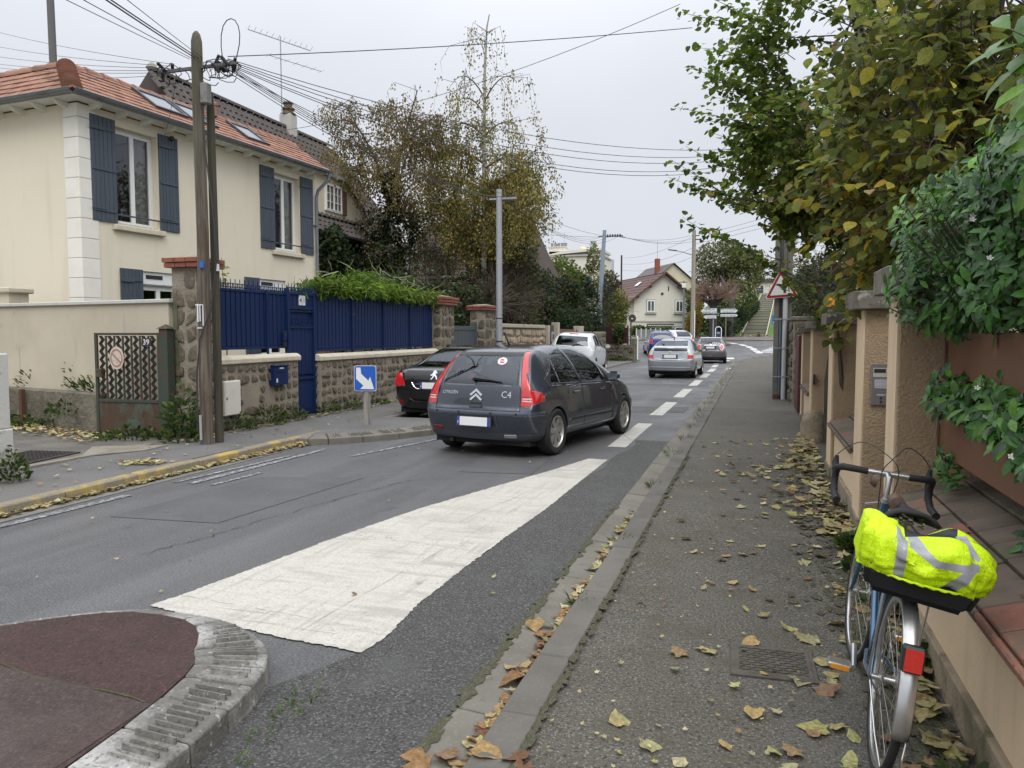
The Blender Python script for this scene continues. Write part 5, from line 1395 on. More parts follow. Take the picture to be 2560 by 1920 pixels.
for k, x in enumerate((-1.25, .25)):
 t = thing('short_bollard', ['dark squat bollard at the left foot of the steps', 'dark squat bollard at the right foot of the steps'][k], 'bollard', (x, 78.9, tz(x, 78.9) + .08)); part('post', MB().box(-.13, -.13, 0, .13, .13, .46), M('bollard_green', (.025, .04, .03), .6), t, bevel=.02); part('band', MB().box(-.14, -.14, .3, .14, .14, .36), M('bollard_band', (.15, .17, .15), .5), t)
# railing, street and parked cars at the head of the steps
t = thing('railing', 'pale metal railing at the top of the grass bank', 'railing', (0, 156, tz(0, 150)))
part('rail', MB().box(-9, -.04, 1.05, 8, .04, 1.15).box(-9, -.03, .3, 8, .03, .36), M('railing_pale', (.45, .47, .48), .6), t)
for i in range(14): part('baluster', MB().box(-9 + i * 1.28, -.04, -.3, -8.92 + i * 1.28, .04, 1.1), MATS['railing_pale'], t)
part('low_wall', MB().box(-9, .3, -1, 9, .6, .5), MATS['coping_pale'], t)
t = thing('far_building', 'pale building glimpsed above the top of the steps', 'building', (2, 190, 8)); part('wall', MB().box(-6, 0, 0, 10, 8, 5.5), m_offw, t); part('roof', MB().box(-7, -.5, 5.5, 11, 9, 6.2), m_tile_d, t)
for i in range(5): part('window', MB().box(-5 + i * 3, -.05, 2.5, -3.6 + i * 3, 0, 4.2), M('far_glass', (.08, .09, .1), .2), t)
# direction signs
ds = thing('direction_sign', 'white arrow signs pointing left on a post before the pollard', 'sign', (-3.65, 66, tz(0, 66)))
m_sgn = M('sign_white', (.62, .65, .66), .5); m_sgb = M('sign_dark_edge', (.05, .055, .06), .5)
def arrow_sign(root, x0, x1, z0, z1, left, txt, sz):
 zm = (z0 + z1) / 2; h = z1 - z0
 P = [(x0, zm), (x0 + h * .5, z0), (x1, z0), (x1, z1), (x0 + h * .5, z1)] if left else [(x0, z0), (x1 - h * .5, z0), (x1, zm), (x1 - h * .5, z1), (x0, z1)]
 sg = part('panel', MB().prism(P, .03, frame((0, 0, 0), (1, 0, 0), (0, 0, 1))), m_sgb, root)
 cx = sum(p[0] for p in P) / 5; cz = zm
 Q = [(cx + (x - cx) * .955, cz + (z - cz) * .84) for x, z in P]
 part('face', MB().prism(Q, .008, frame((0, -.03, 0), (1, 0, 0), (0, 0, 1))), m_sgn, sg)
 n = len(txt)
 for i, s_ in enumerate(txt):
  text_part('lettering', s_, sz, m_sgb, sg, frame(((x0 + x1) / 2 + (.08 if left else -.05), -.042, z1 - h * (i + .55) / (n + .05)), (1, 0, 0), (0, 0, 1)), .001)
arrow_sign(ds, -.8, .56, 2.55, 3.05, True, ['HERBLAY', 'PIERRELAYE'], .21)
arrow_sign(ds, -.56, .52, 2.14, 2.48, True, ['Conservatoire', 'de Musique'], .14)
part('post', MB().tube([(.25, .05, 0), (.25, .05, 3.0)], .04, 6), m_galv, ds)
ds2 = thing('direction_sign', 'white arrow signs pointing right on a post before the hedge', 'sign', (-2.15, 67, tz(0, 67)))
arrow_sign(ds2, -.75, .70, 2.60, 2.98, False, ['Maison de Quartier', 'des Naquettes'], .16)
arrow_sign(ds2, -.75, .70, 2.28, 2.52, False, ['Stade Leo Lagrange'], .15)
part('post', MB().tube([(-.28, .05, 0), (-.28, .05, 2.95)], .045, 6), M('post_khaki', (.2, .18, .13), .8), ds2)
ar = thing('arch_sign', 'white hoop barrier with a small blue name plate', 'sign', (-2.97, 66, tz(0, 66)))
part('hoop', MB().tube([(-.24, 0, 0), (-.24, 0, 1.2)] + [(-.24 * math.cos(a), 0, 1.25 + .24 * math.sin(a)) for a in np.linspace(.2, 2.94, 8)] + [(.24, 0, 1.2), (.24, 0, 0)], .035, 6), m_white, ar, smooth=True)
part('plate', MB().box(-.19, -.02, .86, .19, .02, 1.10), M('plate_blue', (.03, .06, .28), .5), ar); part('lettering', MB().box(-.14, -.024, 1.01, .14, -.02, 1.035).box(-.11, -.024, .93, .11, -.02, .955), m_white, ar)
bs = thing('crossing_sign', 'blue pedestrian crossing sign partly behind the warning post', 'sign', (1.45, 62, tz(0, 62)))
part('panel', MB().box(-.32, -.02, 1.85, .32, .02, 2.5), M('sign_blue', (.012, .10, .42), .45), bs, bevel=.01); part('triangle', MB().prism([(-.25, 1.93), (.25, 1.93), (0, 2.4)], .004, frame((0, -.021, 0), (1, 0, 0), (0, 0, 1))), m_white, bs); part('walker', MB().prism([(-.05, 1.97), (0, 2.1), (.05, 1.97), (.03, 2.2), (-.03, 2.2)], .004, frame((0, -.026, 0), (1, 0, 0), (0, 0, 1))), m_black, bs)
part('post', MB().tube([(0, .05, 0), (0, .05, 2.4)], .035, 6), m_galv, bs)
t = thing('striped_post', 'red and white marker post by the railing at the top', 'post', (-.85, 150, tz(0, 150)))
part('post', MB().tube([(0, 0, 0), (0, 0, 3.2)], .16, 8), m_white, t); part('red_band', MB().tube([(0, 0, 1.6), (0, 0, 2.4)], .17, 8), M('band_red', (.4, .03, .03), .6), t)
# ------------------------------------------------------------------ right side: rendered pillars, low walls with brick copings, planters
m_rough = M('roughcast', (0.52, 0.375, 0.235), .95, layers=[('noise', 1.2, .4, .7, (0.45, 0.325, 0.20), .7), ('noise', 5., .6, .72, (.38, .30, .20), .6), ('noise', (4., 4., .5), .6, .75, (.33, .265, .18), .5)], bumps=[('noise', 62., 1.0, .035), ('noise', 150., .6, .01)])
m_smooth = M('smooth_render', (0.68, 0.52, 0.34), .92, layers=[('noise', (5., 5., .6), .54, .7, (.43, .35, .24), .6), ('noise', 2.4, .6, .74, (.36, .32, .22), .6), ('noise', 1.5, .4, .7, (0.59, 0.45, 0.295), .7), ('noise', 20., .6, .75, (.47, .36, .235), .5)], bumps=[('noise', 60., .3, .006)])
m_plinth = M('mossy_plinth', (0.30, 0.24, 0.165), .95, layers=[('noise', 4., .42, .62, (0.13, 0.115, 0.07), .8), ('noise', 8., .55, .7, (.075, .08, .03), .7)], bumps=[('noise', 40., .6, .015)])
m_capg = M('weathered_cap', (0.18, 0.16, 0.13), .95, layers=[('noise', (10., 10., 3.), .5, .62, (0.095, 0.083, 0.066), .85), ('noise', 9., .6, .68, (.46, .44, .39), .75)], bumps=[('noise', 25., .7, .015)])
m_bcop = M('coping_brick', (0.27, 0.115, 0.075), .92, layers=[('noise', 5., .42, .62, (0.13, 0.10, 0.075), .8), ('noise', 2.2, .5, .65, (.15, .14, .08), .8), ('noise', 45., .55, .75, (.33, .19, .13), .5)], bumps=[('noise', 45., .5, .008)], var=.15, hue=.01)
m_bcop2 = M('coping_brick_old', (0.155, 0.118, 0.088), .95, layers=[('noise', 5., .42, .62, (0.09, 0.074, 0.055), .8), ('noise', 2.2, .48, .65, (.105, .10, .05), .85)], bumps=[('noise', 45., .5, .008)], var=.15)
m_planter = M('planter_board', (0.145, 0.072, 0.037), .6, layers=[('noise', (3., 1.2, 14.), .4, .65, (0.165, 0.062, 0.03), .7), ('noise', 5., .6, .75, (.27, .12, .06), .5), ('noise', (1.5, 5., 1.2), .62, .74, (.11, .05, .03), .6)], bumps=[('noise', (10., 3., 60.), .15, .003)])
def pillar(label, y0, y1, zt, capz, depth=.46, x=.82):
 t = thing('wall_pillar', label, 'pillar', (x, (y0 + y1) / 2, .05))
 mb = MB().box(.012, y0, .18, depth, y1, zt)
 part('shaft', mb, m_rough, t, bevel=.006); t2 = t.children[-1]
 t2.location = (0, -(y0 + y1) / 2, -.05)
 o = part('road_face', MB().box(0, y0 + .012, .18, .011, y1 - .012, zt - .004), m_smooth, t); o.location = t2.location
 o = part('plinth', MB().box(-.012, y0 - .012, -.1, depth + .01, y1 + .012, .18), m_plinth, t, bevel=.01); o.location = t2.location
 o = part('cap', MB().box(-.085, y0 - .09, zt, depth + .06, y1 + .09, capz), m_capg, t, bevel=.007); o.location = t2.location
 return t
P1 = pillar('nearest rendered pillar, beside the wooden planters', 5.17, 5.52, 1.92, 2.08)
P2 = pillar('rendered pillar with the steel intercom panel', 6.70, 7.17, 1.865, 2.01)
P3 = pillar('rendered pillar, third from the bicycle, between brick coping and leaf pile', 9.25, 9.74, 1.77, 1.90)
P4 = pillar('rendered pillar with a rounded stone lump at its foot', 12.55, 12.98, 1.74, 1.86)
P5 = pillar('last rendered pillar before the dark red gate', 15.05, 15.4, 1.69, 1.77)
def coping_wall(label, y0, y1, zlow, near):
 t = thing('low_wall', label, 'wall', (.85, y0, .05))
 w = part('wall', MB().box(.01, 0, .16, .42, y1 - y0, zlow - .055), m_smooth, t)
 part('plinth', MB().box(-.02, 0, -.1, .42, y1 - y0, .16), m_plinth, t, bevel=.01)
 ang = R_(17)
 rows = [(-.045, .21), (.172, .20), (.378, .12)]
 m0 = Matrix.Translation((0, 0, zlow - .05)) @ Matrix.Rotation(-ang, 4, 'Y')
 part('bed', MB().obox(m0 @ Matrix.Translation((.21, (y1 - y0) / 2, -.025)), .48, y1 - y0, .04), m_mortar, t)
 for r, (a, w_) in enumerate(rows):
  y = .0 + .05 * r
  while y < y1 - y0 - .03:
   L = min(random.uniform(.215, .235), y1 - y0 - y)
   d = near + y
   o = MB().obox(m0 @ Matrix.Translation((a + w_ / 2, y + L / 2, .014 + .004 * r + random.uniform(-.003, .003))) @ Matrix.Rotation(random.uniform(-.012, .012), 4, 'X'), w_ - .006, L - .007, .042)
   part('brick', o, m_bcop if (y0 + y < 3.1 or random.random() < .1) else m_bcop2, t, bevel=.005)
   y += L
 # rounded nosing bricks along the front edge
 y = 0
 while y < y1 - y0 - .03:
  L = min(.23, y1 - y0 - y)
  o = MB().obox(m0 @ Matrix.Translation((-.058, y + L / 2, -.006)), .026, L - .006, .05)
  part('nosing_brick', o, m_bcop if y0 + y < 3.1 else m_bcop2, t, bevel=.008)
  y += L
 return t
coping_wall('low rendered wall with sloping brick coping below the planters', 1.3, 5.16, .66, 1.3)
coping_wall('low rendered wall with brick coping between the intercom pillar and the next', 7.18, 9.24, .68, 7.2)
coping_wall('far low wall with brick coping before the last pillar', 12.99, 15.04, .72, 13)
def planter(label, z0, z1, y0, y1, x=1.06):
 t = thing('planter_box', label, 'planter', (x, y1, z0))
 L = y1 - y0; h = z1 - z0
 part('front_board', MB().box(0, -L, 0, .028, 0, h), m_planter, t, bevel=.004)
 part('end_board', MB().box(.028, -.028, 0, .36, 0, h), m_planter, t, bevel=.004)
 part('floor_board', MB().box(.03, -L, .0, .36, -.03, .03), m_planter, t)
 part('back_board', MB().box(.36, -L, 0, .385, 0, h), m_planter, t)
 part('soil', MB().box(.03, -L, h - .08, .355, -.03, h - .05), M('soil', (.035, .025, .018), 1), t)
 part('corner_batten', MB().box(-.008, -.035, -.01, .0, .004, h + .01), m_dwood, t)
 return t
planter('lower rust brown wooden planter over the brick coping', .965, 1.205, 1.6, 5.16)
planter('upper rust brown wooden planter behind the shrub', 1.42, 1.68, 1.6, 5.16, 1.085)
planter('short rust brown planter, lower of two behind the intercom pillar', .95, 1.2, 7.5, 9.2, 1.10)
planter('short rust brown planter, upper of two behind the intercom pillar', 1.36, 1.6, 7.5, 9.2, 1.10)
ic = thing('intercom', 'grey steel intercom panel on the rendered pillar', 'intercom', (.955, 6.695, 1.27))
m_st = M('steel_panel', (.25, .235, .23), .42, .55)
pz = part('plate', MB().box(-.075, -.016, -.165, .075, 0, .165), m_st, ic, bevel=.004)
part('display', MB().box(-.055, -.02, .095, .03, -.016, .125), m_black, pz); part('display_frame', MB().box(-.062, -.018, .06, .04, -.0165, .132), M('plastic_pale', (.42, .42, .36), .4), pz)
part('speaker_grille', MB().box(-.05, -.019, -.03, .05, -.0165, .045), M('grille_pale', (.45, .46, .48), .5, layers=[('noise', (.1, .1, 260.), .45, .55, (.25, .25, .26), .8)]), pz)
part('button', MB().lathe([(.014, 0), (.014, .014), (.009, .018), (0, .018)], 12, frame((.056, -.016, .11), (1, 0, 0), (0, 0, 1))), M('chrome', (.7, .7, .7), .15, 1), pz, smooth=True)
part('button', MB().lathe([(.008, 0), (.008, .008), (0, .009)], 10, frame((0, -.016, -.135), (1, 0, 0), (0, 0, 1))).lathe([(.008, 0), (.008, .008), (0, .009)], 10, frame((0, -.016, -.105), (1, 0, 0), (0, 0, 1))), m_black, pz)
part('logo', MB().box(-.03, -.0175, -.085, .03, -.0165, -.078), M('print_white', (.6, .6, .6), .5), pz)
t = thing('gate_lever', 'small dark lever handle by the pillar corner', 'handle', (1.13, 6.45, .95)); part('lever', MB().tube([(-.02, 0, .08), (0, 0, .02), (.03, -.01, -.1)], [.012, .016, .006], 6), M('zinc_dark', (.12, .12, .12), .5, .5), t)
t = thing('recessed_gate', 'dark brown gate set back between the two nearest pillars', 'gate', (1.22, 5.53, .1))
for i in range(8): part('board', MB().box(0, i * .145 + .004, 0, .03, (i + 1) * .145 - .004, 1.55), m_dwood, t)
t = thing('recessed_gate', 'dark gate set back between the leaf pile pillars', 'gate', (1.22, 9.76, .1))
for i in range(16): part('board', MB().box(0, i * .172 + .004, 0, .03, (i + 1) * .172 - .004, 1.6), M('dark_gate', (.05, .04, .032), .8), t)
t = thing('corner_stone', 'rounded guard stone at the foot of the pillar', 'stone', (.86, 12.40, .05))
part('stone', MB().lathe([(.19, -.1), (.19, .25), (.17, .36), (.10, .44), (.0, .47)], 14), m_plinth, t, smooth=True)
t = thing('beacon_light', 'orange beacon lamp on a grey stub over the pillar', 'lamp', (.93, 11.0, 1.75)); part('stub', MB().box(-.03, -.03, 0, .03, .03, .27), m_capg, t); part('lens', MB().lathe([(.05, .27), (.055, .29), (.05, .38), (.03, .39), (0, .39)], 12), M('amber', (.75, .28, .02), .3), t, smooth=True)
part('lock_plate', MB().box(-.09, 1.45, -.85, -.06, 1.55, -.7), m_black, t)
rg_ = thing('red_gate', 'dark red metal gate standing open by the rubble wall', 'gate', (.84, 16.9, .08)); part('leaf', MB().box(-.04, -.9, .03, .03, .3, 1.55), M('oxblood', (.085, .017, .015), .5), rg_, bevel=.01)
sw = thing('rubble_wall', 'end of an old rubble wall beside the concrete pole', 'wall', (.78, 18.4, .05))
part('core', MB().box(.02, .03, -.1, .6, 6, 1.9), m_mortar, sw); stones(sw, frame((.80, 18.42, .05), (1, 0, 0), (0, 0, 1)), .56, 1.92, 2, 9, .05, m_stone, 131); stones(sw, frame((.795, 24.3, .05), (0, -1, 0), (0, 0, 1)), 5.8, 1.92, 14, 7, .04, m_stone, 137)
part('top_slab', MB().box(-.02, 0, 1.9, .64, 6, 2.0), m_capg, sw, bevel=.02)
# concrete pole with conduits and the bend warning sign
cp = thing('concrete_pole', 'grey concrete pole with conduits strapped to it, rising into the tree', 'utility pole', (.58, 20.0, .05))
m_cpole = M('pole_concrete2', (.17, .16, .135), .92, layers=[('noise', 5., .4, .65, (.11, .105, .09), .7)])
part('shaft', MB().box(-.17, -.08, -.1, -.05, .1, 6.6).box(.12, -.06, -.1, .24, .1, 6.6).box(-.05, -.03, -.1, .12, .06, 6.6), m_cpole, cp, bevel=.01)
part('conduit', MB().tube([(.08, -.11, .0), (.085, -.11, 2.52)], .058, 10), M('conduit_white', (.50, .50, .49), .5), cp, smooth=True)
part('conduit', MB().tube([(-.02, -.10, .1), (-.02, -.10, 2.0)], .03, 8), M('conduit_blue', (.10, .14, .18), .5), cp, smooth=True)
part('cable', MB().tube([(-.045, -.1, .0), (-.04, -.1, 6.2)], .012, 5), m_cable, cp); part('cable', MB().tube([(.0, -.1, .0), (.01, -.09, 3.2), (.0, -.1, 6.2)], .012, 5), m_cable, cp)
for z in (.55, 1.25, 1.95): part('strap', MB().box(-.18, -.175, z, .25, -.165, z + .025).box(-.18, -.175, z, -.172, .1, z + .025), m_galv, cp)
part('foot_shoe', MB().box(-.16, -.14, 0, -.02, -.08, .12), M('rust', (.1, .045, .025), .85), cp); part('crossarm', MB().box(-.5, -.05, 6.2, .6, .05, 6.28), m_black, cp)
ws = thing('warning_sign', 'red bordered triangular sign warning of a left bend', 'sign', (.58, 19.82, 2.53))
def tri_r(s, r, n=5):
 P = [(-s / 2, 0), (s / 2, 0), (0, s * .866)]; out = []
 for k in range(3):
  p = Vector(P[k]); c = Vector((0, s * .2887)); d = (p - c).normalized(); ctr = p - d * (2 * r)
  a0 = math.atan2(d.y, d.x)
  for q in np.linspace(-R_(60), R_(60), n): out.append((ctr.x + r * math.cos(a0 + q), ctr.y + r * math.sin(a0 + q)))
 return out
fm = frame((0, 0, 0), (1, .0, 0), (0, 0, 1)) @ Matrix.Rotation(R_(4), 4, 'Z')
part('back_plate', MB().prism(tri_r(.78, .035), .02, fm), m_white, ws)
def sc(P, k, c=(0, .2252)): return [(c[0] + (x - c[0]) * k, c[1] + (y - c[1]) * k) for x, y in P]
part('red_border', MB().prism(sc(tri_r(.78, .035), .955), .004, fm @ Matrix.Translation((0, 0, .02))), M('sign_red', (.26, .013, .018), .45), ws)
part('white_face', MB().prism(sc(tri_r(.78, .022), .70), .004, fm @ Matrix.Translation((0, 0, .024))), M('sign_face', (.62, .63, .60), .5), ws)
outer = [(-.115, .335), (-.03, .325), (.05, .27), (.085, .18), (.095, .085), (.065, .115), (.045, .075)]
inner_ = [(.03, .17), (.0, .235), (-.055, .28), (-.13, .305)]
part('curve_arrow', MB().prism([(-.135, .315), (-.09, .34), (-.01, .33), (.06, .275), (.095, .18), (.105, .085), (.075, .12), (.05, .08), (.04, .17), (.005, .24), (-.05, .28)], .003, fm @ Matrix.Translation((0, 0, .028))), m_black, ws)
part('bracket', MB().box(-.1, .025, .12, .2, .1, .16), m_galv, ws)
# blue arrow sign on the build-out
ks = thing('keep_right_sign', 'blue square sign with white diagonal arrow on a short wooden post', 'sign', (-6.27, 11.66, .12))
part('post', MB().box(-.045, -.05, -.1, .045, .04, .66), M('post_grey_wood', (.30, .285, .25), .85, layers=[('noise', (25., 25., 2.), .42, .62, (.2, .19, .165), .8)]), ks, bevel=.006)
ks_m = frame((0, -.055, .58), (math.cos(R_(17)), math.sin(R_(17)), 0), (0, 0, 1))
def rrect(w, h, r, n=4):
 out = []
 for cx, cy, a0 in ((w - r, r, -90), (w - r, h - r, 0), (r, h - r, 90), (r, r, 180)):
  for q in np.linspace(0, 90, n): out.append((cx + r * math.cos(R_(a0 + q)) - w / 2, cy + r * math.sin(R_(a0 + q))))
 return out
part('rim', MB().prism(rrect(.375, .43, .035), .012, ks_m), m_white, ks)
part('panel', MB().prism([(x * .96, .215 + (y - .215) * .965) for x, y in rrect(.375, .43, .035)], .003, ks_m @ Matrix.Translation((0, 0, .012))), M('sign_blue2', (.012, .10, .46), .45), ks)
part('arrow', MB().prism([(-.15, .395), (-.075, .395), (-.065, .29), (.055, .175), (.085, .24), (.15, .03), (-.085, .035), (-.03, .09), (-.15, .205)][::1], .003, ks_m @ Matrix.Translation((0, 0, .0155))), m_white, ks)
# ------------------------------------------------------------------ vehicles
from mathutils.bvhtree import BVHTree
def on_skin(tree, x, z, off=.004):
 h, n, i, d = tree.ray_cast(Vector((x, -2, z)), Vector((0, 1, 0)))
 if h is None: return frame((x, 0, z), (1, 0, 0), (0, 0, 1))
 xa = Vector((1, 0, 0)) - n * n.x
 m = frame(h + n * off, xa, Vector((0, 0, 1)) - n * n.z)
 return m
def on_flank(tree, y, z, s, off=.003):
 h, n, i, d = tree.ray_cast(Vector((s * 3, y, z)), Vector((-s, 0, 0)))
 if h is None: return frame((s * .87, y, z), (0, s, 0), (0, 0, 1))
 return frame(h + n * off, Vector((0, s, 0)) - n * n.y * s, Vector((0, 0, 1)) - n * n.z)
m_tyre = M('tyre_rubber', (.018, .018, .018), .85, bumps=[('noise', 60., .3, .004)], obj=True)
m_alloy = M('alloy', (.46, .45, .42), .35, .7, layers=[('noise', 6., .5, .7, (.30, .28, .24), .6)], obj=True)
m_liner = M('wheel_liner', (.008, .008, .008), .95)
m_trim = M('trim_black', (.015, .015, .016), .4)
m_lin = M('cabin_lining', (.03, .03, .032), .9)
m_seat = M('seat_grey', (.045, .045, .05), .9)
m_cglass = glass_mat('car_glass', (.50, .56, .56), .62)
m_dglass = glass_mat('car_glass_dark', (.13, .15, .16), .5)
m_redl = M('tail_lamp_red', (.50, .014, .016), .12, coat=1., spec=.6)
m_clearl = M('tail_lamp_clear', (.55, .52, .52), .1, coat=1.)
m_chrome = M('chrome_trim', (.72, .72, .74), .12, 1.)
m_plate = M('plate_face', (.74, .74, .73), .45)
m_eu = M('plate_blue', (.02, .06, .36), .45)
m_pl = M('plate_frame', (.02, .02, .02), .5)
def paint(name, col, metal=.35, rough=.32):
 return M(name, col, rough, metal, coat=1., layers=[('noise', 1.3, .4, .7, tuple(c * .82 for c in col), .5)], rl=('noise', 2.2, .35, .7, rough, rough + .14), obj=True)
def carve(bm, poly, axis, side, mi, only=(0,), nmin=.25, lim=None):
 c = Vector((sum(p[0] for p in poly) / len(poly), sum(p[1] for p in poly) / len(poly)))
 lo = (min(p[0] for p in poly) - .02, min(p[1] for p in poly) - .02); hi = (max(p[0] for p in poly) + .02, max(p[1] for p in poly) + .02)
 def pr(v): return (v.y, v.z) if axis == 'x' else ((v.x, v.z) if axis == 'y' else (v.x, v.y))
 def ok(f):
  if f.material_index not in only: return False
  n = f.normal
  d = n.x if axis == 'x' else (n.y if axis == 'y' else n.z)
  if d * side < nmin: return False
  if axis == 'x' and f.calc_center_median().x * side < .2: return False
  if lim and not lim(f.calc_center_median()): return False
  ps = [pr(v.co) for v in f.verts]
  return max(p[0] for p in ps) > lo[0] and min(p[0] for p in ps) < hi[0] and max(p[1] for p in ps) > lo[1] and min(p[1] for p in ps) < hi[1]
 n = len(poly)
 for i in range(n):
  a = Vector(poly[i]); b = Vector(poly[(i + 1) % n]); d = b - a
  nn = Vector((-d.y, d.x))
  if nn.dot(c - a) > 0: nn = -nn
  if axis == 'x': co, no = (0, a.x, a.y), (0, nn.x, nn.y)
  elif axis == 'y': co, no = (a.x, 0, a.y), (nn.x, 0, nn.y)
  else: co, no = (a.x, a.y, 0), (nn.x, nn.y, 0)
  fs = [f for f in bm.faces if ok(f)]
  if not fs: return
  ge = set(fs)
  for f in fs:
   ge.update(f.edges); ge.update(f.verts)
  bmesh.ops.bisect_plane(bm, geom=list(ge), dist=1e-5, plane_co=co, plane_no=no)
 for f in bm.faces:
  if not ok(f): continue
  p = Vector(pr(f.calc_center_median())); ins = True
  for i in range(n):
   a = Vector(poly[i]); d = Vector(poly[(i + 1) % n]) - a; nn = Vector((-d.y, d.x)); s1 = nn.dot(c - a)
   if nn.dot(p - a) * s1 < -1e-9: ins = False; break
  if ins: f.material_index = mi
def car_body(tab, bulge=.05, fbulge=.16, lev=2, crease=None, zB=.2, zM=.5):
 bm = bmesh.new(); nC = len(tab)
 grid = []
 for i, r in enumerate(tab):
  yB, yM, yK, yE, yT, zK, zE, zT, wM, wK, wE = r
  b = zB + (.04 if i in (0, nC - 1) else 0)
  S_ = [(wM - .07, yB, b), (wM - .015, yB * .5 + yM * .5, b + (zM - b) * .45), (wM, yM, min(zM, zK - .03)), (wM * .35 + wK * .65, (yM + yK) / 2, zM * .4 + zK * .6), (wK, yK, zK), ((wK + wE) / 2 + .018, (yK + yE) / 2, (zK + zE) / 2), (wE, yE, zE)]
  top = [(wE * .62, yE * .4 + yT * .6, zE * .3 + zT * .7), (0, yT, zT)]
  half = [(0, yB, b), ((wM - .07) * .55, yB, b)] + S_ + top
  ring = [bm.verts.new((x, y, z)) for x, y, z in half]
  left = [bm.verts.new((-x, y, z)) for x, y, z in half[1:-1]]
  grid.append(ring + left[::-1])
 n = len(grid[0]); H = len(half)
 for i in range(nC - 1):
  for j in range(n):
   j2 = (j + 1) % n
   bm.faces.new((grid[i][j], grid[i][j2], grid[i + 1][j2], grid[i + 1][j]))
 # closed tail and nose: rows across between the left and right side points
 for gi, sg, bl in ((0, -1, bulge), (nC - 1, 1, fbulge)):
  G = grid[gi]
  R = [G[j] for j in range(1, H - 1)]; Lf = [G[n - j] for j in range(1, H - 1)]
  mids = []
  for a, b in zip(R, Lf):
   m = bm.verts.new(((a.co + b.co) / 2 + Vector((0, sg * bl, 0)))); q1 = bm.verts.new(a.co * .75 + b.co * .25 + Vector((0, sg * bl * .7, 0))); q2 = bm.verts.new(a.co * .25 + b.co * .75 + Vector((0, sg * bl * .7, 0)))
   mids.append((a, q1, m, q2, b))
  for p, q in zip(mids[:-1], mids[1:]):
   for k in range(4):
    bm.faces.new((p[k], p[k + 1], q[k + 1], q[k]) if sg > 0 else (p[k + 1], p[k], q[k], q[k + 1]))
  for row, c in ((mids[0], G[0]), (mids[-1], G[H - 1])):
   try:
    bm.faces.new((row[0], row[1], row[2], c)); bm.faces.new((row[2], row[3], row[4], c))
   except ValueError: pass
 bmesh.ops.recalc_face_normals(bm, faces=bm.faces)
 if crease:
  cl = bm.edges.layers.float.new('crease_edge')
  for (i, j, v) in crease:
   a = grid[i][j]; 
   for e in a.link_edges:
    o = e.other_vert(a)
    for i2 in (i - 1, i + 1):
     if 0 <= i2 < nC and o == grid[i2][j]: e[cl] = max(e[cl], v)
 me = bpy.data.meshes.new('cage'); bm.to_mesh(me); bm.free()
 o = bpy.data.objects.new('cage', me); COL.objects.link(o)
 md = o.modifiers.new('s', 'SUBSURF'); md.levels = lev; md.render_levels = lev
 dg = bpy.context.evaluated_depsgraph_get()
 me2 = bpy.data.meshes.new_from_object(o.evaluated_get(dg))
 bpy.data.objects.remove(o)
 bm = bmesh.new(); bm.from_mesh(me2); bpy.data.meshes.remove(me2)
 bm.normal_update()
 return bm
def split_body(bm, root, slots, drop=()):
 bm.normal_update(); out = {}
 out['tree'] = BVHTree.FromBMesh(bm)
 groups = {}
 for f in bm.faces: groups.setdefault(f.material_index, []).append(f)
 jobs = []
 for mi, fs in groups.items():
  if mi in drop: continue
  name, m, thick = slots[mi]
  todo = set(fs); comps = []
  while todo:
   st = [todo.pop()]; comp = []
   while st:
    f = st.pop(); comp.append(f)
    for e in f.edges:
     for g in e.link_faces:
      if g in todo: todo.discard(g); st.append(g)
   comps.append(comp)
  comps.sort(key=len, reverse=True)
  small = []
  for k, comp in enumerate(comps):
   area = sum(f.calc_area() for f in comp)
   if k and area < .004: small += comp; continue
   nm = name
   if mi == 0 and k:
    nx = sum(abs(f.normal.x) for f in comp) / len(comp); ny = sum(f.normal.y for f in comp) / len(comp)
    nm = 'door' if nx > .6 else ('tailgate' if ny < -.3 else 'body_panel')
   jobs.append((nm, m, thick, comp))
  if small:
   for i_, j_ in enumerate(jobs):
    if j_[0] == name: j_[3].extend(small); break
 for nm, m, thick, fs in jobs:
  idx = {}; vs = []; ns = []; pf = []
  for f in fs:
   q = []
   for v in f.verts:
    if v not in idx:
     idx[v] = len(vs); vs.append(tuple(v.co)); ns.append(tuple(v.normal))
    q.append(idx[v])
   pf.append(q)
  me = bpy.data.meshes.new(nm); me.from_pydata(vs, [], pf)
  me.polygons.foreach_set('use_smooth', [True] * len(pf))
  me.normals_split_custom_set_from_vertices(ns)
  o = put(nm, me, m, root)
  if thick:
   me.materials.append(m_lin)
   sm = o.modifiers.new('thick', 'SOLIDIFY'); sm.thickness = thick; sm.offset = -1; sm.material_offset = 1; sm.use_rim = True; sm.material_offset_rim = 0
  out.setdefault(nm, o)
 bm.free()
 return out
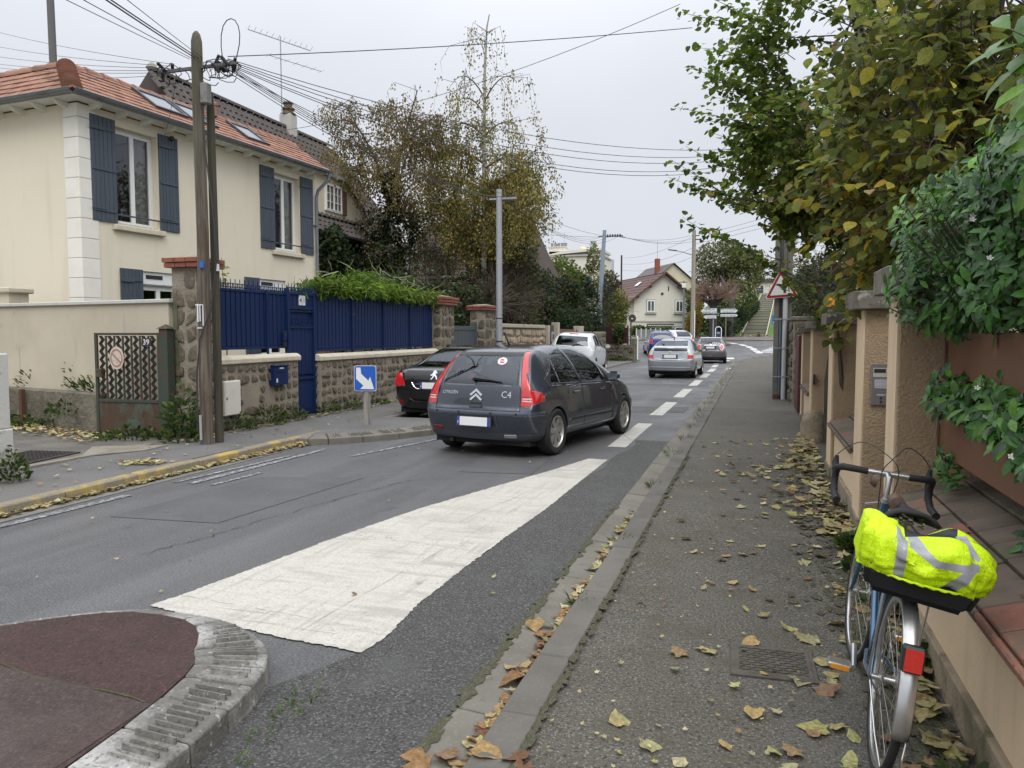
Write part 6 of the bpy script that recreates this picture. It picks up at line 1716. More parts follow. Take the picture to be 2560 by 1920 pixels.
def wheel(root, x, y, r, w, spokes, rim_r, m_rim=None, style='spoke', name='wheel'):
 s = 1 if x > 0 else -1
 base = Matrix.Translation((x, y, r)) @ Matrix.Rotation(R_(90) * s, 4, 'Y')
 h = w / 2
 prof = [(rim_r, -h * .9), (r - .03, -h), (r - .008, -h * .8), (r, -h * .4), (r, h * .4), (r - .008, h * .8), (r - .03, h), (rim_r + .012, h * .96), (rim_r, h * .85)]
 t = part(name, MB().lathe(prof, 32, base, closed=True), m_tyre, root, smooth=True)
 mb = MB().lathe([(rim_r + .004, h * .9), (rim_r - .012, h * .94), (rim_r - .03, h * .6), (rim_r - .04, -h * .4), (rim_r - .03, -h * .4), (rim_r - .02, h * .5)], 32, base, closed=True)
 for k in range(spokes):
  a = 2 * math.pi * k / spokes
  wd = .21 * rim_r if style == 'petal' else .13 * rim_r
  wi = .14 * rim_r if style == 'petal' else .11 * rim_r
  m = base @ Matrix.Rotation(a, 4, 'Z')
  r0, r1 = .18 * rim_r, rim_r - .015
  mb.add([m @ Vector(p) for p in [(r0, -wi, h * .66), (r1, -wd, h * .78), (r1, wd, h * .78), (r0, wi, h * .66), (r0, -wi, h * .45), (r1, -wd, h * .6), (r1, wd, h * .6), (r0, wi, h * .45)]],
   [(0, 1, 2, 3), (7, 6, 5, 4), (0, 4, 5, 1), (1, 5, 6, 2), (2, 6, 7, 3), (3, 7, 4, 0)])
 mb.lathe([(.24 * rim_r, h * .4), (.24 * rim_r, h * .68), (.18 * rim_r, h * .74), (0, h * .74)], 16, base)
 part('rim', mb, m_rim or m_alloy, t, smooth=35)
 part('brake_disc', MB().lathe([(rim_r * .82, 0), (rim_r * .82, .02), (.05, .02), (.05, 0)], 20, base), M('disc_grey', (.06, .06, .06), .5, .5), t)
 return t
def arch_cut(bm, yc, r, mi=9):
 n = 14; poly = [(yc + r * math.cos(a), r * .96 + r * math.sin(a) - .03) for a in np.linspace(-.55, math.pi + .55, n)]
 for s in (-1, 1): carve(bm, poly, 'x', s, mi, nmin=.1, only=(0, 5))
def wells(root, yr, yf, r, W):
 for s in (-1, 1):
  for y in (yr, yf):
   rows = []
   for x in (W - .05, W - .42):
    rows.append([(s * x, y + (r + .02) * math.cos(a), r * .93 + (r + .02) * math.sin(a)) for a in np.linspace(-.5, math.pi + .5, 16)])
   mb = MB().sheet(rows); mb.add([(s * (W - .42), p[1], p[2]) for p in rows[0]], [tuple(range(16))])
   part('wheel_well', mb, m_liner, root)
def cabin(root, y0, y1, wheel_y, zs=.95, right_hand=False):
 part('cabin_floor', MB().box(-.7, y0 - .3, .30, .7, y1 + .6, .36), m_lin, root)
 part('dashboard', MB().box(-.68, wheel_y + .25, .5, .68, wheel_y + .85, .88), m_lin, root, bevel=.05)
 for x in (-.36, .36):
  mb = MB().box(x - .24, wheel_y - .75, .36, x + .24, wheel_y - .25, .52)
  mb.obox(Matrix.Translation((x, wheel_y - .86, .76)) @ Matrix.Rotation(R_(14), 4, 'X'), .46, .14, .62)
  mb.obox(Matrix.Translation((x, wheel_y - .95, 1.15)) @ Matrix.Rotation(R_(12), 4, 'X'), .24, .09, .17)
  part('seat', mb, m_seat, root, bevel=.03)
 mb = MB().box(-.62, y0 + .35, .36, .62, y0 + .9, .55); mb.obox(Matrix.Translation((0, y0 + .33, .78)) @ Matrix.Rotation(R_(15), 4, 'X'), 1.24, .14, .55)
 for x in (-.38, .0, .38): mb.obox(Matrix.Translation((x, y0 + .27, 1.12)) @ Matrix.Rotation(R_(15), 4, 'X'), .22, .07, .14)
 part('rear_seat', mb, m_seat, root, bevel=.03)
 mb = MB().tube([(-.36 + .18 * math.cos(a), wheel_y + .12 + .05 * math.sin(a), .88 + .17 * math.sin(a)) for a in np.linspace(0, 6.29, 18)], .014, 5)
 part('steering_wheel', mb, m_trim, root)
def plate_fr(root, w=.52, h=.115, m=None, name='number_plate'):
 loc = m.translation.copy(); m = frame(loc + Vector((0, -.012, 0)), (1, 0, 0), (0, .06, 1))
 p = part(name, MB().obox(m, w + .03, h + .03, .03), m_pl, root)
 m = m @ Matrix.Translation((0, 0, .009))
 part('plate_face', MB().obox(m @ Matrix.Translation((0, 0, .008)), w, h, .004), m_plate, p)
 for s_ in (-1, 1): part('blue_band', MB().obox(m @ Matrix.Translation((s_ * (w / 2 - .022), 0, .0105)), .044, h, .003), m_eu, p)
 text_part('lettering', 'F', .05, m_plate, p, m @ Matrix.Translation((-w / 2 + .022, -.02, .0125)), .0005)
 return p
def mirror(root, x, y, z, col, s=1):
 mb = MB().obox(Matrix.Translation((x * s, y, z)), .20, .11, .15)
 me = part('door_mirror', mb, col, root, bevel=.045, smooth=True, seg=3)
 part('mirror_glass', MB().box(min(s * (x - .075), s * (x + .075)), y - .058, z - .05, max(s * (x - .075), s * (x + .075)), y - .0555, z + .05), M('mirror_glass', (.6, .62, .65), .03, 1), me)
 part('mirror_arm', MB().box(min(s * (x - .2), s * (x - .08)), y - .02, z - .06, max(s * (x - .2), s * (x - .08)), y + .03, z - .01), m_trim, me)
def strip_line(bm, pts, w, axis, side, mi, only=(0,)):
 for a, b in zip(pts[:-1], pts[1:]):
  a = Vector(a); b = Vector(b); d = (b - a).normalized(); n = Vector((-d.y, d.x)) * w
  a2 = a - d * w * .5; b2 = b + d * w * .5
  carve(bm, [(a2 - n)[:], (b2 - n)[:], (b2 + n)[:], (a2 + n)[:]], axis, side, mi, only=only)
# -------------------------------------------------- dark blue-grey five-door hatchback (the nearest moving car)
def hatchback():
 c4 = thing('hatchback_car', 'dark blue grey five-door hatchback driving away in the middle of the street', 'car', (-3.585, 9.66, 0), -R_(11.3))
 pt = paint('slate_blue_paint', (.052, .062, .080), .5, .26)
 tab = [
  (.14, .05, .03, .05, .04, .60, .66, .665, .80, .80, .72),
  (.22, .14, .09, .08, .03, .66, .715, .72, .86, .845, .765),
  (.42, .34, .22, .13, .055, .80, .93, .945, .89, .875, .765),
  (.62, .60, .42, .20, .12, .90, 1.06, 1.08, .895, .87, .735),
  (.85, .85, .66, .34, .27, .945, 1.25, 1.285, .895, .865, .665),
  (1.05, 1.05, .92, .50, .385, .955, 1.405, 1.425, .895, .86, .60),
  (1.35, 1.35, 1.25, .85, .75, .955, 1.445, 1.468, .895, .86, .585),
  (1.8, 1.8, 1.7, 1.45, 1.4, .945, 1.465, 1.492, .895, .862, .585),
  (2.25, 2.25, 2.2, 2.05, 2.05, .93, 1.435, 1.462, .895, .862, .60),
  (2.7, 2.7, 2.7, 2.55, 2.6, .91, 1.285, 1.315, .895, .86, .645),
  (3.1, 3.1, 3.1, 3.05, 3.15, .89, 1.04, 1.075, .892, .855, .70),
  (3.45, 3.45, 3.45, 3.45, 3.5, .83, .90, .93, .885, .83, .70),
  (3.85, 3.85, 3.85, 3.85, 3.9, .74, .80, .835, .855, .77, .62),
  (4.1, 4.12, 4.1, 4.08, 4.12, .60, .65, .69, .72, .66, .52)]
 bm = car_body(tab, .055, .14, 3, crease=[(i, j, .55) for i in range(2, 6) for j in (8, 15)])
 # slots: 0 paint 1 rear glass 2 side glass 3 red lamp 4 gap 5 lower bumper 6 door 7 rub strip 8 black surround 9 dropped 10 windscreen
 arch_cut(bm, .735, .355); arch_cut(bm, 3.335, .355)
 for s in (-1, 1):
  # tail lamp: tall blade along the hatch, foot wrapping round the flank
  carve(bm, [(s * .80, .70), (s * .665, .70), (s * .655, .90), (s * .80, .90)], 'y', -1, 3, nmin=-1, lim=lambda c: c.y < .45)
  carve(bm, [(s * .655, .90), (s * .60, 1.12), (s * .70, 1.12), (s * .765, .955), (s * .80, .90)], 'y', -1, 3, nmin=-1, lim=lambda c: c.y < .5)
  carve(bm, [(s * .60, 1.12), (s * .515, 1.40), (s * .575, 1.40), (s * .70, 1.12)], 'y', -1, 3, nmin=-1, lim=lambda c: c.y < .75)
  carve(bm, [(-.1, .70), (.40, .77), (.33, .86), (.20, .90), (-.1, .90)], 'x', s, 3, nmin=-1, lim=lambda c: abs(c.x) > .799)
  for z0 in (.765, .795): carve(bm, [(s * .80, z0), (s * .68, z0), (s * .68, z0 + .012), (s * .80, z0 + .012)], 'y', -1, 12, only=(3,), nmin=-1)
 carve(bm, [(-.585, .965), (.585, .965), (.505, 1.335), (-.505, 1.335)], 'y', -1, 1, nmin=.05, lim=lambda c: c.y < .6)
 carve(bm, [(-.53, 1.335), (.53, 1.335), (.50, 1.385), (-.50, 1.385)], 'y', -1, 8, nmin=.0, lim=lambda c: c.y < .6)
 carve(bm, [(-.62, 2.44), (.62, 2.44), (.69, 3.28), (-.69, 3.28)], 'z', 1, 10, nmin=.1)
 for s in (-1, 1):
  carve(bm, [(.62, .985), (.86, .972), (.86, 1.262), (.74, 1.13)], 'x', s, 2, nmin=.15)
  carve(bm, [(.895, .972), (1.55, .955), (1.36, 1.40), (1.16, 1.395), (.98, 1.33), (.895, 1.275)], 'x', s, 2, nmin=.15)
  carve(bm, [(1.63, .952), (2.52, .928), (2.40, 1.15), (2.15, 1.305), (1.85, 1.385), (1.45, 1.405)], 'x', s, 2, nmin=.15)
  carve(bm, [(2.57, .926), (2.86, .915), (2.45, 1.15)], 'x', s, 8, nmin=.15)
  strip_line(bm, [(.50, 1.05), (.585, .968), (1.0, .95), (1.6, .935), (2.9, .895)], .013, 'x', s, 8)
  strip_line(bm, [(.50, 1.05), (.72, 1.17), (.9, 1.30), (1.0, 1.365)], .010, 'x', s, 8)
  strip_line(bm, [(1.36, 1.41), (1.58, .95)], .030, 'x', s, 8)
  strip_line(bm, [(1.12, .42), (1.05, .62), (1.16, .90), (1.58, .93)], .005, 'x', s, 4); strip_line(bm, [(1.60, .93), (1.66, .32)], .005, 'x', s, 4)
  strip_line(bm, [(2.86, .90), (2.78, .75), (2.80, .32)], .005, 'x', s, 4); strip_line(bm, [(1.14, .33), (2.80, .31)], .006, 'x', s, 4)
  carve(bm, [(1.16, .43), (2.74, .415), (2.74, .445), (1.16, .46)], 'x', s, 4)
  strip_line(bm, [(.16, .60), (.44, .57)], .005, 'x', s, 4)
 strip_line(bm, [(-.64, .93), (-.66, .72), (-.66, .635), (.66, .635), (.66, .72), (.64, .93)], .005, 'y', -1, 4)
 carve(bm, [(-.95, .575), (.95, .575), (.95, .628), (-.95, .628)], 'y', -1, 7, nmin=.05)
 for s in (-1, 1): carve(bm, [(-.1, .575), (.36, .575), (.36, .625), (-.1, .625)], 'x', s, 7, nmin=.2)
 carve(bm, [(-.33, .405), (.33, .405), (.33, .57), (-.33, .57)], 'y', -1, 5, nmin=.1)
 carve(bm, [(-.95, .20), (.95, .20), (.95, .335), (-.95, .335)], 'y', -1, 11, nmin=-.2, lim=lambda c: c.y < .5)
 slots = {0: ('body', pt, .02), 1: ('rear_window', m_cglass, 0), 2: ('side_window', m_cglass, 0), 3: ('tail_light', m_redl, .02), 4: ('panel_gap', m_trim, 0), 5: ('plate_recess', pt, .01),
   7: ('bumper_strip', paint('strip_paint', (.085, .10, .135), .4, .35), .012), 8: ('window_trim', m_trim, .01), 10: ('windscreen', m_cglass, 0), 12: ('lamp_stripe', m_clearl, 0), 11: ('lower_bumper', M('bumper_plastic', (.045, .052, .062), .6, obj=True), .02)}
 sk = split_body(bm, c4, slots, drop=(9,))
 wells(c4, .735, 3.335, .35, .885)
 for x in (-.79, .79):
  for y in (.735, 3.335): wheel(c4, x, y, .318, .20, 7, .215, style='petal')
 part('underbody', MB().box(-.74, .18, .17, .74, 3.9, .26), m_liner, c4); part('exhaust', MB().tube([(-.45, .12, .20), (-.45, .8, .23)], .03, 8), m_trim, c4)
 cabin(c4, .75, 2.6, 2.25)
 T = sk['tree']
 plate_fr(c4, m=on_skin(T, 0, .488, .012))
 cl = on_skin(T, 0, .842)
 for dz in (-.047, .016):
  part('chevron', MB().prism([(-.10, dz - .025), (-.076, dz - .043), (0, dz + .018), (.076, dz - .043), (.10, dz - .025), (0, dz + .056)], .012, cl), m_chrome, c4)
 text_part('badge_lettering', 'CITRO\u00cbN', .062, m_chrome, c4, on_skin(T, -.43, .85), .003)
 text_part('badge_lettering', 'C4', .125, m_chrome, c4, on_skin(T, .45, .84), .003)
 hm = on_skin(T, 0, .69, -.004)
 part('hatch_handle', MB().obox(hm @ Matrix.Translation((0, -.012, .012)), .21, .045, .05), pt, c4, bevel=.018, seg=2); part('handle_recess', MB().obox(hm @ Matrix.Translation((0, .028, .0)), .19, .03, .012), m_trim, c4, bevel=.004)
 for x in (-.62, -.25, .25, .62): part('parking_sensor', MB().lathe([(.016, 0), (.016, .005), (0, .006)], 10, on_skin(T, x, .602, 0)), m_trim, c4)
 part('reflector', MB().obox(on_skin(T, -.64, .372, 0), .16, .05, .02), M('dim_red', (.16, .012, .012), .3), c4, bevel=.006); part('fog_lamp', MB().obox(on_skin(T, .50, .30, 0), .18, .05, .02), M('lamp_grey', (.25, .24, .24), .2), c4, bevel=.006)
 wm = on_skin(T, .1, 1.01, .02)
 part('wiper', MB().tube([wm @ Vector(p) for p in ((-.17, .0, .01), (-.14, .025, .012), (.1, .01, .01), (.26, -.01, .005))], [.03, .026, .017, .009], 6), m_trim, c4)
 sm_ = on_skin(T, .27, 1.27, .003)
 part('sticker', MB().prism([(.07 * math.cos(a), .06 * math.sin(a)) for a in np.linspace(0, 6.28, 20)[:-1]], .002, sm_), m_white, c4)
 part('sticker_print', MB().prism([(-.038, .006), (.022, .006), (.022, .032), (-.038, .032)], .002, sm_ @ Matrix.Translation((0, 0, .002))), m_redl, c4); part('sticker_print', MB().prism([(-.033, -.034), (.038, -.034), (.038, -.006), (-.033, -.006)], .002, sm_ @ Matrix.Translation((0, 0, .002))), m_redl, c4)
 part('aerial', MB().tube([(.0, 1.0, 1.445), (.0, .95, 1.49), (.0, .80, 1.66)], [.038, .013, .007], 6), m_trim, c4)
 for s in (-1, 1):
  mirror(c4, .97, 2.60, .98, pt, s)
  for y in (1.40, 2.36):
   hd = part('door_handle', MB().obox(on_flank(T, y, .815, s, .008), .20, .034, .025), pt, c4, bevel=.008); part('handle_bright', MB().obox(on_flank(T, y, .824, s, .022), .17, .010, .004), m_chrome, hd)
 c4.scale = (1, 1, 1.02)
 return c4
# -------------------------------------------------- the other cars share one routine
def car(name, label, loc, rz, tab, col, wy, W, r, rear_win, side_wins, lamps, plate_z, rim_n=8, metal=.3, lower=None, extra=None, glass=None, roll=0, bulge=.05, win_y=.75, gaps=()):
 root = thing(name, label, 'car', loc, rz)
 root.rotation_euler[1] = roll
 pt = paint(name + '_' + label.split()[0] + '_paint', col, metal)
 bm = car_body(tab, bulge, .14, 2)
 for y in wy: arch_cut(bm, y, r + .035)
 for poly, mi in lamps:
  for s in (-1, 1):
   P = [(s * x, z) for x, z in poly]
   carve(bm, P, 'y', -1, mi, nmin=-.1, lim=lambda c: c.y < .8)
 for poly, mi in rear_win: carve(bm, poly, 'y', -1, mi, nmin=-.05, lim=lambda c: c.y < win_y + .6)
 for s in (-1, 1):
  for poly, mi in side_wins: carve(bm, poly, 'x', s, mi, nmin=.12)
 yc = max(t[3] for t in tab if t[6] > tab[6][6] - .2); 
 ws = [t for t in tab if t[3] > 2.0]
 carve(bm, [(-.56, ws[0][3] + .25), (.56, ws[0][3] + .25), (.64, ws[0][3] + 1.05), (-.64, ws[0][3] + 1.05)], 'z', 1, 10, nmin=.1)
 for pts in gaps: strip_line(bm, pts, .006, 'y', -1, 4)
 if lower:
  carve(bm, [(-.95, .15), (.95, .15), (.95, lower), (-.95, lower)], 'y', -1, 11, nmin=-.3, lim=lambda c: c.y < .5)
 slots = {0: ('body', pt, .02), 1: ('rear_window', glass or m_cglass, 0), 2: ('side_window', m_cglass, 0), 3: ('tail_light', m_redl, 0), 4: ('panel_gap', m_trim, 0), 6: ('clear_lamp', m_clearl, 0), 7: ('trim_panel', m_trim, 0), 8: ('window_trim', m_trim, 0), 10: ('windscreen', m_cglass, 0), 11: ('lower_bumper', m_trim, 0), 12: ('chrome_bar', m_chrome, 0), 13: ('brake_light', m_redl, 0)}
 sk = split_body(bm, root, slots, drop=(9,))
 T = sk['tree']
 wells(root, wy[0], wy[1], r + .03, W)
 for x in (-W + .10, W - .10):
  for y in wy: wheel(root, x, y, r, .20, rim_n, r * .66)
 part('underbody', MB().box(-W + .14, .2, .16, W - .14, wy[1] + .5, .26), m_liner, root)
 cabin(root, wy[0], wy[1] - .75, wy[1] - 1.05)
 if plate_z: plate_fr(root, m=on_skin(T, 0, plate_z, .012))
 if extra: extra(root, T, pt)
 return root
TAB_ZOE = [(.12, .03, .02, .03, 0, .65, .72, .73, .78, .80, .75), (.25, .15, .1, .07, .02, .85, .93, .94, .85, .84, .76), (.5, .4, .25, .13, .06, 1.0, 1.12, 1.13, .865, .84, .72), (.8, .8, .5, .28, .2, 1.03, 1.33, 1.34, .865, .83, .65),
  (1., 1., .8, .5, .4, 1.04, 1.51, 1.52, .865, .83, .59), (1.4, 1.4, 1.4, 1.4, 1.4, 1.03, 1.545, 1.565, .865, .83, .58), (2., 2., 2., 2., 2., 1.01, 1.53, 1.555, .865, .83, .58), (2.4, 2.4, 2.4, 2.4, 2.45, .98, 1.42, 1.45, .865, .83, .6),
  (2.9, 2.9, 2.9, 2.9, 2.95, .95, 1.18, 1.21, .865, .83, .64), (3.3, 3.3, 3.3, 3.3, 3.35, .9, .98, 1.02, .86, .82, .66), (3.7, 3.7, 3.7, 3.7, 3.75, .8, .86, .9, .82, .75, .6), (4.0, 4.0, 4.0, 4.0, 4.02, .6, .66, .7, .7, .62, .5)]
TAB_MINI = [(.12, .03, .02, .03, 0, .62, .68, .69, .78, .80, .74), (.25, .12, .08, .07, .03, .80, .88, .89, .84, .82, .74), (.5, .4, .25, .14, .08, .95, 1.05, 1.06, .86, .80, .69), (.8, .7, .5, .26, .2, 1.0, 1.22, 1.24, .865, .80, .64),
   (1., 1., .8, .45, .38, 1.0, 1.37, 1.39, .865, .80, .60), (1.4, 1.4, 1.4, 1.4, 1.4, 1.0, 1.395, 1.415, .865, .80, .60), (2., 2., 2., 2., 2., .99, 1.39, 1.415, .865, .80, .59), (2.35, 2.35, 2.35, 2.3, 2.32, .97, 1.34, 1.36, .865, .80, .6),
   (2.7, 2.7, 2.7, 2.65, 2.7, .95, 1.12, 1.15, .865, .80, .63), (2.95, 2.95, 2.95, 2.95, 3., .9, .95, .98, .86, .80, .66), (3.4, 3.4, 3.4, 3.4, 3.4, .82, .87, .9, .83, .76, .62), (3.75, 3.75, 3.75, 3.75, 3.78, .6, .66, .7, .72, .62, .5)]
TAB_PRI = [(.14, .05, .03, .04, 0, .62, .68, .69, .78, .79, .74), (.3, .2, .10, .08, .03, .72, .84, .84, .84, .83, .76), (.5, .4, .25, .12, .05, .88, 1.04, 1.05, .86, .83, .72), (.7, .6, .45, .20, .10, .93, 1.165, 1.19, .865, .83, .68), (.9, .9, .8, .45, .34, .94, 1.24, 1.27, .865, .83, .64),
  (1.3, 1.3, 1.3, 1.05, 1.0, .93, 1.40, 1.43, .865, .83, .57), (1.8, 1.8, 1.8, 1.8, 1.8, .92, 1.465, 1.495, .865, .83, .555), (2.4, 2.4, 2.4, 2.4, 2.45, .91, 1.43, 1.465, .865, .83, .57), (2.9, 2.9, 2.9, 2.9, 3., .9, 1.25, 1.28, .865, .83, .62), (3.4, 3.4, 3.4, 3.4, 3.5, .88, .99, 1.03, .86, .82, .67),
  (3.8, 3.8, 3.8, 3.8, 3.85, .80, .86, .9, .83, .77, .62), (4.2, 4.2, 4.2, 4.2, 4.25, .70, .75, .78, .78, .70, .56), (4.42, 4.42, 4.42, 4.42, 4.44, .55, .6, .64, .68, .58, .45)]
TAB_CC = [(.16, .05, .04, .06, .02, .62, .70, .71, .80, .83, .78), (.3, .2, .12, .10, .05, .85, .95, .96, .88, .87, .80), (.6, .6, .5, .35, .3, .93, 1.02, 1.04, .905, .87, .78), (.9, .9, .85, .8, .8, .95, 1.04, 1.07, .91, .87, .74), (1.2, 1.2, 1.2, 1.15, 1.15, .95, 1.22, 1.25, .91, .87, .66),
  (1.6, 1.6, 1.6, 1.6, 1.6, .94, 1.37, 1.40, .91, .87, .59), (2.2, 2.2, 2.2, 2.2, 2.2, .93, 1.415, 1.445, .91, .87, .57), (2.6, 2.6, 2.6, 2.6, 2.65, .92, 1.36, 1.39, .91, .87, .58), (3., 3., 3., 3., 3.1, .9, 1.17, 1.2, .91, .87, .63), (3.4, 3.4, 3.4, 3.4, 3.5, .88, .98, 1., .905, .86, .68),
  (3.8, 3.8, 3.8, 3.8, 3.85, .82, .87, .9, .88, .82, .64), (4.2, 4.2, 4.2, 4.2, 4.25, .7, .75, .78, .82, .74, .56), (4.4, 4.4, 4.4, 4.4, 4.42, .55, .6, .63, .72, .6, .45)]
SIDE_HB = [([(.62, 1.06), (1.02, 1.05), (1.02, 1.42), (.82, 1.40)], 2), ([(1.07, 1.05), (1.72, 1.03), (1.72, 1.47), (1.07, 1.44)], 2), ([(1.78, 1.03), (2.75, 1.0), (2.35, 1.36), (2.1, 1.45), (1.78, 1.47)], 2)]
def ex_prius(root, T, pt):
 part('plate_recess', MB().obox(on_skin(T, 0, .82, .003), .62, .20, .012), M('silver_light', (.50, .52, .55), .3, .3), root, bevel=.006)
 part('emblem', MB().lathe([(.05, 0), (.05, .006), (.036, .008), (.036, 0)], 16, on_skin(T, 0, .965) @ Matrix.Scale(1.35, 4, (1, 0, 0)), closed=True), m_chrome, root)
 for x in (-.5, .5): part('badge', MB().obox(on_skin(T, x, .735), .12, .018, .005), m_chrome, root)
 wm = on_skin(T, -.34, 1.24, .02); part('wiper', MB().tube([wm @ Vector(p) for p in ((.08, -.03, 0), (0, .05, .01), (-.06, .16, .0))], [.02, .014, .008], 5), m_trim, root)
 part('aerial', MB().tube([(0, 1.2, 1.42), (0, 1.12, 1.55)], [.03, .008], 6), m_trim, root)
 mirror(root, .98, 2.75, 1.0, m_trim, 1); mirror(root, .98, 2.75, 1.0, pt, -1)
 part('bumper_crease', MB().sheet([[tuple(on_skin(T, x, z, .004 + o) @ Vector((0, 0, 0))) for x in np.linspace(-.72, .72, 13)] for z, o in ((.40, 0), (.42, .012), (.44, 0))]), pt, root, smooth=True)
def ex_mini(root, T, pt):
 part('chrome_bar', MB().obox(on_skin(T, 0, .995, .005), .66, .06, .03), m_chrome, root, bevel=.01)
 part('plate_recess', MB().obox(on_skin(T, 0, .90, .002), .62, .16, .01), m_trim, root)
 part('emblem', MB().lathe([(.04, 0), (.04, .01), (0, .012)], 14, on_skin(T, 0, 1.02, .02)), m_chrome, root)
 fg = part('fog_surround', MB().lathe([(.13, 0), (.13, .012), (.10, .014), (.10, 0)], 20, on_skin(T, -.02, .43) @ Matrix.Scale(.32, 4, (0, 1, 0)), closed=True), m_chrome, root); part('fog_light', MB().lathe([(.10, 0), (.10, .006), (0, .006)], 20, on_skin(T, -.02, .43) @ Matrix.Scale(.32, 4, (0, 1, 0))), m_redl, fg)
 for s in (-1, 1):
  P = [(.60 + .115 * math.cos(a), .89 + .19 * math.sin(a)) for a in np.linspace(0, 6.28, 20)[:-1]]
  m = on_skin(T, s * .60, .89, -.01)
  rg = part('lamp_ring', MB().prism([((x - .60) * 1.0, z - .89) for x, z in P], .03, m), m_chrome, root, bevel=.01); part('tail_light', MB().prism([((x - .60) * .84, (z - .89) * .88) for x, z in P], .045, m), m_redl, root, bevel=.015)
 part('badge', MB().obox(on_skin(T, .40, .735), .12, .02, .005), m_chrome, root)
 wm = on_skin(T, 0, 1.12, .02); part('wiper', MB().tube([wm @ Vector(p) for p in ((-.28, -.01, 0), (0, .02, .01), (.08, 0, .0))], [.01, .02, .03], 5), m_trim, root)
 part('roof', MB().sheet([[(x, y, z + .012 - .05 * abs(x) ** 2.5) for x in np.linspace(-.56, .56, 9)] for y, z in ((.50, 1.375), (.7, 1.40), (1.2, 1.415), (1.8, 1.415), (2.2, 1.37))]), M('silver_roof', (.62, .64, .66), .3, .2), root, smooth=True)
 for s in (-1, 1): mirror(root, .98, 2.45, 1.0, m_trim, s)
def ex_zoe(root, T, pt):
 part('brake_lamp', MB().obox(on_skin(T, 0, 1.485, .006), .32, .04, .02), m_redl, root, bevel=.006)
 wm = on_skin(T, .12, 1.08, .02); part('wiper', MB().tube([wm @ Vector(p) for p in ((.2, .06, 0), (0, .0, .01), (-.08, -.02, 0))], [.008, .016, .028], 5), m_trim, root)
 part('aerial', MB().tube([(0, 1.0, 1.54), (0, .93, 1.66)], [.03, .008], 6), m_trim, root)
 for s in (-1, 1):
  mirror(root, .97, 2.65, 1.03, pt, s)
  for y in (1.45, 2.35): part('door_handle', MB().obox(on_flank(T, y, .90, s, .012), .18, .035, .03), pt, root, bevel=.01)
  # lens with fine vertical bars
  m = on_skin(T, s * .70, 1.09, .004)
  for k in range(4): part('lamp_bar', MB().obox(on_skin(T, s * (.655 + .03 * k), 1.09 - .02 * k, .004), .006, .20 - .03 * k, .006), M('bar_grey', (.22, .24, .28), .3), root)
def ex_duster(root, T, pt):
 for s in (-1, 1):
  part('roof_rail', MB().tube([(s * .52, .7, 1.62), (s * .53, .95, 1.70), (s * .53, 2.1, 1.71), (s * .53, 2.4, 1.60)], .03, 6), m_trim, root); mirror(root, 1.0, 2.65, 1.08, m_trim, s)
  part('lamp_cross', MB().obox(on_skin(T, s * .72, .98, .006), .10, .02, .01), m_trim, root); part('lamp_cross', MB().obox(on_skin(T, s * .72, .98, .006), .02, .18, .01), m_trim, root)
def ex_cc(root, T, pt):
 m = on_skin(T, .0, .885, .004)
 lion = [(-.02, .07), (.01, .085), (.035, .07), (.03, .05), (.05, .045), (.055, .03), (.02, .03), (.03, .0), (.05, -.03), (.06, -.075), (.04, -.075), (.025, -.035), (0, -.015), (-.015, -.05), (-.045, -.08), (-.06, -.07), (-.03, -.04), (-.03, .0), (-.06, -.02), (-.065, .0), (-.03, .03)]
 part('lion_emblem', MB().prism([(x * 1.15, y * 1.15) for x, y in lion], .01, m), m_chrome, root)
 text_part('badge_lettering', 'PEUGEOT', .05, m_chrome, root, on_skin(T, -.55, .80), .003)
 part('chrome_u', MB().tube([tuple(on_skin(T, x, z, .008).translation) for x, z in ((-.46, .74), (-.40, .66), (-.34, .625), (0, .62), (.34, .625), (.40, .66), (.46, .74))], .012, 6), m_chrome, root, smooth=True)
 part('gloss_panel', MB().sheet([[tuple(on_skin(T, x, z, .003).translation) for x in np.linspace(-.62, .62, 13)] for z in (.80, .86, .92, .965)]), m_trim, root, smooth=True)
 for x in (-.72, .72): part('reflector', MB().obox(on_skin(T, x, .36, .004), .10, .10, .012), M('dim_red2', (.25, .012, .012), .3), root, bevel=.008)
 part('bumper_bar', MB().tube([tuple(on_skin(T, x, z, .006).translation) for x, z in ((-.80, .40), (-.5, .43), (-.42, .38), (.42, .38), (.5, .43), (.8, .40))], .010, 5), M('gloss_black', (.03, .03, .032), .1), root)
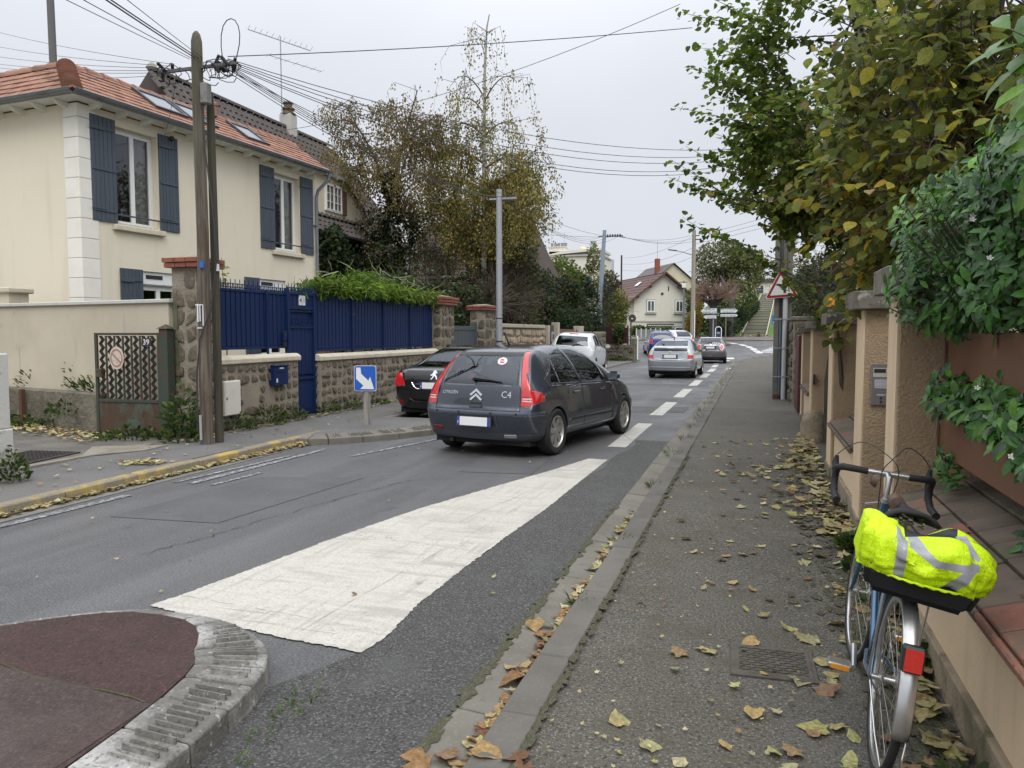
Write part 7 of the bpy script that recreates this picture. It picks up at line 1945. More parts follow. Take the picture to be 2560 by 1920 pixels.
def other_cars():
 car('coupe_car', 'glossy black coupe cabriolet parked behind the kerb build-out', (-5.74, 13.25, 0), R_(-1), TAB_CC, (.0035, .0035, .004), (.85, 3.46), .91, .33,
  [([(-.60, 1.03), (.60, 1.03), (.55, 1.36), (-.55, 1.36)], 1)], [([(1.25, 1.02), (2.0, .99), (2.0, 1.36), (1.75, 1.36)], 2), ([(2.05, .99), (3.0, .96), (2.6, 1.26), (2.05, 1.36)], 2)],
  [([(.60, .70), (.86, .64), (.92, .74), (.88, .93), (.70, .92)], 3)], .70, extra=ex_cc, glass=m_dglass, win_y=1.3)
 zo = car('city_car', 'white rounded electric hatchback parked half on the left pavement', (-6.9, 29.2, .07), R_(2.2), TAB_ZOE, (.66, .68, .70), (.66, 3.25), .865, .315,
  [([(-.60, 1.05), (.60, 1.05), (.54, 1.40), (-.54, 1.40)], 1), ([(-.16, 1.465), (.16, 1.465), (.16, 1.5), (-.16, 1.5)], 13)], SIDE_HB, [([(.63, 1.20), (.80, .93), (.86, .95), (.72, 1.22)], 6)], .74, metal=.05, extra=ex_zoe, glass=m_dglass, roll=R_(3.0)); zo.scale = (1.06, 1.06, 1.06)
 car('hybrid_car', 'silver five-door liftback with black rear spoiler panel driving away', (-2.98, 28.55, 0), R_(-1.5), TAB_PRI, (.40, .42, .45), (.83, 3.53), .865, .31,
  [([(-.60, 1.20), (.60, 1.20), (.52, 1.385), (-.52, 1.385)], 1), ([(-.60, 1.0), (.60, 1.0), (.60, 1.115), (-.60, 1.115)], 7)], [([(.95, 1.0), (1.5, .99), (1.5, 1.36)], 2), ([(1.55, .99), (2.2, .97), (2.2, 1.41), (1.55, 1.37)], 2), ([(2.26, .97), (3.2, .95), (2.7, 1.24), (2.26, 1.41)], 2)],
  [([(.63, .72), (.82, .74), (.82, .87), (.63, .87)], 3), ([(.63, .875), (.82, .875), (.78, 1.0), (.68, 1.10), (.63, 1.10)], 6)], .82, metal=.5, lower=.30, extra=ex_prius)
 car('small_car', 'small grey three-door hatchback with round tail lights near the bend', (-2.36, 43.4, 0), R_(2), TAB_MINI, (.115, .115, .118), (.65, 3.14), .865, .305,
  [([(-.56, 1.10), (.56, 1.10), (.50, 1.335), (-.50, 1.335)], 1)], [([(.6, 1.05), (1.35, 1.04), (1.35, 1.33), (.75, 1.31)], 2), ([(1.42, 1.04), (2.6, 1.0), (2.25, 1.30), (1.42, 1.33)], 2)], [], .875, metal=.2, lower=.36, extra=ex_mini)
 sc_ = [tuple(v * (1.09 if k in (5, 6, 7) else 1.04 if k > 7 else 1.04) for k, v in enumerate(r)) for r in TAB_ZOE]
 car('suv_car', 'bright blue compact suv with roof rails turning into the bend', (-5.95, 52.2, tz(-6, 53)), R_(14), sc_, (.012, .03, .17), (.75, 3.42), .90, .345,
  [([(-.60, 1.16), (.60, 1.16), (.55, 1.52), (-.55, 1.52)], 1)], [([(x, z * 1.08) for x, z in p], m) for p, m in SIDE_HB], [([(.62, .86), (.92, .86), (.92, 1.10), (.62, 1.10)], 3)], .80, lower=.42, extra=ex_duster, glass=m_dglass)
 car('distant_car', 'white car beyond the blue suv, only its roof showing', (-4.95, 57.6, tz(-5, 58)), R_(38), [tuple(r) for r in TAB_ZOE], (.62, .64, .66), (.66, 3.25), .865, .315,
  [([(-.60, 1.05), (.60, 1.05), (.54, 1.44), (-.54, 1.44)], 1)], SIDE_HB, [([(.63, .85), (.86, .85), (.80, 1.05), (.66, 1.05)], 3)], .74, metal=.05)
hatchback()
other_cars()
# ------------------------------------------------------------------ blue bicycle with a yellow covered basket
bk = thing('bicycle', 'blue touring bicycle with drop bars leaning by the wall', 'bicycle', (.452, 3.08, .055), R_(-2.0))
bk.rotation_euler[1] = R_(7.5)
m_bl = M('bike_blue', (.035, .105, .20), .25, .5, coat=1., layers=[('noise', 12., .6, .75, (.10, .10, .10), .6)], obj=True)
m_sil = M('bike_alloy', (.55, .55, .54), .3, .9, layers=[('noise', 14., .5, .7, (.38, .37, .35), .6)], obj=True)
m_grip = M('grip_foam', (.016, .016, .017), .75)
m_brs = M('leather_brown', (.10, .06, .04), .6)
WR = .338
def bike_wheel(y, steer=0.0, name='wheel'):
 base = Matrix.Translation((0, y, WR)) @ Matrix.Rotation(steer, 4, 'Z') @ Matrix.Rotation(R_(90), 4, 'Y')
 t = part(name, MB().lathe([(WR - .030 + .016 * math.sin(a), .016 * math.cos(a)) if False else (WR - .016 + .016 * math.cos(a), .016 * math.sin(a)) for a in np.linspace(0, 2 * math.pi, 9)[:-1]], 56, base, closed=True), m_tyre, bk, smooth=60)
 part('rim', MB().lathe([(WR - .028, -.011), (WR - .028, .011), (WR - .046, .009), (WR - .049, .0), (WR - .046, -.009)], 56, base, closed=True), m_sil, t, smooth=40)
 sp = MB()
 for k in range(32):
  a = 2 * math.pi * k / 32; s = 1 if k % 2 else -1; d = .45 * (1 if k % 4 < 2 else -1)
  p0 = base @ Vector((.022 * math.cos(a + d * 3), .022 * math.sin(a + d * 3), .03 * s)); p1 = base @ Vector(((WR - .048) * math.cos(a), (WR - .048) * math.sin(a), 0))
  sp.tube([p0, p1], .0014, 3, cap=False)
 part('spokes', sp, m_sil, t, kind='stuff')
 part('hub', MB().lathe([(.012, -.06), (.012, -.035), (.026, -.032), (.026, -.028), (.015, -.02), (.015, .02), (.026, .028), (.026, .032), (.012, .035), (.012, .06)], 14, base), m_sil, t, smooth=40)
 return t
bike_wheel(0.0); bike_wheel(1.03, R_(4))
def tb(name, pts, r, mat=None, n=10, parent=None): return part(name, MB().tube(pts, r, n), mat or m_bl, parent or bk, smooth=50)
BB = (0, .44, .275); ST = (0, .27, .80); HT = (0, .845, .815); HL = (0, .875, .67)
fr_ = tb('frame', [BB, ST], .0155)
tb('top_tube', [(0, .285, .765), (0, .855, .785)], .0135); tb('down_tube', [BB, HL], .016); tb('head_tube', [(0, .885, .645), (0, .838, .845)], .019)
for s in (-1, 1):
 tb('chain_stay', [(s * .025, .42, .275), (s * .055, .2, .30), (s * .062, 0, WR)], [.011, .010, .008])
 tb('seat_stay', [(s * .018, .283, .765), (s * .045, .16, .56), (s * .062, 0, WR)], [.008, .008, .007])
 tb('fork_blade', [(s * .03, .89, .63), (s * .05, .915, .50), (s * .055, .96, .40), (s * .055, 1.03, WR)], [.014, .012, .010, .008])
 tb('rack_stay', [(s * .07, .0, WR), (s * .075, -.06, .735)], .004, m_sil, 6)
 tb('mudguard_stay', [(s * .065, 0, WR), (s * .05, -.22, .22), (s * .03, -.295, .15)], .0028, m_sil, 5)
tb('fork_crown', [(-.035, .888, .64), (.035, .888, .64)], .015, m_sil)
def guard(y, a0, a1, w, name='mudguard'):
 rows = []
 R0 = WR + .018
 for a in np.linspace(a0, a1, 26):
  rows.append([(w * math.sin(t), y + (R0 + .012 * math.cos(t)) * math.cos(a), WR + (R0 + .012 * math.cos(t)) * math.sin(a)) for t in np.linspace(-1.4, 1.4, 9)])
 o = part(name, MB().sheet(rows), m_sil, bk, smooth=True)
 sm = o.modifiers.new('thick', 'SOLIDIFY'); sm.thickness = .0015
 return o
guard(0, R_(65), R_(188), .028); guard(1.03, R_(20), R_(150), .028)
rl = part('rear_reflector', MB().obox(frame((0, -.322, .555), (1, 0, 0), (0, .12, 1)), .068, .088, .05), m_trim, bk, bevel=.008)
part('lens', MB().obox(frame((0, -.350, .558), (1, 0, 0), (0, .12, 1)), .054, .073, .006), M('reflector_red', (.55, .03, .02), .3, layers=[('noise', (500., 500., 160.), .45, .55, (.35, .015, .012), .6)]), rl)
tb('seat_post', [ST, (0, .255, .90)], .0125, m_sil)
sd = MB()
rows = []
for i, t in enumerate(np.linspace(0, 1, 14)):
 y = .10 + .28 * t; hw = .085 * (1 - sstep(.12, .75, t)) + .022 + .0 * t; hw *= (.75 + .25 * sstep(-.15, .12, t)); zt = .955 + .02 * (1 - t) ** 2
 rows.append([(hw * x, y, zt - .055 * abs(x) ** 3 - .012 * (1 - x * x)) for x in np.linspace(-1, 1, 11)])
o = part('saddle', MB().sheet(rows), m_grip, bk, smooth=True); sm = o.modifiers.new('thick', 'SOLIDIFY'); sm.thickness = .014
for s in (-1, 1): tb('saddle_rail', [(s * .045, .13, .915), (s * .03, .22, .90), (s * .015, .34, .92)], .004, m_sil, 5)
sp = MB()
for s in (-1, 0, 1): sp.tube([(s * .035 + .010 * math.cos(a), .135 + .010 * math.sin(a), .895 + .0022 * a) for a in np.linspace(0, 18, 40)], .0025, 4)
part('saddle_springs', sp, M('spring_green', (.10, .12, .06), .5, .5), bk)
part('saddle_bag', MB().lathe([(.0, -.06), (.03, -.055), (.035, 0), (.03, .055), (0, .06)], 12, frame((-.02, .42, .93), (1, 0, 0), (0, 0, 1)) @ Matrix.Scale(.9, 4)), m_brs, bk, smooth=True)
# stem, bars, levers, cables
tb('stem', [(0, .838, .845), (0, .828, .93), (0, .835, .955), (0, .90, .965)], [.013, .013, .014, .013], m_sil)
tb('headset', [(0, .838, .842), (0, .834, .862)], .021, m_sil)
SW = Matrix.Translation((0, .90, .965)) @ Matrix.Rotation(R_(6), 4, 'Z')
def hb(p): return SW @ Vector(p)
tb('handlebar', [hb((-.09, 0, 0)), hb((.09, 0, 0))], .0145, m_sil)
for s in (-1, 1):
 pts = [(s * .09, 0, 0), (s * .155, .0, .002), (s * .195, .02, .0), (s * .212, .06, -.012), (s * .213, .085, -.05), (s * .213, .075, -.10), (s * .215, .03, -.135), (s * .217, -.06, -.148)]
 tb('grip_tape', [hb(p) for p in pts], [.0155, .0165, .017, .0165, .016, .016, .0165, .0165], m_grip, 12)
 part('brake_lever', MB().tube([hb((s * .213, .10, -.03)), hb((s * .213, .13, .0)), hb((s * .213, .125, .035))], [.017, .016, .009], 8).tube([hb((s * .213, .125, .02)), hb((s * .213, .145, -.05)), hb((s * .213, .12, -.12))], [.006, .006, .004], 6), m_grip, bk, smooth=50)
 part('bar_plug', MB().tube([hb((s * .217, -.058, -.148)), hb((s * .217, -.066, -.149))], .018, 10), m_trim, bk)
for s in (-1, 1):
 a = hb((s * .213, .125, .04)); e = Vector((-s * .02, .87, .78))
 pts = [a, a + Vector((-s * .05, -.01, .055)), a + Vector((-s * .12, -.04, .085)), Vector((-s * .0, .84, 1.045)), Vector((-s * .035, .83, .985)), Vector((-s * .03, .84, .90)), e]
 q = []
 for i in range(len(pts) - 1):
  p0 = pts[max(i - 1, 0)]; p1 = pts[i]; p2 = pts[i + 1]; p3 = pts[min(i + 2, len(pts) - 1)]
  for t in np.linspace(0, 1, 6)[:-1]:
   q.append(.5 * ((2 * p1) + (p2 - p0) * t + (2 * p0 - 5 * p1 + 4 * p2 - p3) * t * t + (3 * p1 - p0 - 3 * p2 + p3) * t ** 3))
 tb('brake_cable', q + [pts[-1]], .0026, m_cable, 5)
part('bell', MB().lathe([(.0, .03), (.02, .028), (.03, .015), (.032, 0), (.0, -.005)], 14, Matrix.Translation((-.045, .86, .93)) @ Matrix.Rotation(R_(-80), 4, 'Y')), m_brs, bk, smooth=True)
part('front_lamp_bracket', MB().tube([(-.02, .87, .83), (-.07, .93, .80), (-.08, .95, .74)], .004, 5), m_sil, bk)
# drive train
bbm = frame((.05, .44, .275), (0, 1, 0), (0, 0, 1))
part('chainring', MB().lathe([(.092, -.002), (.092, .002), (.075, .002), (.075, -.002)], 36, bbm, closed=True), m_sil, bk)
ca = R_(205)
for s, ang in ((-1, R_(190)), (1, R_(10))):
 tip = Vector((s * .085, .44 + .17 * math.cos(ang), .275 + .17 * math.sin(ang)))
 tb('crank_arm', [(s * .075, .44, .275), tip], [.014, .010], m_sil, 8)
 pd = part('pedal', MB().box(tip.x + (.01 if s > 0 else -.10), tip.y - .035, tip.z - .012, tip.x + (.10 if s > 0 else -.01), tip.y + .035, tip.z + .012), m_sil, bk, bevel=.006)
 for q in (-1, 1): part('pedal_reflector', MB().box(tip.x + (.02 if s > 0 else -.09), tip.y + q * .036 - .002, tip.z - .009, tip.x + (.09 if s > 0 else -.02), tip.y + q * .036 + .002, tip.z + .009), M('reflector_amber', (.85, .33, .02), .3), pd)
tb('chain', [(.05, .44, .365), (.05, 0, .37)], .003, m_trim, 4); tb('chain', [(.05, .44, .185), (.05, .03, .25), (.05, 0, .30)], .003, m_trim, 4)
part('sprocket', MB().lathe([(.035, -.01), (.035, .01), (.02, .012), (.02, -.012)], 20, frame((.05, 0, WR), (0, 1, 0), (0, 0, 1))), m_trim, bk)
tb('pump', [(.012, .43, .36), (-.002, .30, .72)], .014, m_sil, 8)
tb('lock_cable', [(-.07, .0, WR), (-.03, -.1, .30), (.04, -.2, .235), (.06, -.3, .22), (.04, -.36, .24)], .004, m_cable, 5)
tb('rack', [(-.06, .1, .74), (-.06, -.18, .74), (.06, -.18, .74), (.06, .1, .74), (0, .22, .74)], .005, m_sil, 6)
# high-visibility cover stretched over a basket
bg = thing('basket_cover', 'fluorescent yellow rain cover with grey reflective bands over a black basket', 'bag cover', (.452 + .125, 2.98, .895), R_(-6))
bg.rotation_euler[1] = R_(11)
bg.scale = (.80, .80, .80)
m_hv = M('fluo_yellow', (.60, .86, .0), .55, layers=[('noise', 9., .45, .7, (.50, .74, .0), .5)], bumps=[('noise', (30., 30., 7.), .55, .03), ('noise', (9., 9., 22.), .4, .02)], obj=True)
m_refl = M('reflective_grey', (.36, .37, .40), .5, layers=[('noise', 30., .45, .65, (.30, .31, .33), .6)], obj=True)
bm = bmesh.new()
nu, nv = 72, 40
grid = []
for i in range(nu + 1):
 row = []
 th = 2 * math.pi * i / nu
 for j in range(nv + 1):
  ph = -math.pi / 2 + math.pi * j / nv
  def se(v, e): return math.copysign(abs(v) ** e, v)
  x = .268 * se(math.cos(ph), .42) * se(math.cos(th), .55); y = .175 * se(math.cos(ph), .42) * se(math.sin(th), .55); z = .112 * se(math.sin(ph), .55)
  k = 1.0 + .035 * math.sin(9 * th + 3 * ph) * math.cos(ph) + .02 * math.sin(23 * th - 5 * ph) * math.cos(ph) + (.004 * math.sin(31 * th + 3 * math.sin(5 * th)) if ph < -.45 else 0) + .012 * math.sin(14 * th + 9 * ph) * math.cos(ph) + .008 * math.sin(37 * th - 14 * ph + 2 * math.sin(3 * th)) * math.cos(ph)
  z2 = z + .02 * math.sin(x * 17) * (1 if z > 0 else .3) + .012 * math.cos(x * 31 + y * 23) + (.022 if x < -.12 and z > 0 else 0) - .035 * math.exp(-((x + .02) / .10) ** 2) * (z > .02)
  if z < -.05: y *= .90; 
  row.append(bm.verts.new((x * k, y * k + .012 * math.sin(x * 40 + z * 30) * (y < 0), z2)))
 grid.append(row)
for i in range(nu):
 for j in range(nv):
  try: bm.faces.new((grid[i][j], grid[i + 1][j], grid[i + 1][j + 1], grid[i][j + 1]))
  except ValueError: pass
bmesh.ops.remove_doubles(bm, verts=bm.verts, dist=.0008)
bmesh.ops.recalc_face_normals(bm, faces=bm.faces); bm.normal_update()
def band(p, q, w, axis='y', side=-1, nmin=-.15):
 p = Vector(p); q = Vector(q); d = (q - p).normalized(); n = Vector((-d.y, d.x)) * w / 2
 carve(bm, [(p - n)[:], (q - n)[:], (q + n)[:], (p + n)[:]], axis, side, 1, nmin=nmin, lim=(lambda c: c.y < .0) if axis == 'y' else None)
band((-.115, .16), (-.085, -.14), .042); band((.175, .055), (.075, -.14), .046)
band((-.07, .075), (.035, .02), .034); band((.03, .018), (.19, .045), .034)
band((-.115, -.16), (-.125, .02), .042, 'z', 1, .3); band((.165, -.15), (.125, .03), .044, 'z', 1, .3)
carve(bm, [(-.085, .0), (.11, .0), (.12, .12), (-.09, .12)], 'z', 1, 2, nmin=.3)
split_body(bm, bg, {0: ('cover', m_hv, 0), 1: ('reflective_band', m_refl, 0), 2: ('mesh_window', M('mesh_black', (.012, .016, .018), .5), 0)})
part('basket', MB().add([(-.20, -.13, -.185), (.20, -.13, -.185), (.20, .15, -.185), (-.20, .15, -.185), (-.235, -.155, -.06), (.235, -.155, -.06), (.235, .17, -.06), (-.235, .17, -.06)], [(0, 3, 2, 1), (0, 1, 5, 4), (1, 2, 6, 5), (2, 3, 7, 6), (3, 0, 4, 7), (4, 5, 6, 7)]), M('basket_black', (.008, .008, .009), .9), bg, bevel=.03, seg=3)
part('gathered_hem', MB().tube([(.262 * math.cos(a) if abs(math.cos(a)) < .9 else .25 * math.copysign(1, math.cos(a)), .168 * math.sin(a), -.085 + .002 * math.sin(a * 37)) for a in np.linspace(0, 6.283, 110)], [.006 + .0015 * math.sin(i * 2.1) for i in range(110)], 6, cap=False), m_hv, bg, smooth=True)
# ------------------------------------------------------------------ vegetation
m_leaf = leaf_mat('leaf_matte', .55, .3, .5)
m_gloss = leaf_mat('leaf_glossy', .3, .3, .25)
m_dry = leaf_mat('leaf_dry', .8, .2, .15)
m_bark = M('bark', (.085, .07, .052), .95, layers=[('noise', (14., 14., 3.), .4, .65, (.05, .042, .034), .8), ('noise', 4., .5, .7, (.12, .11, .085), .5)], bumps=[('noise', (30., 30., 5.), .6, .02)])
m_twig = M('twig', (.075, .058, .045), .9)
m_birch = M('birch_bark', (.36, .34, .30), .85, layers=[('noise', (2., 2., 9.), .5, .6, (.10, .09, .08), .85)])
m_redtwig = M('pollard_twig', (.17, .105, .078), .9)
m_flower = M('flower_white', (.75, .74, .68), .7)
G = dict(dark=(.028, .05, .018), mid=(.055, .085, .024), olive=(.085, .09, .03), brown=(.10, .07, .038), grey=(.20, .18, .135), lime=(.135, .19, .032), yellow=(.27, .20, .035), gold=(.36, .20, .03), rust=(.20, .085, .03), blue=(.035, .065, .05), bronze=(.10, .055, .045))
def clump_tint(pos, cols, w, f=1.1, seed=1, jit=.2, pick=.8):
 n = len(pos); cols = np.array(cols)
 v = noise3(pos, f, seed) + RG.normal(0, pick, n)
 cw = np.cumsum(np.array(w) / sum(w)); q = np.argsort(np.argsort(v)) / max(n - 1, 1)
 i = np.searchsorted(cw, q).clip(0, len(cols) - 1)
 return np.clip(cols[i] * (1 + RG.normal(0, jit, (n, 1))) * (1 + .22 * noise3(pos, f * 2.5, seed + 9)[:, None]), .003, 1)
def shrub(name, label, cat, blobs, n, size, cols, w, shape='diamond', stems=5, sticks=0, material=None, zb=-.15, f=1.1, group=None, width=1.0, flowers=None, shell=.25, gap=.35, zmin=.12):
 B = np.array(blobs, float)
 base = (float(B[:, 0].mean()), float(B[:, 1].mean()), 0.1)
 t = thing(name, label, cat, base, 0, group)
 pos = in_blobs(int(n * 1.5), blobs, shell)
 keep = (noise3(pos, f * 1.6, 5) + RG.normal(0, .35, len(pos)) > -gap * 1.6) & (pos[:, 2] > zmin)
 pos = pos[keep][:n]
 ctr = B[np.argmin(((pos[:, None, :] - B[None, :, :3]) ** 2).sum(-1), 1), :3]
 out = unit(pos - ctr)
 axis = unit(out * .5 + rdir(len(pos), zb)); up = unit(out * .6 + rdir(len(pos), .7))
 leaves('foliage', pos, size * RG.uniform(.6, 1.3, len(pos)), clump_tint(pos, cols, w, f), material or m_leaf, t, shape, axis, up, width, kind='stuff')
 if flowers:
  fn, fs, fcol = flowers
  p2 = in_blobs(fn * 2, blobs, .85); p2 = p2[(noise3(p2, 1.3, 77) > .1) & (p2[:, 2] > .5)][:fn]
  p3 = np.repeat(p2, 7, 0) + RG.normal(0, fs * .55, (len(p2) * 7, 3))
  leaves('blossom', p3, fs * .7, pal([fcol], len(p3)), m_dry, t, 'diamond', None, None, 1.2, kind='stuff')
 mb = MB()
 for i in range(stems):
  b = B[i % len(B)]
  s0 = Vector((b[0] + random.uniform(-.3, .3) * b[3], b[1] + random.uniform(-.3, .3) * b[4], 0.05))
  e = Vector((b[0] + random.uniform(-.6, .6) * b[3], b[1] + random.uniform(-.6, .6) * b[4], b[2] + b[5] * random.uniform(.2, .8)))
  mid = s0.lerp(e, .5) + Vector((random.uniform(-.15, .15), random.uniform(-.15, .15), 0))
  mb.tube([s0, mid, e], [.05, .035, .012], 5)
 if mb.v: part('stem', mb, m_bark, t, world=True, kind='stuff')
 if sticks:
  mb = MB()
  for p in in_blobs(sticks, blobs, .6):
   b = B[np.argmin(((B[:, :3] - p) ** 2).sum(1))]
   o_ = Vector(p - b[:3]).normalized(); e = Vector(p) + (o_ + Vector((random.gauss(0, .4), random.gauss(0, .4), random.uniform(-.1, .7)))).normalized() * random.uniform(.25, .8)
   mb.tube([Vector(p) - o_ * .3, Vector(p) + Vector((0, 0, .05)), e], [.009, .007, .003], 3, cap=False)
  part('twigs', mb, m_twig, t, world=True, kind='stuff')
 return t
# --- left of the street, behind the fence
cl = shrub('clematis_bush', 'shrub smothered in fluffy grey brown seed heads beside the brown roof', 'bush', [(-13.3, 27.0, 5.5, 1.33, 1.2, 1.33), (-14.0, 26.5, 5.0, .88, 1.0, 1.05), (-12.9, 27.5, 6.4, .6, .8, .6), (-13.2, 26.0, 4.2, 1.2, 1.0, .9), (-12.9, 25.6, 2.6, 1.6, 1.0, 1.2)], 9000, .13, [G['dark'], G['olive'], G['brown'], (.05, .06, .03)], [3, 3, 2, 3], sticks=160, f=1.3)
p = in_blobs(420, [(-13.2, 26.6, 5.2, 1.35, 1.2, 1.4), (-13.2, 25.8, 3.8, 1.3, 1, .9), (-13.9, 26.3, 5.0, .95, 1, 1.1), (-13.0, 25.5, 2.8, 1.5, 1, 1.)], .9)
q = np.repeat(p, 16, 0) + RG.normal(0, .075, (len(p) * 16, 3))
leaves('seed_heads', q, .075, pal([G['grey'], (.15, .13, .09), (.24, .215, .165)], len(q)), m_dry, cl, 'diamond', kind='stuff')
shrub('conifer_tree', 'ragged dark conifers with bare twigs under the weeping birch', 'tree', [(-12.0, 29.0, 5.6, 1.3, 1.3, 1.6), (-10.7, 27.5, 4.2, 1.58, 1.2, 1.3), (-11.6, 26.5, 3.9, 1.05, 1.1, 1.1), (-10.7, 30.0, 6.4, 1.0, 1.1, 1.4), (-11.2, 27, 2.3, 1.9, 1.2, 1.2), (-12.4, 28, 3.6, 1.2, 1.2, 1.6)], 19000, .15, [(.045, .06, .025), (.07, .075, .035), G['brown'], (.12, .12, .045)], [4, 3, 2, 3], 'blade', stems=9, sticks=420, f=1.2, gap=.25)
shrub('dark_bush', 'tall dark olive shrubs behind the grey gate and pale wall', 'bush', [(-9.8, 30.0, 5.0, 1.41, 1.4, 1.60), (-9.2, 29.0, 3.8, 1.2, 1.2, 1.27), (-9.6, 27.0, 3.2, 1.3, 1.0, .95), (-9.3, 29.5, 2.6, 1.1, 1.3, .9), (-10.4, 26, 2.2, 1.3, 1, 1.3), (-10.6, 31, 5.6, 1.2, 1.2, 1.3)], 17000, .14, [(.04, .055, .022), (.06, .07, .03), (.13, .135, .04), G['brown']], [4, 3, 3, 2], stems=10, sticks=300, f=1.1)
shrub('bare_shrub', 'grey brown tangle of bare twigs hanging over the pale wall', 'bush', [(-8.9, 27.5, 3.0, .85, 1.6, 1.0), (-8.9, 25.6, 2.8, .7, 1.0, .8)], 900, .09, [G['brown'], (.08, .06, .045)], [1, 1], stems=5, sticks=900)
shrub('garden_shrub', 'mixed dark leafy shrubs between bamboo and the stone pier', 'bush', [(-10.4, 24.0, 2.7, 1.09, .8, .7), (-9.5, 24.3, 2.5, 1.0, .9, .8), (-9.4, 22.4, 2.0, .8, .8, .9), (-10.9, 22.0, 2.7, 1.2, 1.0, .9)], 6500, .13, [G['dark'], G['mid'], G['olive'], G['bronze']], [4, 2, 2, 1], sticks=120)
shrub('ivy_clad_shrub', 'dark ivy covered shrub under the brown pent roof', 'bush', [(-14.0, 24.3, 4.0, .8, .9, .95), (-13.6, 23.0, 4.4, .6, .6, .9), (-13.8, 23.6, 2.6, 1.1, 1., 1.3)], 5000, .13, [G['dark'], (.022, .042, .016), G['mid']], [4, 3, 2], shape='heart', sticks=30)
# big-leaved rosettes
for k, (x, y, z, lab) in enumerate([(-10.6, 23.4, 3.3, 'pale green rosette shrub, highest of three above the grey gate'), (-8.95, 21.5, 2.75, 'pale green rosette shrub right behind the brick capped pier'), (-9.3, 24.6, 3.25, 'pale green rosette shrub over the second brick capped pier')]):
 t = thing('rosette_shrub', lab, 'bush', (x, y, .1), 0, 'pale rosette shrubs behind the piers')
 pos = []; ax = []; up_ = []
 for c in range(11):
  cc = np.array([x, y, z]) + RG.normal(0, .32, 3) * np.array([1, 1, 1.3])
  for j in range(7):
   a = j * .9 + c; d = np.array([math.cos(a), math.sin(a), .05]); pos.append(cc + d * .03); ax.append(d + np.array([0, 0, -.25])); up_.append([0, 0, 1])
 leaves('foliage', pos, .24, pal([(.07, .12, .055), (.10, .16, .08), (.05, .09, .04)], len(pos)), m_gloss, t, 'long', np.array(ax), np.array(up_), 1.5, kind='stuff')
 part('stem', MB().tube([(x, y, .1), (x + .1, y, 1.4), (x, y, z)], [.05, .04, .02], 6), m_bark, t, world=True)
bam = thing('bamboo_hedge', 'bright green bamboo hedge spilling over the blue fence', 'hedge', (-8.7, 16, .1))
n = 15000
yy = RG.uniform(12.7, 19.5, n); top = 2.78 + .16 * np.sin(yy * 1.3) + .10 * np.sin(yy * 4.1 + 1) - .30 * np.clip((yy - 17.2) / 2.2, 0, 1) - .25 * np.clip((13.4 - yy) / .7, 0, 1)
u = RG.uniform(0, 1, n) ** .6; zz = 1.9 + (top - 1.9) * u; xx = -8.62 + RG.normal(0, .19, n) + .16 * u * RG.uniform(0, 1, n)
hang = (RG.uniform(0, 1, n) < .22) & (yy > 13.3)
xx = np.where(hang, -8.25 + RG.normal(0, .1, n), xx); zz = np.where(hang, 2.47 + RG.uniform(-.0, .28, n), zz)
xx = np.where((zz < 2.42) & (xx > -8.36), -8.62, xx)
P = np.stack([xx, yy, zz], 1)
ax = unit(np.stack([RG.normal(.35, .5, n), RG.normal(0, .7, n), RG.normal(-.15, .5, n)], 1))
leaves('foliage', P, RG.uniform(.10, .21, n), clump_tint(P, [(.11, .19, .02), (.17, .26, .028), (.055, .11, .016), (.24, .29, .06), (.16, .15, .05)], [4, 3, 3, 1.5, .6], 2.2), m_leaf, bam, 'long', ax, None, .75, kind='stuff')
mb = MB()
for i in range(70):
 y = random.uniform(12.9, 19.3); mb.tube([(-8.65, y, .1), (-8.65 + random.uniform(-.1, .1), y + random.uniform(-.1, .1), 1.6), (-8.6 + random.uniform(-.2, .3), y + random.uniform(-.2, .2), random.uniform(2.3, 2.9))], [.012, .010, .004], 4)
part('canes', mb, M('cane', (.12, .15, .04), .6), bam, world=True, kind='stuff')
rd = thing('reed_clump', 'arching variegated reed leaves above the bamboo', 'grass clump', (-9.3, 18.2, .1))
n = 130; a = RG.uniform(0, 6.28, n); b = np.stack([-9.3 + RG.normal(0, .25, n), 18.4 + RG.normal(0, .9, n), RG.uniform(2.6, 3.2, n)], 1)
leaves('blades', b, RG.uniform(.35, .7, n), pal([(.20, .25, .10), (.30, .33, .19), (.10, .17, .04)], n), m_leaf, rd, 'blade', unit(np.stack([np.cos(a) * .7, np.sin(a) * .7, RG.uniform(-.3, .8, n)], 1)), None, .6, kind='stuff')
part('stems', MB().tube([(-9.3, 18.2, .1), (-9.3, 18.2, 2.8)], .03, 5).tube([(-9.3, 18.8, .1), (-9.2, 18.9, 3.0)], .02, 5), m_bark, rd, world=True)
sap = thing('sapling', 'thin sapling with a few yellow leaves behind the blue fence', 'plant', (-8.7, 11.2, .1))
part('stem', MB().tube([(-8.7, 11.2, .1), (-8.68, 11.15, 2.0), (-8.7, 11.1, 2.95)], [.012, .01, .004], 5), m_twig, sap, world=True)
p = np.array([[-8.7, 11.12, 2.3]] * 26) + np.stack([RG.normal(0, .09, 26), RG.normal(0, .09, 26), RG.uniform(0, .62, 26)], 1)
leaves('foliage', p, .10, pal([(.30, .30, .06), (.42, .36, .10), (.2, .24, .05)], 26), m_leaf, sap, 'leaf', kind='stuff')
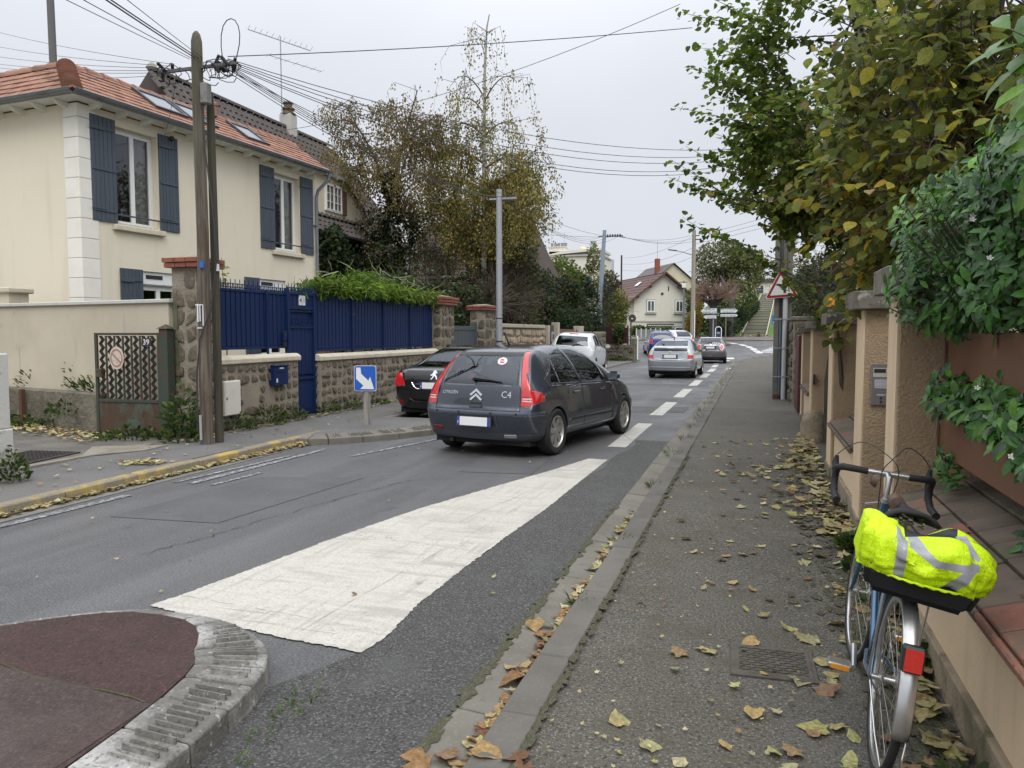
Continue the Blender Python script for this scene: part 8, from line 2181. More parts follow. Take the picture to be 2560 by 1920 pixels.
# --- weeping birches
def birch(label, trunk, limbs, n_str, drop, tip_leaf, cols, ivy=None):
 t = thing('weeping_birch', label, 'tree', trunk[0], 0, 'weeping birches behind the fence')
 part('trunk', MB().tube(trunk, list(np.linspace(.12, .016, len(trunk))), 8), m_birch, t, world=True, smooth=60)
 tw = MB(); P = []; A = []
 for (a, b, c, r, ns) in limbs:
  a, b, c = Vector(a), Vector(b), Vector(c)
  pts = [a * (1 - q) ** 2 + b * 2 * q * (1 - q) + c * q * q for q in np.linspace(0, 1, 8)]
  part('limb', MB().tube(pts, list(np.linspace(r, r * .25, 8)), 5), m_twig, t, world=True)
  for i in range(ns):
   q = random.uniform(.25, 1); o_ = a * (1 - q) ** 2 + b * 2 * q * (1 - q) + c * q * q
   L = random.uniform(.4, 1.0) * drop; side = Vector((random.gauss(0, .5), random.gauss(0, .6), random.uniform(.0, .3)))
   s1 = o_ + side * .8; s2 = s1 + side * .25 + Vector((0, 0, -L * .5)); s3 = s2 + Vector((random.gauss(0, .06), random.gauss(0, .06), -L * .5))
   tw.tube([o_, s1, s2, s3], [.011, .008, .005, .003], 3, cap=False)
   nl = int(L * tip_leaf * random.uniform(.2, 1.4) * (.25 if o_.z > 10.2 else 1))
   for k in range(nl):
    f = random.uniform(0, 1); pt = s1.lerp(s2, f * 2) if f < .5 else s2.lerp(s3, f * 2 - 1)
    P.append(pt + Vector((random.gauss(0, .13), random.gauss(0, .13), random.gauss(0, .08)))); A.append((random.gauss(0, .4), random.gauss(0, .4), -1))
 part('twigs', tw, m_twig, t, world=True, kind='stuff')
 P = np.array([p[:] for p in P])
 leaves('foliage', P, RG.uniform(.055, .11, len(P)), clump_tint(P, *cols, 1.0, 3), m_leaf, t, 'diamond', np.array(A), None, 1.15, kind='stuff')
 if ivy is not None:
  Pv = in_blobs(2600, ivy, .5); leaves('ivy', Pv, RG.uniform(.07, .14, len(Pv)), pal([G['dark'], (.02, .035, .014)], len(Pv)), m_leaf, t, 'heart', kind='stuff')
 return t
BX, BY = -9.62, 27.0
L1 = []
for (z0, dx, dz, r, ns) in [(12.2, -.5, .6, .012, 6), (12.3, .3, .5, .012, 6), (10.6, -1.35, 1.0, .03, 12), (10.4, 1.3, .9, .03, 10), (10.0, -.9, .5, .03, 10), (9.2, -1.5, .5, .035, 16), (9.2, 1.1, .3, .03, 14), (8.2, -1.9, .4, .04, 26), (8.0, 1.5, .3, .04, 24), (7.2, -2.2, .5, .045, 34), (7.0, 1.9, .9, .05, 46), (6.3, 2.0, .6, .05, 46), (6.2, -2.1, .5, .05, 40), (5.6, 1.9, .5, .045, 40), (5.4, -1.7, .3, .04, 30), (6.6, .4, 1.0, .04, 40), (5.4, .3, .9, .04, 34)]:
 ang = random.uniform(-.6, .6)
 e = (BX + dx, BY + dx * math.sin(ang) * .6, z0 + dz * .25); m_ = (BX + dx * .55, BY + dx * math.sin(ang) * .3, z0 + dz)
 L1.append(((BX, BY, z0 - .35), m_, e, r, ns))
birch('tallest weeping birch with a thin drooping top and yellowing leaves', [(-9.64, 27, .1), (-9.64, 27, 3.7), (-9.62, 27, 6.4), (-9.62, 27, 8.7), (-9.58, 27, 11.2), (-9.5, 27, 12.7), (-9.4, 27, 13.15)], L1, 0, 1.9, 85,
 ([(.34, .27, .075), (.23, .21, .065), (.12, .15, .045), (.44, .31, .07)], [4, 3, 4, 2]))
BX, BY = -12.88, 26.0
L2 = [((-12.88, 26, 6.2), (-13.4, 26, 8.2), (-14.2, 26, 9.2), .08, 30), ((-13.9, 26, 8.8), (-14.6, 26, 10.0), (-15.6, 26, 9.4), .03, 10), ((-14.2, 26, 9.2), (-14.8, 26, 10.6), (-15.4, 26.3, 10.0), .03, 16), ((-13.2, 26, 7.6), (-14.4, 26, 9.4), (-15.2, 25.7, 8.0), .035, 30),
 ((-12.88, 26, 6.8), (-12.3, 26, 9.0), (-11.8, 26, 10.4), .07, 34), ((-12.3, 26, 8.4), (-11.6, 26, 9.6), (-11.0, 26, 9.2), .035, 26), ((-12.3, 26, 8.6), (-12.9, 26, 10.3), (-13.3, 26.3, 9.9), .035, 28), ((-12.8, 26, 6.2), (-11.8, 26, 7.7), (-10.9, 25.7, 7.2), .04, 34), ((-12.8, 26, 6.6), (-13.8, 25.8, 8.3), (-14.9, 26, 7.4), .04, 34), ((-12.6, 26, 7.0), (-12.0, 26, 9.4), (-11.3, 26, 8.3), .04, 30)]
birch('shorter weeping birch with an ivy wrapped trunk left of the tallest one', [(-12.92, 26, .1), (-12.92, 26, 3.7), (-12.9, 26, 5.5), (-12.86, 26, 6.6), (-12.7, 26, 7.4)], L2, 0, 1.6, 62,
 ([(.30, .23, .075), (.22, .18, .075), (.13, .13, .045), (.22, .125, .06)], [3, 4, 3, 2]), ivy=[(-12.9, 26, 5.6, .34, .34, .9), (-12.86, 26, 7.0, .38, .38, .65), (-12.9, 26, 4.2, .5, .5, 1.2)])
# --- further along the left
shrub('round_bush', 'round yellow green bush behind the dark hedge', 'bush', [(-10.4, 42.0, 4.55, 1.24, 1.5, 1.35), (-10.6, 41.0, 3.5, 1.14, 1.2, 1.1), (-10.5, 41.5, 1.8, 1.1, 1.2, 1.5)], 6500, .17, [(.10, .14, .03), G['lime'], G['mid'], G['yellow']], [4, 3, 3, 2], f=1.3)
shrub('dark_hedge', 'dark green overgrown hedge above the wooden gate', 'hedge', [(-10.0, 38.0, 2.6, 1.06, 1.2, 1.1), (-9.8, 40.0, 3.4, 1.23, 1.3, 1.23), (-9.0, 39.0, 2.1, 1.0, 1.4, .9), (-9.8, 36.0, 3.5, .85, 1.2, 1.2), (-9.3, 34.0, 2.7, .8, 1.4, .9), (-9.2, 36.5, 2.2, .8, 1.6, .7)], 12000, .17, [G['dark'], (.03, .055, .02), G['mid'], G['bronze']], [5, 4, 2, 1], sticks=80)
shrub('flowering_hedge', 'tall shrub with grey white seed heads near the lamp post', 'bush', [(-9.5, 43.0, 3.6, 1.0, 1.2, 1.4), (-9.0, 42.0, 2.4, .9, 1.0, 1.02), (-10.0, 43.5, 4.2, .93, 1.0, 1.0), (-9.3, 42.5, 1.4, .9, 1, 1.2)], 7000, .17, [G['dark'], G['blue'], G['mid']], [4, 2, 2], flowers=(170, .16, (.34, .32, .26)))
shrub('blue_conifer', 'blue green conifer beside the leaning lamp post', 'tree', [(-8.9, 46.3, 3.7, .75, .9, 1.4), (-8.95, 46.0, 2.3, .8, .8, .9), (-9.0, 46.2, 1.2, .8, .8, 1.0)], 5000, .17, [G['blue'], (.025, .05, .035), G['dark']], [3, 3, 2], 'blade')
shrub('yellow_shrub', 'yellow leaved shrub at the bend above the brown gate', 'bush', [(-8.3, 48.5, 3.3, .72, .9, 1.1), (-8.3, 47.6, 2.3, .62, .8, .8), (-8.4, 48, 1.4, .6, .8, 1.0)], 3200, .16, [G['lime'], G['yellow'], G['mid'], G['olive']], [3, 2, 2, 2], sticks=60)
shrub('young_tree', 'slim young tree with pale leaves before the apartment block', 'tree', [(-12.3, 60.0, 7.3, .5, .8, 1.6), (-12.2, 60.0, 6.2, .9, 1.2, 1.4), (-12.2, 60, 4.6, 1.1, 1.2, 1.4), (-11.0, 58.0, 5.2, .85, 1.0, 1.0), (-11.5, 58.5, 3.4, 1.6, 1.2, 1.6)], 3600, .22, [(.15, .16, .05), (.22, .21, .09), G['mid'], G['yellow']], [3, 2, 3, 2], f=.9, gap=.15)
shrub('bronze_shrub', 'bronze leaved bush left of the white gable house', 'bush', [(-10.2, 56.0, 5.2, .7, 1.0, 1.0), (-10.2, 55.6, 3.4, 1.0, 1.0, 1.4)], 2000, .2, [G['brown'], G['olive'], G['bronze']], [2, 2, 2])
shrub('ivy_post', 'ivy covering the end pillar of the mossy wall', 'ivy', [(-7.5, 43.7, 1.75, .35, .45, .5), (-7.5, 43.9, 1.0, .25, .35, .6)], 1500, .13, [G['mid'], G['lime'], G['dark']], [3, 2, 3], 'heart', stems=2)
shrub('clipped_hedge', 'low clipped hedge behind the grey panel fence', 'hedge', [(-10.4, 78.2, 1.75, 1.3, .5, .5), (-8.6, 78.2, 1.75, 1.3, .5, .42), (-7.2, 78.2, 1.7, 1.0, .5, .42), (-11.3, 78, 1.85, .9, .6, .6)], 3500, .2, [G['mid'], G['lime'], G['dark']], [3, 2, 2], stems=3)
shrub('yellow_bush', 'bright yellow autumn bush beside the concrete pole', 'bush', [(-5.6, 75.0, 2.7, .75, 1.0, 1.1), (-5.3, 76.0, 4.0, .55, 1.0, 1.5), (-6.0, 76, 2.0, .7, .9, .8)], 2600, .2, [G['yellow'], G['gold'], G['lime']], [4, 3, 2])
shrub('bank_shrub', 'green shrubs covering the bank under the pollard', 'bush', [(-4.4, 80.0, 2.6, 1.1, 1.5, 1.2), (-6.3, 84.0, 4.8, .88, 2.0, 1.9), (-6.0, 80.0, 2.6, 1.03, 1.5, 1.17), (-3.6, 83.0, 3.2, 1.5, 2.0, 1.4)], 5000, .24, [G['mid'], G['dark'], G['olive'], G['lime']], [3, 3, 2, 1])
hb_ = [(-2.55 + .07 * (y - 79), y, tz(-2, y) + .95, .75, 2.2, .95) for y in range(79, 112, 4)]
shrub('bank_hedge', 'dark hedge climbing the bank beside the steps', 'hedge', hb_, 8500, .26, [G['dark'], G['mid'], (.03, .06, .02)], [4, 2, 3], stems=6)
shrub('plane_tree', 'broad crowned tree rising behind the pollard', 'tree', [(-3.9, 88.0, 9.5, 2.9, 3.2, 2.4), (-1.7, 88.0, 8.2, 2.5, 3.0, 2.2), (-5.4, 87.0, 7.7, 1.6, 2.5, 2.0), (-.7, 90.0, 9.4, 1.5, 3.0, 1.7), (-2.1, 86.0, 5.8, 2.3, 2.5, 1.7)], 13000, .28, [(.16, .19, .07), (.22, .235, .10), G['olive'], (.29, .27, .12), (.09, .12, .05)], [4, 3, 3, 2, 2], stems=0, f=.8, gap=.2)
t = bpy.data.objects['plane_tree']
part('trunk', MB().tube([(-2.4, 77.5, 1), (-2.3, 78, 4.5), (-2.0, 79.5, 6.5)], [.3, .24, .16], 8).tube([(-2.2, 78.5, 4.8), (-3.6, 82, 7.5)], [.16, .1], 6), M('dark_bark', (.045, .04, .036), .95), t, world=True, smooth=60)
shrub('hilltop_tree', 'yellowing trees at the top of the grass bank', 'tree', [(-2.2, 160.0, 12.4, 3.0, 4.0, 2.6), (6.5, 165.0, 13.5, 4.0, 4.0, 4.0), (11, 150, 12, 4, 4, 4)], 3800, .5, [G['yellow'], G['olive'], G['brown'], G['mid']], [2, 3, 2, 2], stems=4, f=.4)
shrub('hilltop_thicket', 'bare winter branches over the head of the steps', 'tree', [(1.2, 176, 15, 4, 3, 3.5)], 500, .4, [G['brown'], G['grey']], [2, 1], stems=5, sticks=260, f=.4)
pol = thing('pollard_tree', 'pollarded tree with a ball of reddish bare shoots', 'tree', (-3.68, 72, 1.0))
part('trunk', MB().tube([(-3.68, 72, .8), (-3.7, 72, 2.6), (-3.7, 72, 4.2)], [.38, .33, .36], 10), M('dark_bark', (.05, .045, .04), .95), pol, world=True, smooth=60)
tw = MB()
for k in range(9):
 a = k * .7; h = Vector((-3.7 + .95 * math.cos(a), 72 + .9 * math.sin(a), 4.9 + .35 * math.sin(k * 2.3)))
 part('limb', MB().tube([(-3.7, 72, 4.0), Vector((-3.7, 72, 4.2)).lerp(h, .6), h], [.22, .15, .13], 6), MATS['dark_bark'], pol, world=True)
 for i in range(52):
  d = Vector((random.gauss(0, .75) + .5 * math.cos(a), random.gauss(0, .7) + .4 * math.sin(a), random.uniform(-.35, 1.5))).normalized(); L = random.uniform(.7, 2.0)
  tw.tube([h, h + d * L * .5 + Vector((0, 0, .05)), h + d * L + Vector((0, 0, .15 * L))], [.024, .017, .008], 3, cap=False)
part('shoots', tw, m_redtwig, pol, world=True, kind='stuff')
# --- right side ------------------------------------------------------------
def single_leaves(t, name, pos, axis, up, size, tints, material, shape, count, view=Vector((0, 0, 1.68)), width=1.0, fam=8, f=1.5, cols=None, w=None):
 pos = np.asarray(pos); n = len(pos)
 score = size / np.linalg.norm(pos - np.array(view), axis=1)
 d = pos - np.array(view)
 ang = np.degrees(np.arctan2(d[:, 0], d[:, 1])) + 17.56
 el = np.degrees(np.arctan2(d[:, 2], np.hypot(d[:, 0], d[:, 1]))) + 3.8
 score = score * np.where((np.abs(ang) < 34) & (np.abs(el) < 27), 1, .01) + RG.uniform(0, .004, n)
 order = np.argsort(-score); big = order[:count]; rest = order[count:]
 vars_ = []
 for k in range(fam):
  i = big[k]; vars_.append(leaf_mesh(name, [(0, 0, 0)], [(1, 0, 0)], [(0, RG.normal(0, .05), 1)], [1.0], [tints[big[int(k * len(big) / fam)]]], shape, width))
 base = Vector(wmat(t).translation)
 for j, i in enumerate(big):
  m = frame(Vector(pos[i]) - base, Vector(axis[i]), Vector(up[i]).cross(Vector(axis[i])) if abs(Vector(up[i]).normalized().dot(Vector(axis[i]).normalized())) < .98 else Vector((0, 1, .1)))
  o = put(name, vars_[j % fam], material, t); o.matrix_basis = m @ Matrix.Scale(float(size[i]), 4)
 if len(rest):
  leaves('foliage', pos[rest], size[rest], tints[rest], material, t, shape, np.asarray(axis)[rest], np.asarray(up)[rest], width, kind='stuff')
def spray_tree(name, label, cat, trunk, sprays, per, size, cols, w, material, shape, count, droop=.3, f=1.2, width=1.0, twig=.006, jit=.05, mats=None):
 t = thing(name, label, cat, tuple(trunk[0][0][0]))
 for pts, r in trunk: part('trunk' if r > .07 else 'branch', MB().tube(pts, list(np.linspace(r, r * .45, len(pts))), 8), mats or m_bark, t, world=True, smooth=60)
 tw = MB(); P = []; A = []; U = []
 for a, b in sprays:
  a = Vector(a); b = Vector(b); L = (b - a).length
  mid = a.lerp(b, .5) + Vector((random.gauss(0, .08), random.gauss(0, .08), random.uniform(-.1, .12) * L))
  pts = [a * (1 - q) ** 2 + mid * 2 * q * (1 - q) + b * q * q for q in np.linspace(0, 1, 7)]
  tw.tube(pts, list(np.linspace(twig * (1 + L * .5), twig * .35, 7)), 4, cap=False)
  m = max(4, int(per * L)); d = (b - a).normalized()
  for k in range(m):
   q = .22 + .8 * (k + random.random() * .5) / m; q = min(q, 1.03)
   p = a * (1 - q) ** 2 + mid * 2 * q * (1 - q) + b * q * q
   s = 1 if k % 2 else -1
   side = d.cross(Vector((0, 0, 1))); side = side.normalized() if side.length > .01 else Vector((1, 0, 0))
   ax = (side * s * random.uniform(.5, 1) + d * random.uniform(.1, .8) + Vector((0, 0, -droop + random.gauss(0, .35)))).normalized()
   P.append((p + Vector((random.gauss(0, jit), random.gauss(0, jit), random.gauss(0, jit))))[:]); A.append(ax[:]); U.append((random.gauss(0, .45), random.gauss(0, .45), 1))
 part('twigs', tw, m_twig if mats is None else mats, t, world=True, kind='stuff')
 P = np.array(P); sz = size * RG.uniform(.65, 1.25, len(P))
 single_leaves(t, 'leaf', P, np.array(A), np.array(U), sz, clump_tint(P, cols, w, f), material, shape, count, width=width)
 return t
# overhanging green tree
K0 = Vector((2.3, 13.6, 0))
tr = [([(2.3, 13.6, .1), (2.25, 13.5, 2.2), (2.0, 13.4, 3.6)], .17)]
limbs = []
for e in [(-.2, 12.6, 6.4), (.1, 12.0, 4.9), (.2, 13.2, 3.5), (.9, 11.6, 6.9), (1.2, 14.8, 6.6), (.6, 15.2, 4.4), (1.9, 12.0, 7.4), (.3, 14.2, 5.6), (1.0, 11.4, 3.9)]:
 e = Vector(e); a = Vector((2.1, 13.45, random.uniform(2.2, 3.6))); m_ = a.lerp(e, .5) + Vector((0, 0, .35)); limbs.append((a, m_, e)); tr.append(([a, m_, e], .06))
sp = []
for i in range(440):
 a, m_, e = random.choice(limbs); q = random.uniform(.3, 1); s0 = a * (1 - q) ** 2 + m_ * 2 * q * (1 - q) + e * q * q
 while True:
  d = unit(RG.normal(0, 1, 3)) * RG.uniform(.55, 1) ** .5
  c = Vector((1.5 + 2.55 * d[0], 13.2 + 2.9 * d[1], 5.5 + 2.85 * d[2]))
  if (c - s0).length < 1.9 and c.z > 2.75: break
 sp.append((s0, c))
for e in [(-1.25, 12.5, 6.65), (-1.0, 12.4, 6.05), (-1.13, 12.5, 5.8), (-1.23, 12.3, 5.14), (-1.12, 12.5, 4.6), (-1.33, 12.5, 4.4), (-1.36, 12.4, 4.11), (-1.14, 12.5, 3.5), (-.96, 12.3, 3.84), (-.6, 12, 3.2), (-.3, 12.2, 2.95), (-.9, 12.6, 6.9), (-.75, 11.8, 5.5), (-.8, 12.9, 4.9)]:
 e = Vector(e); s0 = e + Vector((random.uniform(.9, 1.3), random.uniform(-.2, .4), random.uniform(-.75, -.35))); sp.append((s0, e)); sp.append((s0 + Vector((.1, .1, 0)), e + Vector((.3, .2, -.15))))
 sp.append((Vector((.5, 13.2, s0.z - .2)), s0))
spray_tree('katsura_tree', 'green heart leaved tree overhanging the right pavement', 'tree', tr, sp, 25, .10, [(.13, .19, .032), (.18, .25, .04), (.09, .145, .03), (.27, .30, .045), (.31, .27, .055)], [5, 4, 4, 2, 1], m_leaf, 'heart', 300, droop=.45)
# large leaved autumn shrub, nearer
tr = []; sp = []
for b in [(1.6, 7.2), (1.7, 8.2), (1.5, 9.0), (1.8, 6.4)]:
 for k in range(3):
  e = Vector((b[0] + random.uniform(-1.0, .5), b[1] + random.uniform(-.7, .5), random.uniform(3.2, 5.0))); tr.append(([(b[0], b[1], .2), (b[0] - .1, b[1], 1.6), Vector((b[0], b[1], 1.6)).lerp(e, .55) + Vector((0, 0, .2)), e], .035))
for i in range(330):
 pts, r = random.choice(tr); q = random.uniform(.35, 1); s0 = Vector(pts[1]).lerp(Vector(pts[3]), q)
 while True:
  d = unit(RG.normal(0, 1, 3)) * RG.uniform(.4, 1) ** .5
  c = Vector((1.32 + 1.0 * d[0], 7.6 + 1.9 * d[1], 3.45 + 1.65 * d[2]))
  if (c - s0).length < 1.7 and c.x > .08 * (c.y - 7.5) - .05 + max(0, 2.95 - c.z) * .55 and c.z > 1.95: break
 sp.append((s0, c))
for e in [(.02, 7.4, 2.82), (.05, 7.8, 2.95), (.3, 7.2, 2.8), (.6, 7.0, 2.2), (.68, 8.4, 2.25), (.6, 7.2, 1.98), (.35, 8.6, 2.6), (.66, 7.0, 1.88), (.75, 9.2, 1.75), (.8, 8.6, 1.72), (.7, 9.4, 1.95)]:
 e = Vector(e); sp.append((e + Vector((.6, .25, .35)), e)); sp.append((e + Vector((.7, .0, .45)), e + Vector((.2, .15, .1))))
spray_tree('hazel_shrub', 'autumn shrub with large green, yellow and brown leaves above the wall', 'shrub', tr, sp, 17, .112, [(.17, .20, .045), (.25, .26, .055), (.12, .155, .04), (.38, .33, .05), (.48, .30, .035), (.27, .20, .10), (.30, .16, .06)], [6, 5, 4, 3, 1, 1.5, .7], m_leaf, 'leaf', 300, droop=.5, width=1.25, jit=.06)
# evergreen with white flowers in and over the planters
def whorls(name, label, cat, blobs, n, size, cols, w, count, stems_from, fl, seed=3, pred=None, shape='long', width=1.35):
 t = thing(name, label, cat, stems_from[0])
 C_ = in_blobs(n * 2, blobs, .55)
 if pred: C_ = np.array([c for c in C_ if pred(c)])
 C_ = C_[:n]
 B = np.array(blobs); ctr = B[np.argmin(((C_[:, None] - B[None, :, :3]) ** 2).sum(-1), 1), :3]; out = unit(C_ - ctr + np.array([-.25, -.25, .25]))
 P = []; A = []; U = []
 for c, o_ in zip(C_, out):
  k = random.randint(5, 8); o_ = Vector(o_); s_ = o_.orthogonal().normalized(); r_ = o_.cross(s_)
  for j in range(k):
   a = j * 2.4 + random.random(); ax = (s_ * math.cos(a) + r_ * math.sin(a)) * .9 + o_ * random.uniform(-.1, .6) + Vector((0, 0, -.15))
   P.append((Vector(c) - o_ * .02 * j)[:]); A.append(ax[:]); U.append((o_ + Vector((0, 0, .2)))[:])
 P = np.array(P); sz = size * RG.uniform(.6, 1.2, len(P))
 single_leaves(t, 'leaf', P, np.array(A), np.array(U), sz, clump_tint(P, cols, w, 3., seed), m_gloss, shape, count, width=width)
 mb = MB()
 for i, c in enumerate(C_):
  if i % 2: continue
  s0 = Vector(stems_from[i % len(stems_from)]); c = Vector(c); mb.tube([s0.lerp(c, .72), s0.lerp(c, .86) + Vector((0, 0, -.01)), c], [.005, .004, .003], 4, cap=False)
 part('stems', mb, M('green_stem', (.05, .06, .025), .8), t, world=True, kind='stuff')
 if fl:
  ids = [i for i in range(len(C_)) if out[i][2] > -.1 and (out[i][0] < .5)]; random.shuffle(ids)
  for i in ids[:fl]:
   c = Vector(C_[i]) + Vector(out[i]) * .05
   f = MB()
   for q in range(random.randint(1, 4)):
    cc = c + Vector((random.gauss(0, .022), random.gauss(0, .022), random.gauss(0, .02)))
    for j in range(5):
     a = j * 1.257; u_ = Vector((math.cos(a), math.sin(a) * .5, math.sin(a) * .8)); v_ = Vector((-math.sin(a), math.cos(a) * .5, math.cos(a) * .8))
     f.add([cc, cc + u_ * .010 + v_ * .005, cc + u_ * .015 + Vector((0, -.003, .002)), cc + u_ * .010 - v_ * .005], [(0, 1, 2, 3)])
   part('flower', f, m_flower, t, world=True)
 return t
GR = [(.034, .115, .010), (.05, .16, .014), (.02, .07, .008), (.11, .25, .025)]
whorls('choisya_bush', 'glossy evergreen bush with small white flowers above the planters', 'bush', [(1.28, 4.55, 2.22, .62, .75, .42), (1.35, 3.7, 2.28, .55, .8, .5), (1.02, 4.75, 1.92, .36, .5, .26), (1.5, 5.0, 2.4, .5, .5, .4), (1.12, 3.9, 1.92, .3, .7, .26)], 1500, .082, GR, [4, 4, 3, 2], 300, [(1.3, 4.4, 1.5), (1.35, 3.6, 1.5)], 18, pred=lambda c: c[2] > 1.66)
whorls('planter_plant', 'glossy evergreen plant spilling out of the lower planter', 'plant', [(1.10, 4.05, 1.33, .16, .55, .13), (1.05, 3.4, 1.30, .14, .5, .13), (1.00, 4.62, 1.36, .12, .22, .09), (1.05, 3.0, 1.22, .14, .4, .12)], 320, .095, GR, [4, 4, 3, 2], 300, [(1.2, 4.1, 1.15), (1.2, 3.3, 1.15)], 6)
whorls('coping_sprig', 'small evergreen sprig growing out under the lower planter', 'plant', [(1.0, 4.75, .95, .07, .12, .08)], 10, .07, GR, [4, 4, 3, 2], 60, [(1.1, 4.8, .85)], 0)
whorls('coping_sprig', 'narrow leaved sprig lying on the brick coping at the right edge', 'plant', [(1.08, 3.55, .86, .06, .16, .05)], 7, .09, GR, [4, 4, 3, 2], 60, [(1.15, 3.6, .85)], 0)
whorls('laurel_branch', 'large leathery leaves of a laurel branch in the upper right corner', 'shrub', [(.80, 2.85, 2.62, .10, .16, .16), (.86, 2.75, 2.36, .10, .18, .16), (.90, 2.6, 2.5, .1, .2, .2)], 15, .19, [(.07, .17, .012), (.11, .22, .02), (.05, .12, .012)], [3, 3, 2], 120, [(1.2, 2.4, 2.2), (1.15, 2.2, 2.7)], 0, width=1.5)
shrub('garden_thicket', 'dark thicket behind the rubble wall and pillars', 'bush', [(1.75, 18.5, 2.1, .7, 2.2, .9), (1.9, 14.5, 1.9, .6, 2.4, .8), (1.8, 20.5, 2.6, .8, 1.5, 1.0), (2.1, 11., 1.7, .5, 1.6, .8), (2.6, 16, 3.0, 1.0, 2.0, 1.0), (2.2, 6, 1.6, .5, 2.5, 1.2), (2.4, 8.5, 2.2, .5, 2.0, 1.4), (1.9, 24, 2.6, .9, 3, 1.4), (1.9, 30, 2.6, .9, 3, 1.6)], 15000, .12, [G['dark'], G['brown'], (.04, .03, .022), G['olive'], (.03, .05, .018)], [3, 3, 2, 2, 2], sticks=500, stems=14)
for k, (x, y, z, r) in enumerate([(4.4, 25, 6.0, 2.8), (5.6, 33, 7.0, 3.4), (3.8, 18, 4.6, 1.9)]):
 shrub('garden_tree', ['autumn tree behind the rubble wall, middle of three', 'autumn tree farthest along the right gardens', 'autumn tree nearest behind the concrete pole'][k], 'tree', [(x, y, z, r, r, r * .9), (x + .6, y + 1, z + 1.6, r * .7, r * .7, r * .7), (x - .3, y - .5, z - 1.6, r * .8, r * .8, r * .7)], 6500, .17, [G['olive'], (.10, .12, .035), G['yellow'], G['brown'], G['rust']], [3, 3, 3, 3, 1], stems=5, sticks=120, gap=.2)
shrub('overhanging_ivy', 'trailing green leaves over the caps of the middle pillars', 'ivy', [(.98, 9.9, 1.82, .16, .55, .13), (.85, 9.3, 1.66, .10, .3, .12), (1.05, 12.2, 1.9, .2, .7, .14)], 420, .11, [(.08, .12, .03), (.13, .15, .035), (.20, .17, .04)], [4, 3, 1], 'heart', stems=3, zmin=1.4)
# --- weeds and tufts at the foot of walls
wi = [0]
def weed(label, x, y, z, r, h, n, size, cols, shape='leaf', group='weeds along the left walls'):
 t = thing('weed_tuft', label, 'weed', (x, y, z), 0, group)
 c = np.array([x, y, z]); a = RG.uniform(0, 6.28, n); rr = r * RG.uniform(0, 1, n) ** .5
 P = np.stack([c[0] + rr * np.cos(a), c[1] + rr * np.sin(a), z + h * RG.uniform(0.02, 1, n) * (1 - .6 * (rr / r))], 1)
 ax = unit(np.stack([np.cos(a) * .7, np.sin(a) * .7, RG.uniform(.1, 1, n)], 1))
 leaves('foliage', P, size * RG.uniform(.6, 1.2, n), pal(cols, n), m_leaf, t, shape, ax, None, 1.0, kind='stuff')
 return t
WC = [G['mid'], (.07, .12, .03), G['dark'], G['lime']]
weed('leafy rose shoot at the foot of the wooden poles', -7.95, 9.2, .08, .30, .95, 420, .085, WC)
weed('green weeds sprawling at the foot of the iron gate', -8.9, 9.25, .1, .5, .22, 380, .07, WC)
for k, (y, r, h, n, lab) in enumerate([(10.5, .28, .32, 330, 'thick weeds under the meter cabinet'), (11.3, .3, .42, 380, 'thick weeds below the mailbox'), (12.1, .22, .25, 200, 'small weeds at the corner by the blue door'), (13.3, .2, .3, 200, 'weeds right of the blue door threshold'), (14.1, .25, .22, 200, 'low weeds at the foot of the long stone wall'), (15.3, .3, .15, 200, 'sparse weeds behind the keep right sign')]):
 weed(lab, -8.0, y, .1, r, h, n, .085, WC, 'long')
for k, (x, y, r, h, n, lab) in enumerate([(-13.0, 10.75, .35, .5, 160, 'broad leaved dock on the low wall at far left'), (-12.0, 10.45, .4, .55, 260, 'tall seeding weeds on top of the low wall'), (-10.8, 10.1, .2, .75, 130, 'upright weed before the stained wall'), (-10.2, 9.9, .35, .3, 180, 'yellowing weeds on the low wall beside the gate')]):
 weed(lab, x, y, .72, r, h, n, .12, WC, 'long')
weed('weeds along the foot of the low wall', -11.5, 9.75, .15, .6, .2, 350, .09, WC); weed('weeds by the low wall left of the rusty post', -12.8, 10.05, .15, .5, .3, 300, .09, WC); weed('green weed on the low wall face', -10.5, 9.55, .35, .3, .35, 160, .07, WC)
weed('leafy weed at the foot of the left edge pillar', -7.52, 6.15, .1, .13, .40, 260, .05, WC)
weed('grass weeds at the foot of the mossy wall far left', -7.4, 43.6, .1, .5, .25, 200, .12, WC)
for k, (x, y, r, h, n) in enumerate([(-1.93, 2.98, .08, .06, 26), (-1.93, 2.80, .06, .06, 24), (-1.92, 2.62, .05, .05, 16), (-1.88, 2.40, .06, .06, 20)]):
 weed('tiny weed rosette at the foot of the traffic island, %s' % ['nearest the white wedge', 'second from the white wedge', 'third from the white wedge', 'farthest from the white wedge'][k], x, y, .0, r, h, n, .038, [(.08, .15, .03), (.12, .2, .05)], 'long', 'weeds at the traffic island')
for k in range(22):
 y = [4.55, 6.0, 8.3][k] if k < 3 else 10.5 + (k - 3) * 1.55
 t_ = weed('grass tuft in the joint of the right kerb', -1.02 + random.uniform(-.03, .03), y, .0, .06 if k < 3 else .10, .06 if k < 3 else .13, 46, .085, [(.07, .12, .025), (.11, .15, .04)], 'blade', 'grass tufts in the right kerb joint')
for k, (y, n) in enumerate([(4.1, 120), (4.9, 140), (5.6, 150), (6.2, 160), (2.9, 90)]):
 weed(['weeds at the wall foot beside the front wheel', 'weeds at the wall foot below the handlebar', 'green weeds at the foot of the nearest pillar', 'weeds at the wall foot before the intercom pillar', 'small weed under the rear wheel by the wall'][k], .74, y, .055, .12, .13, n, .06, [(.05, .09, .025), (.09, .14, .035), (.04, .06, .02)], 'leaf', 'weeds along the right wall')
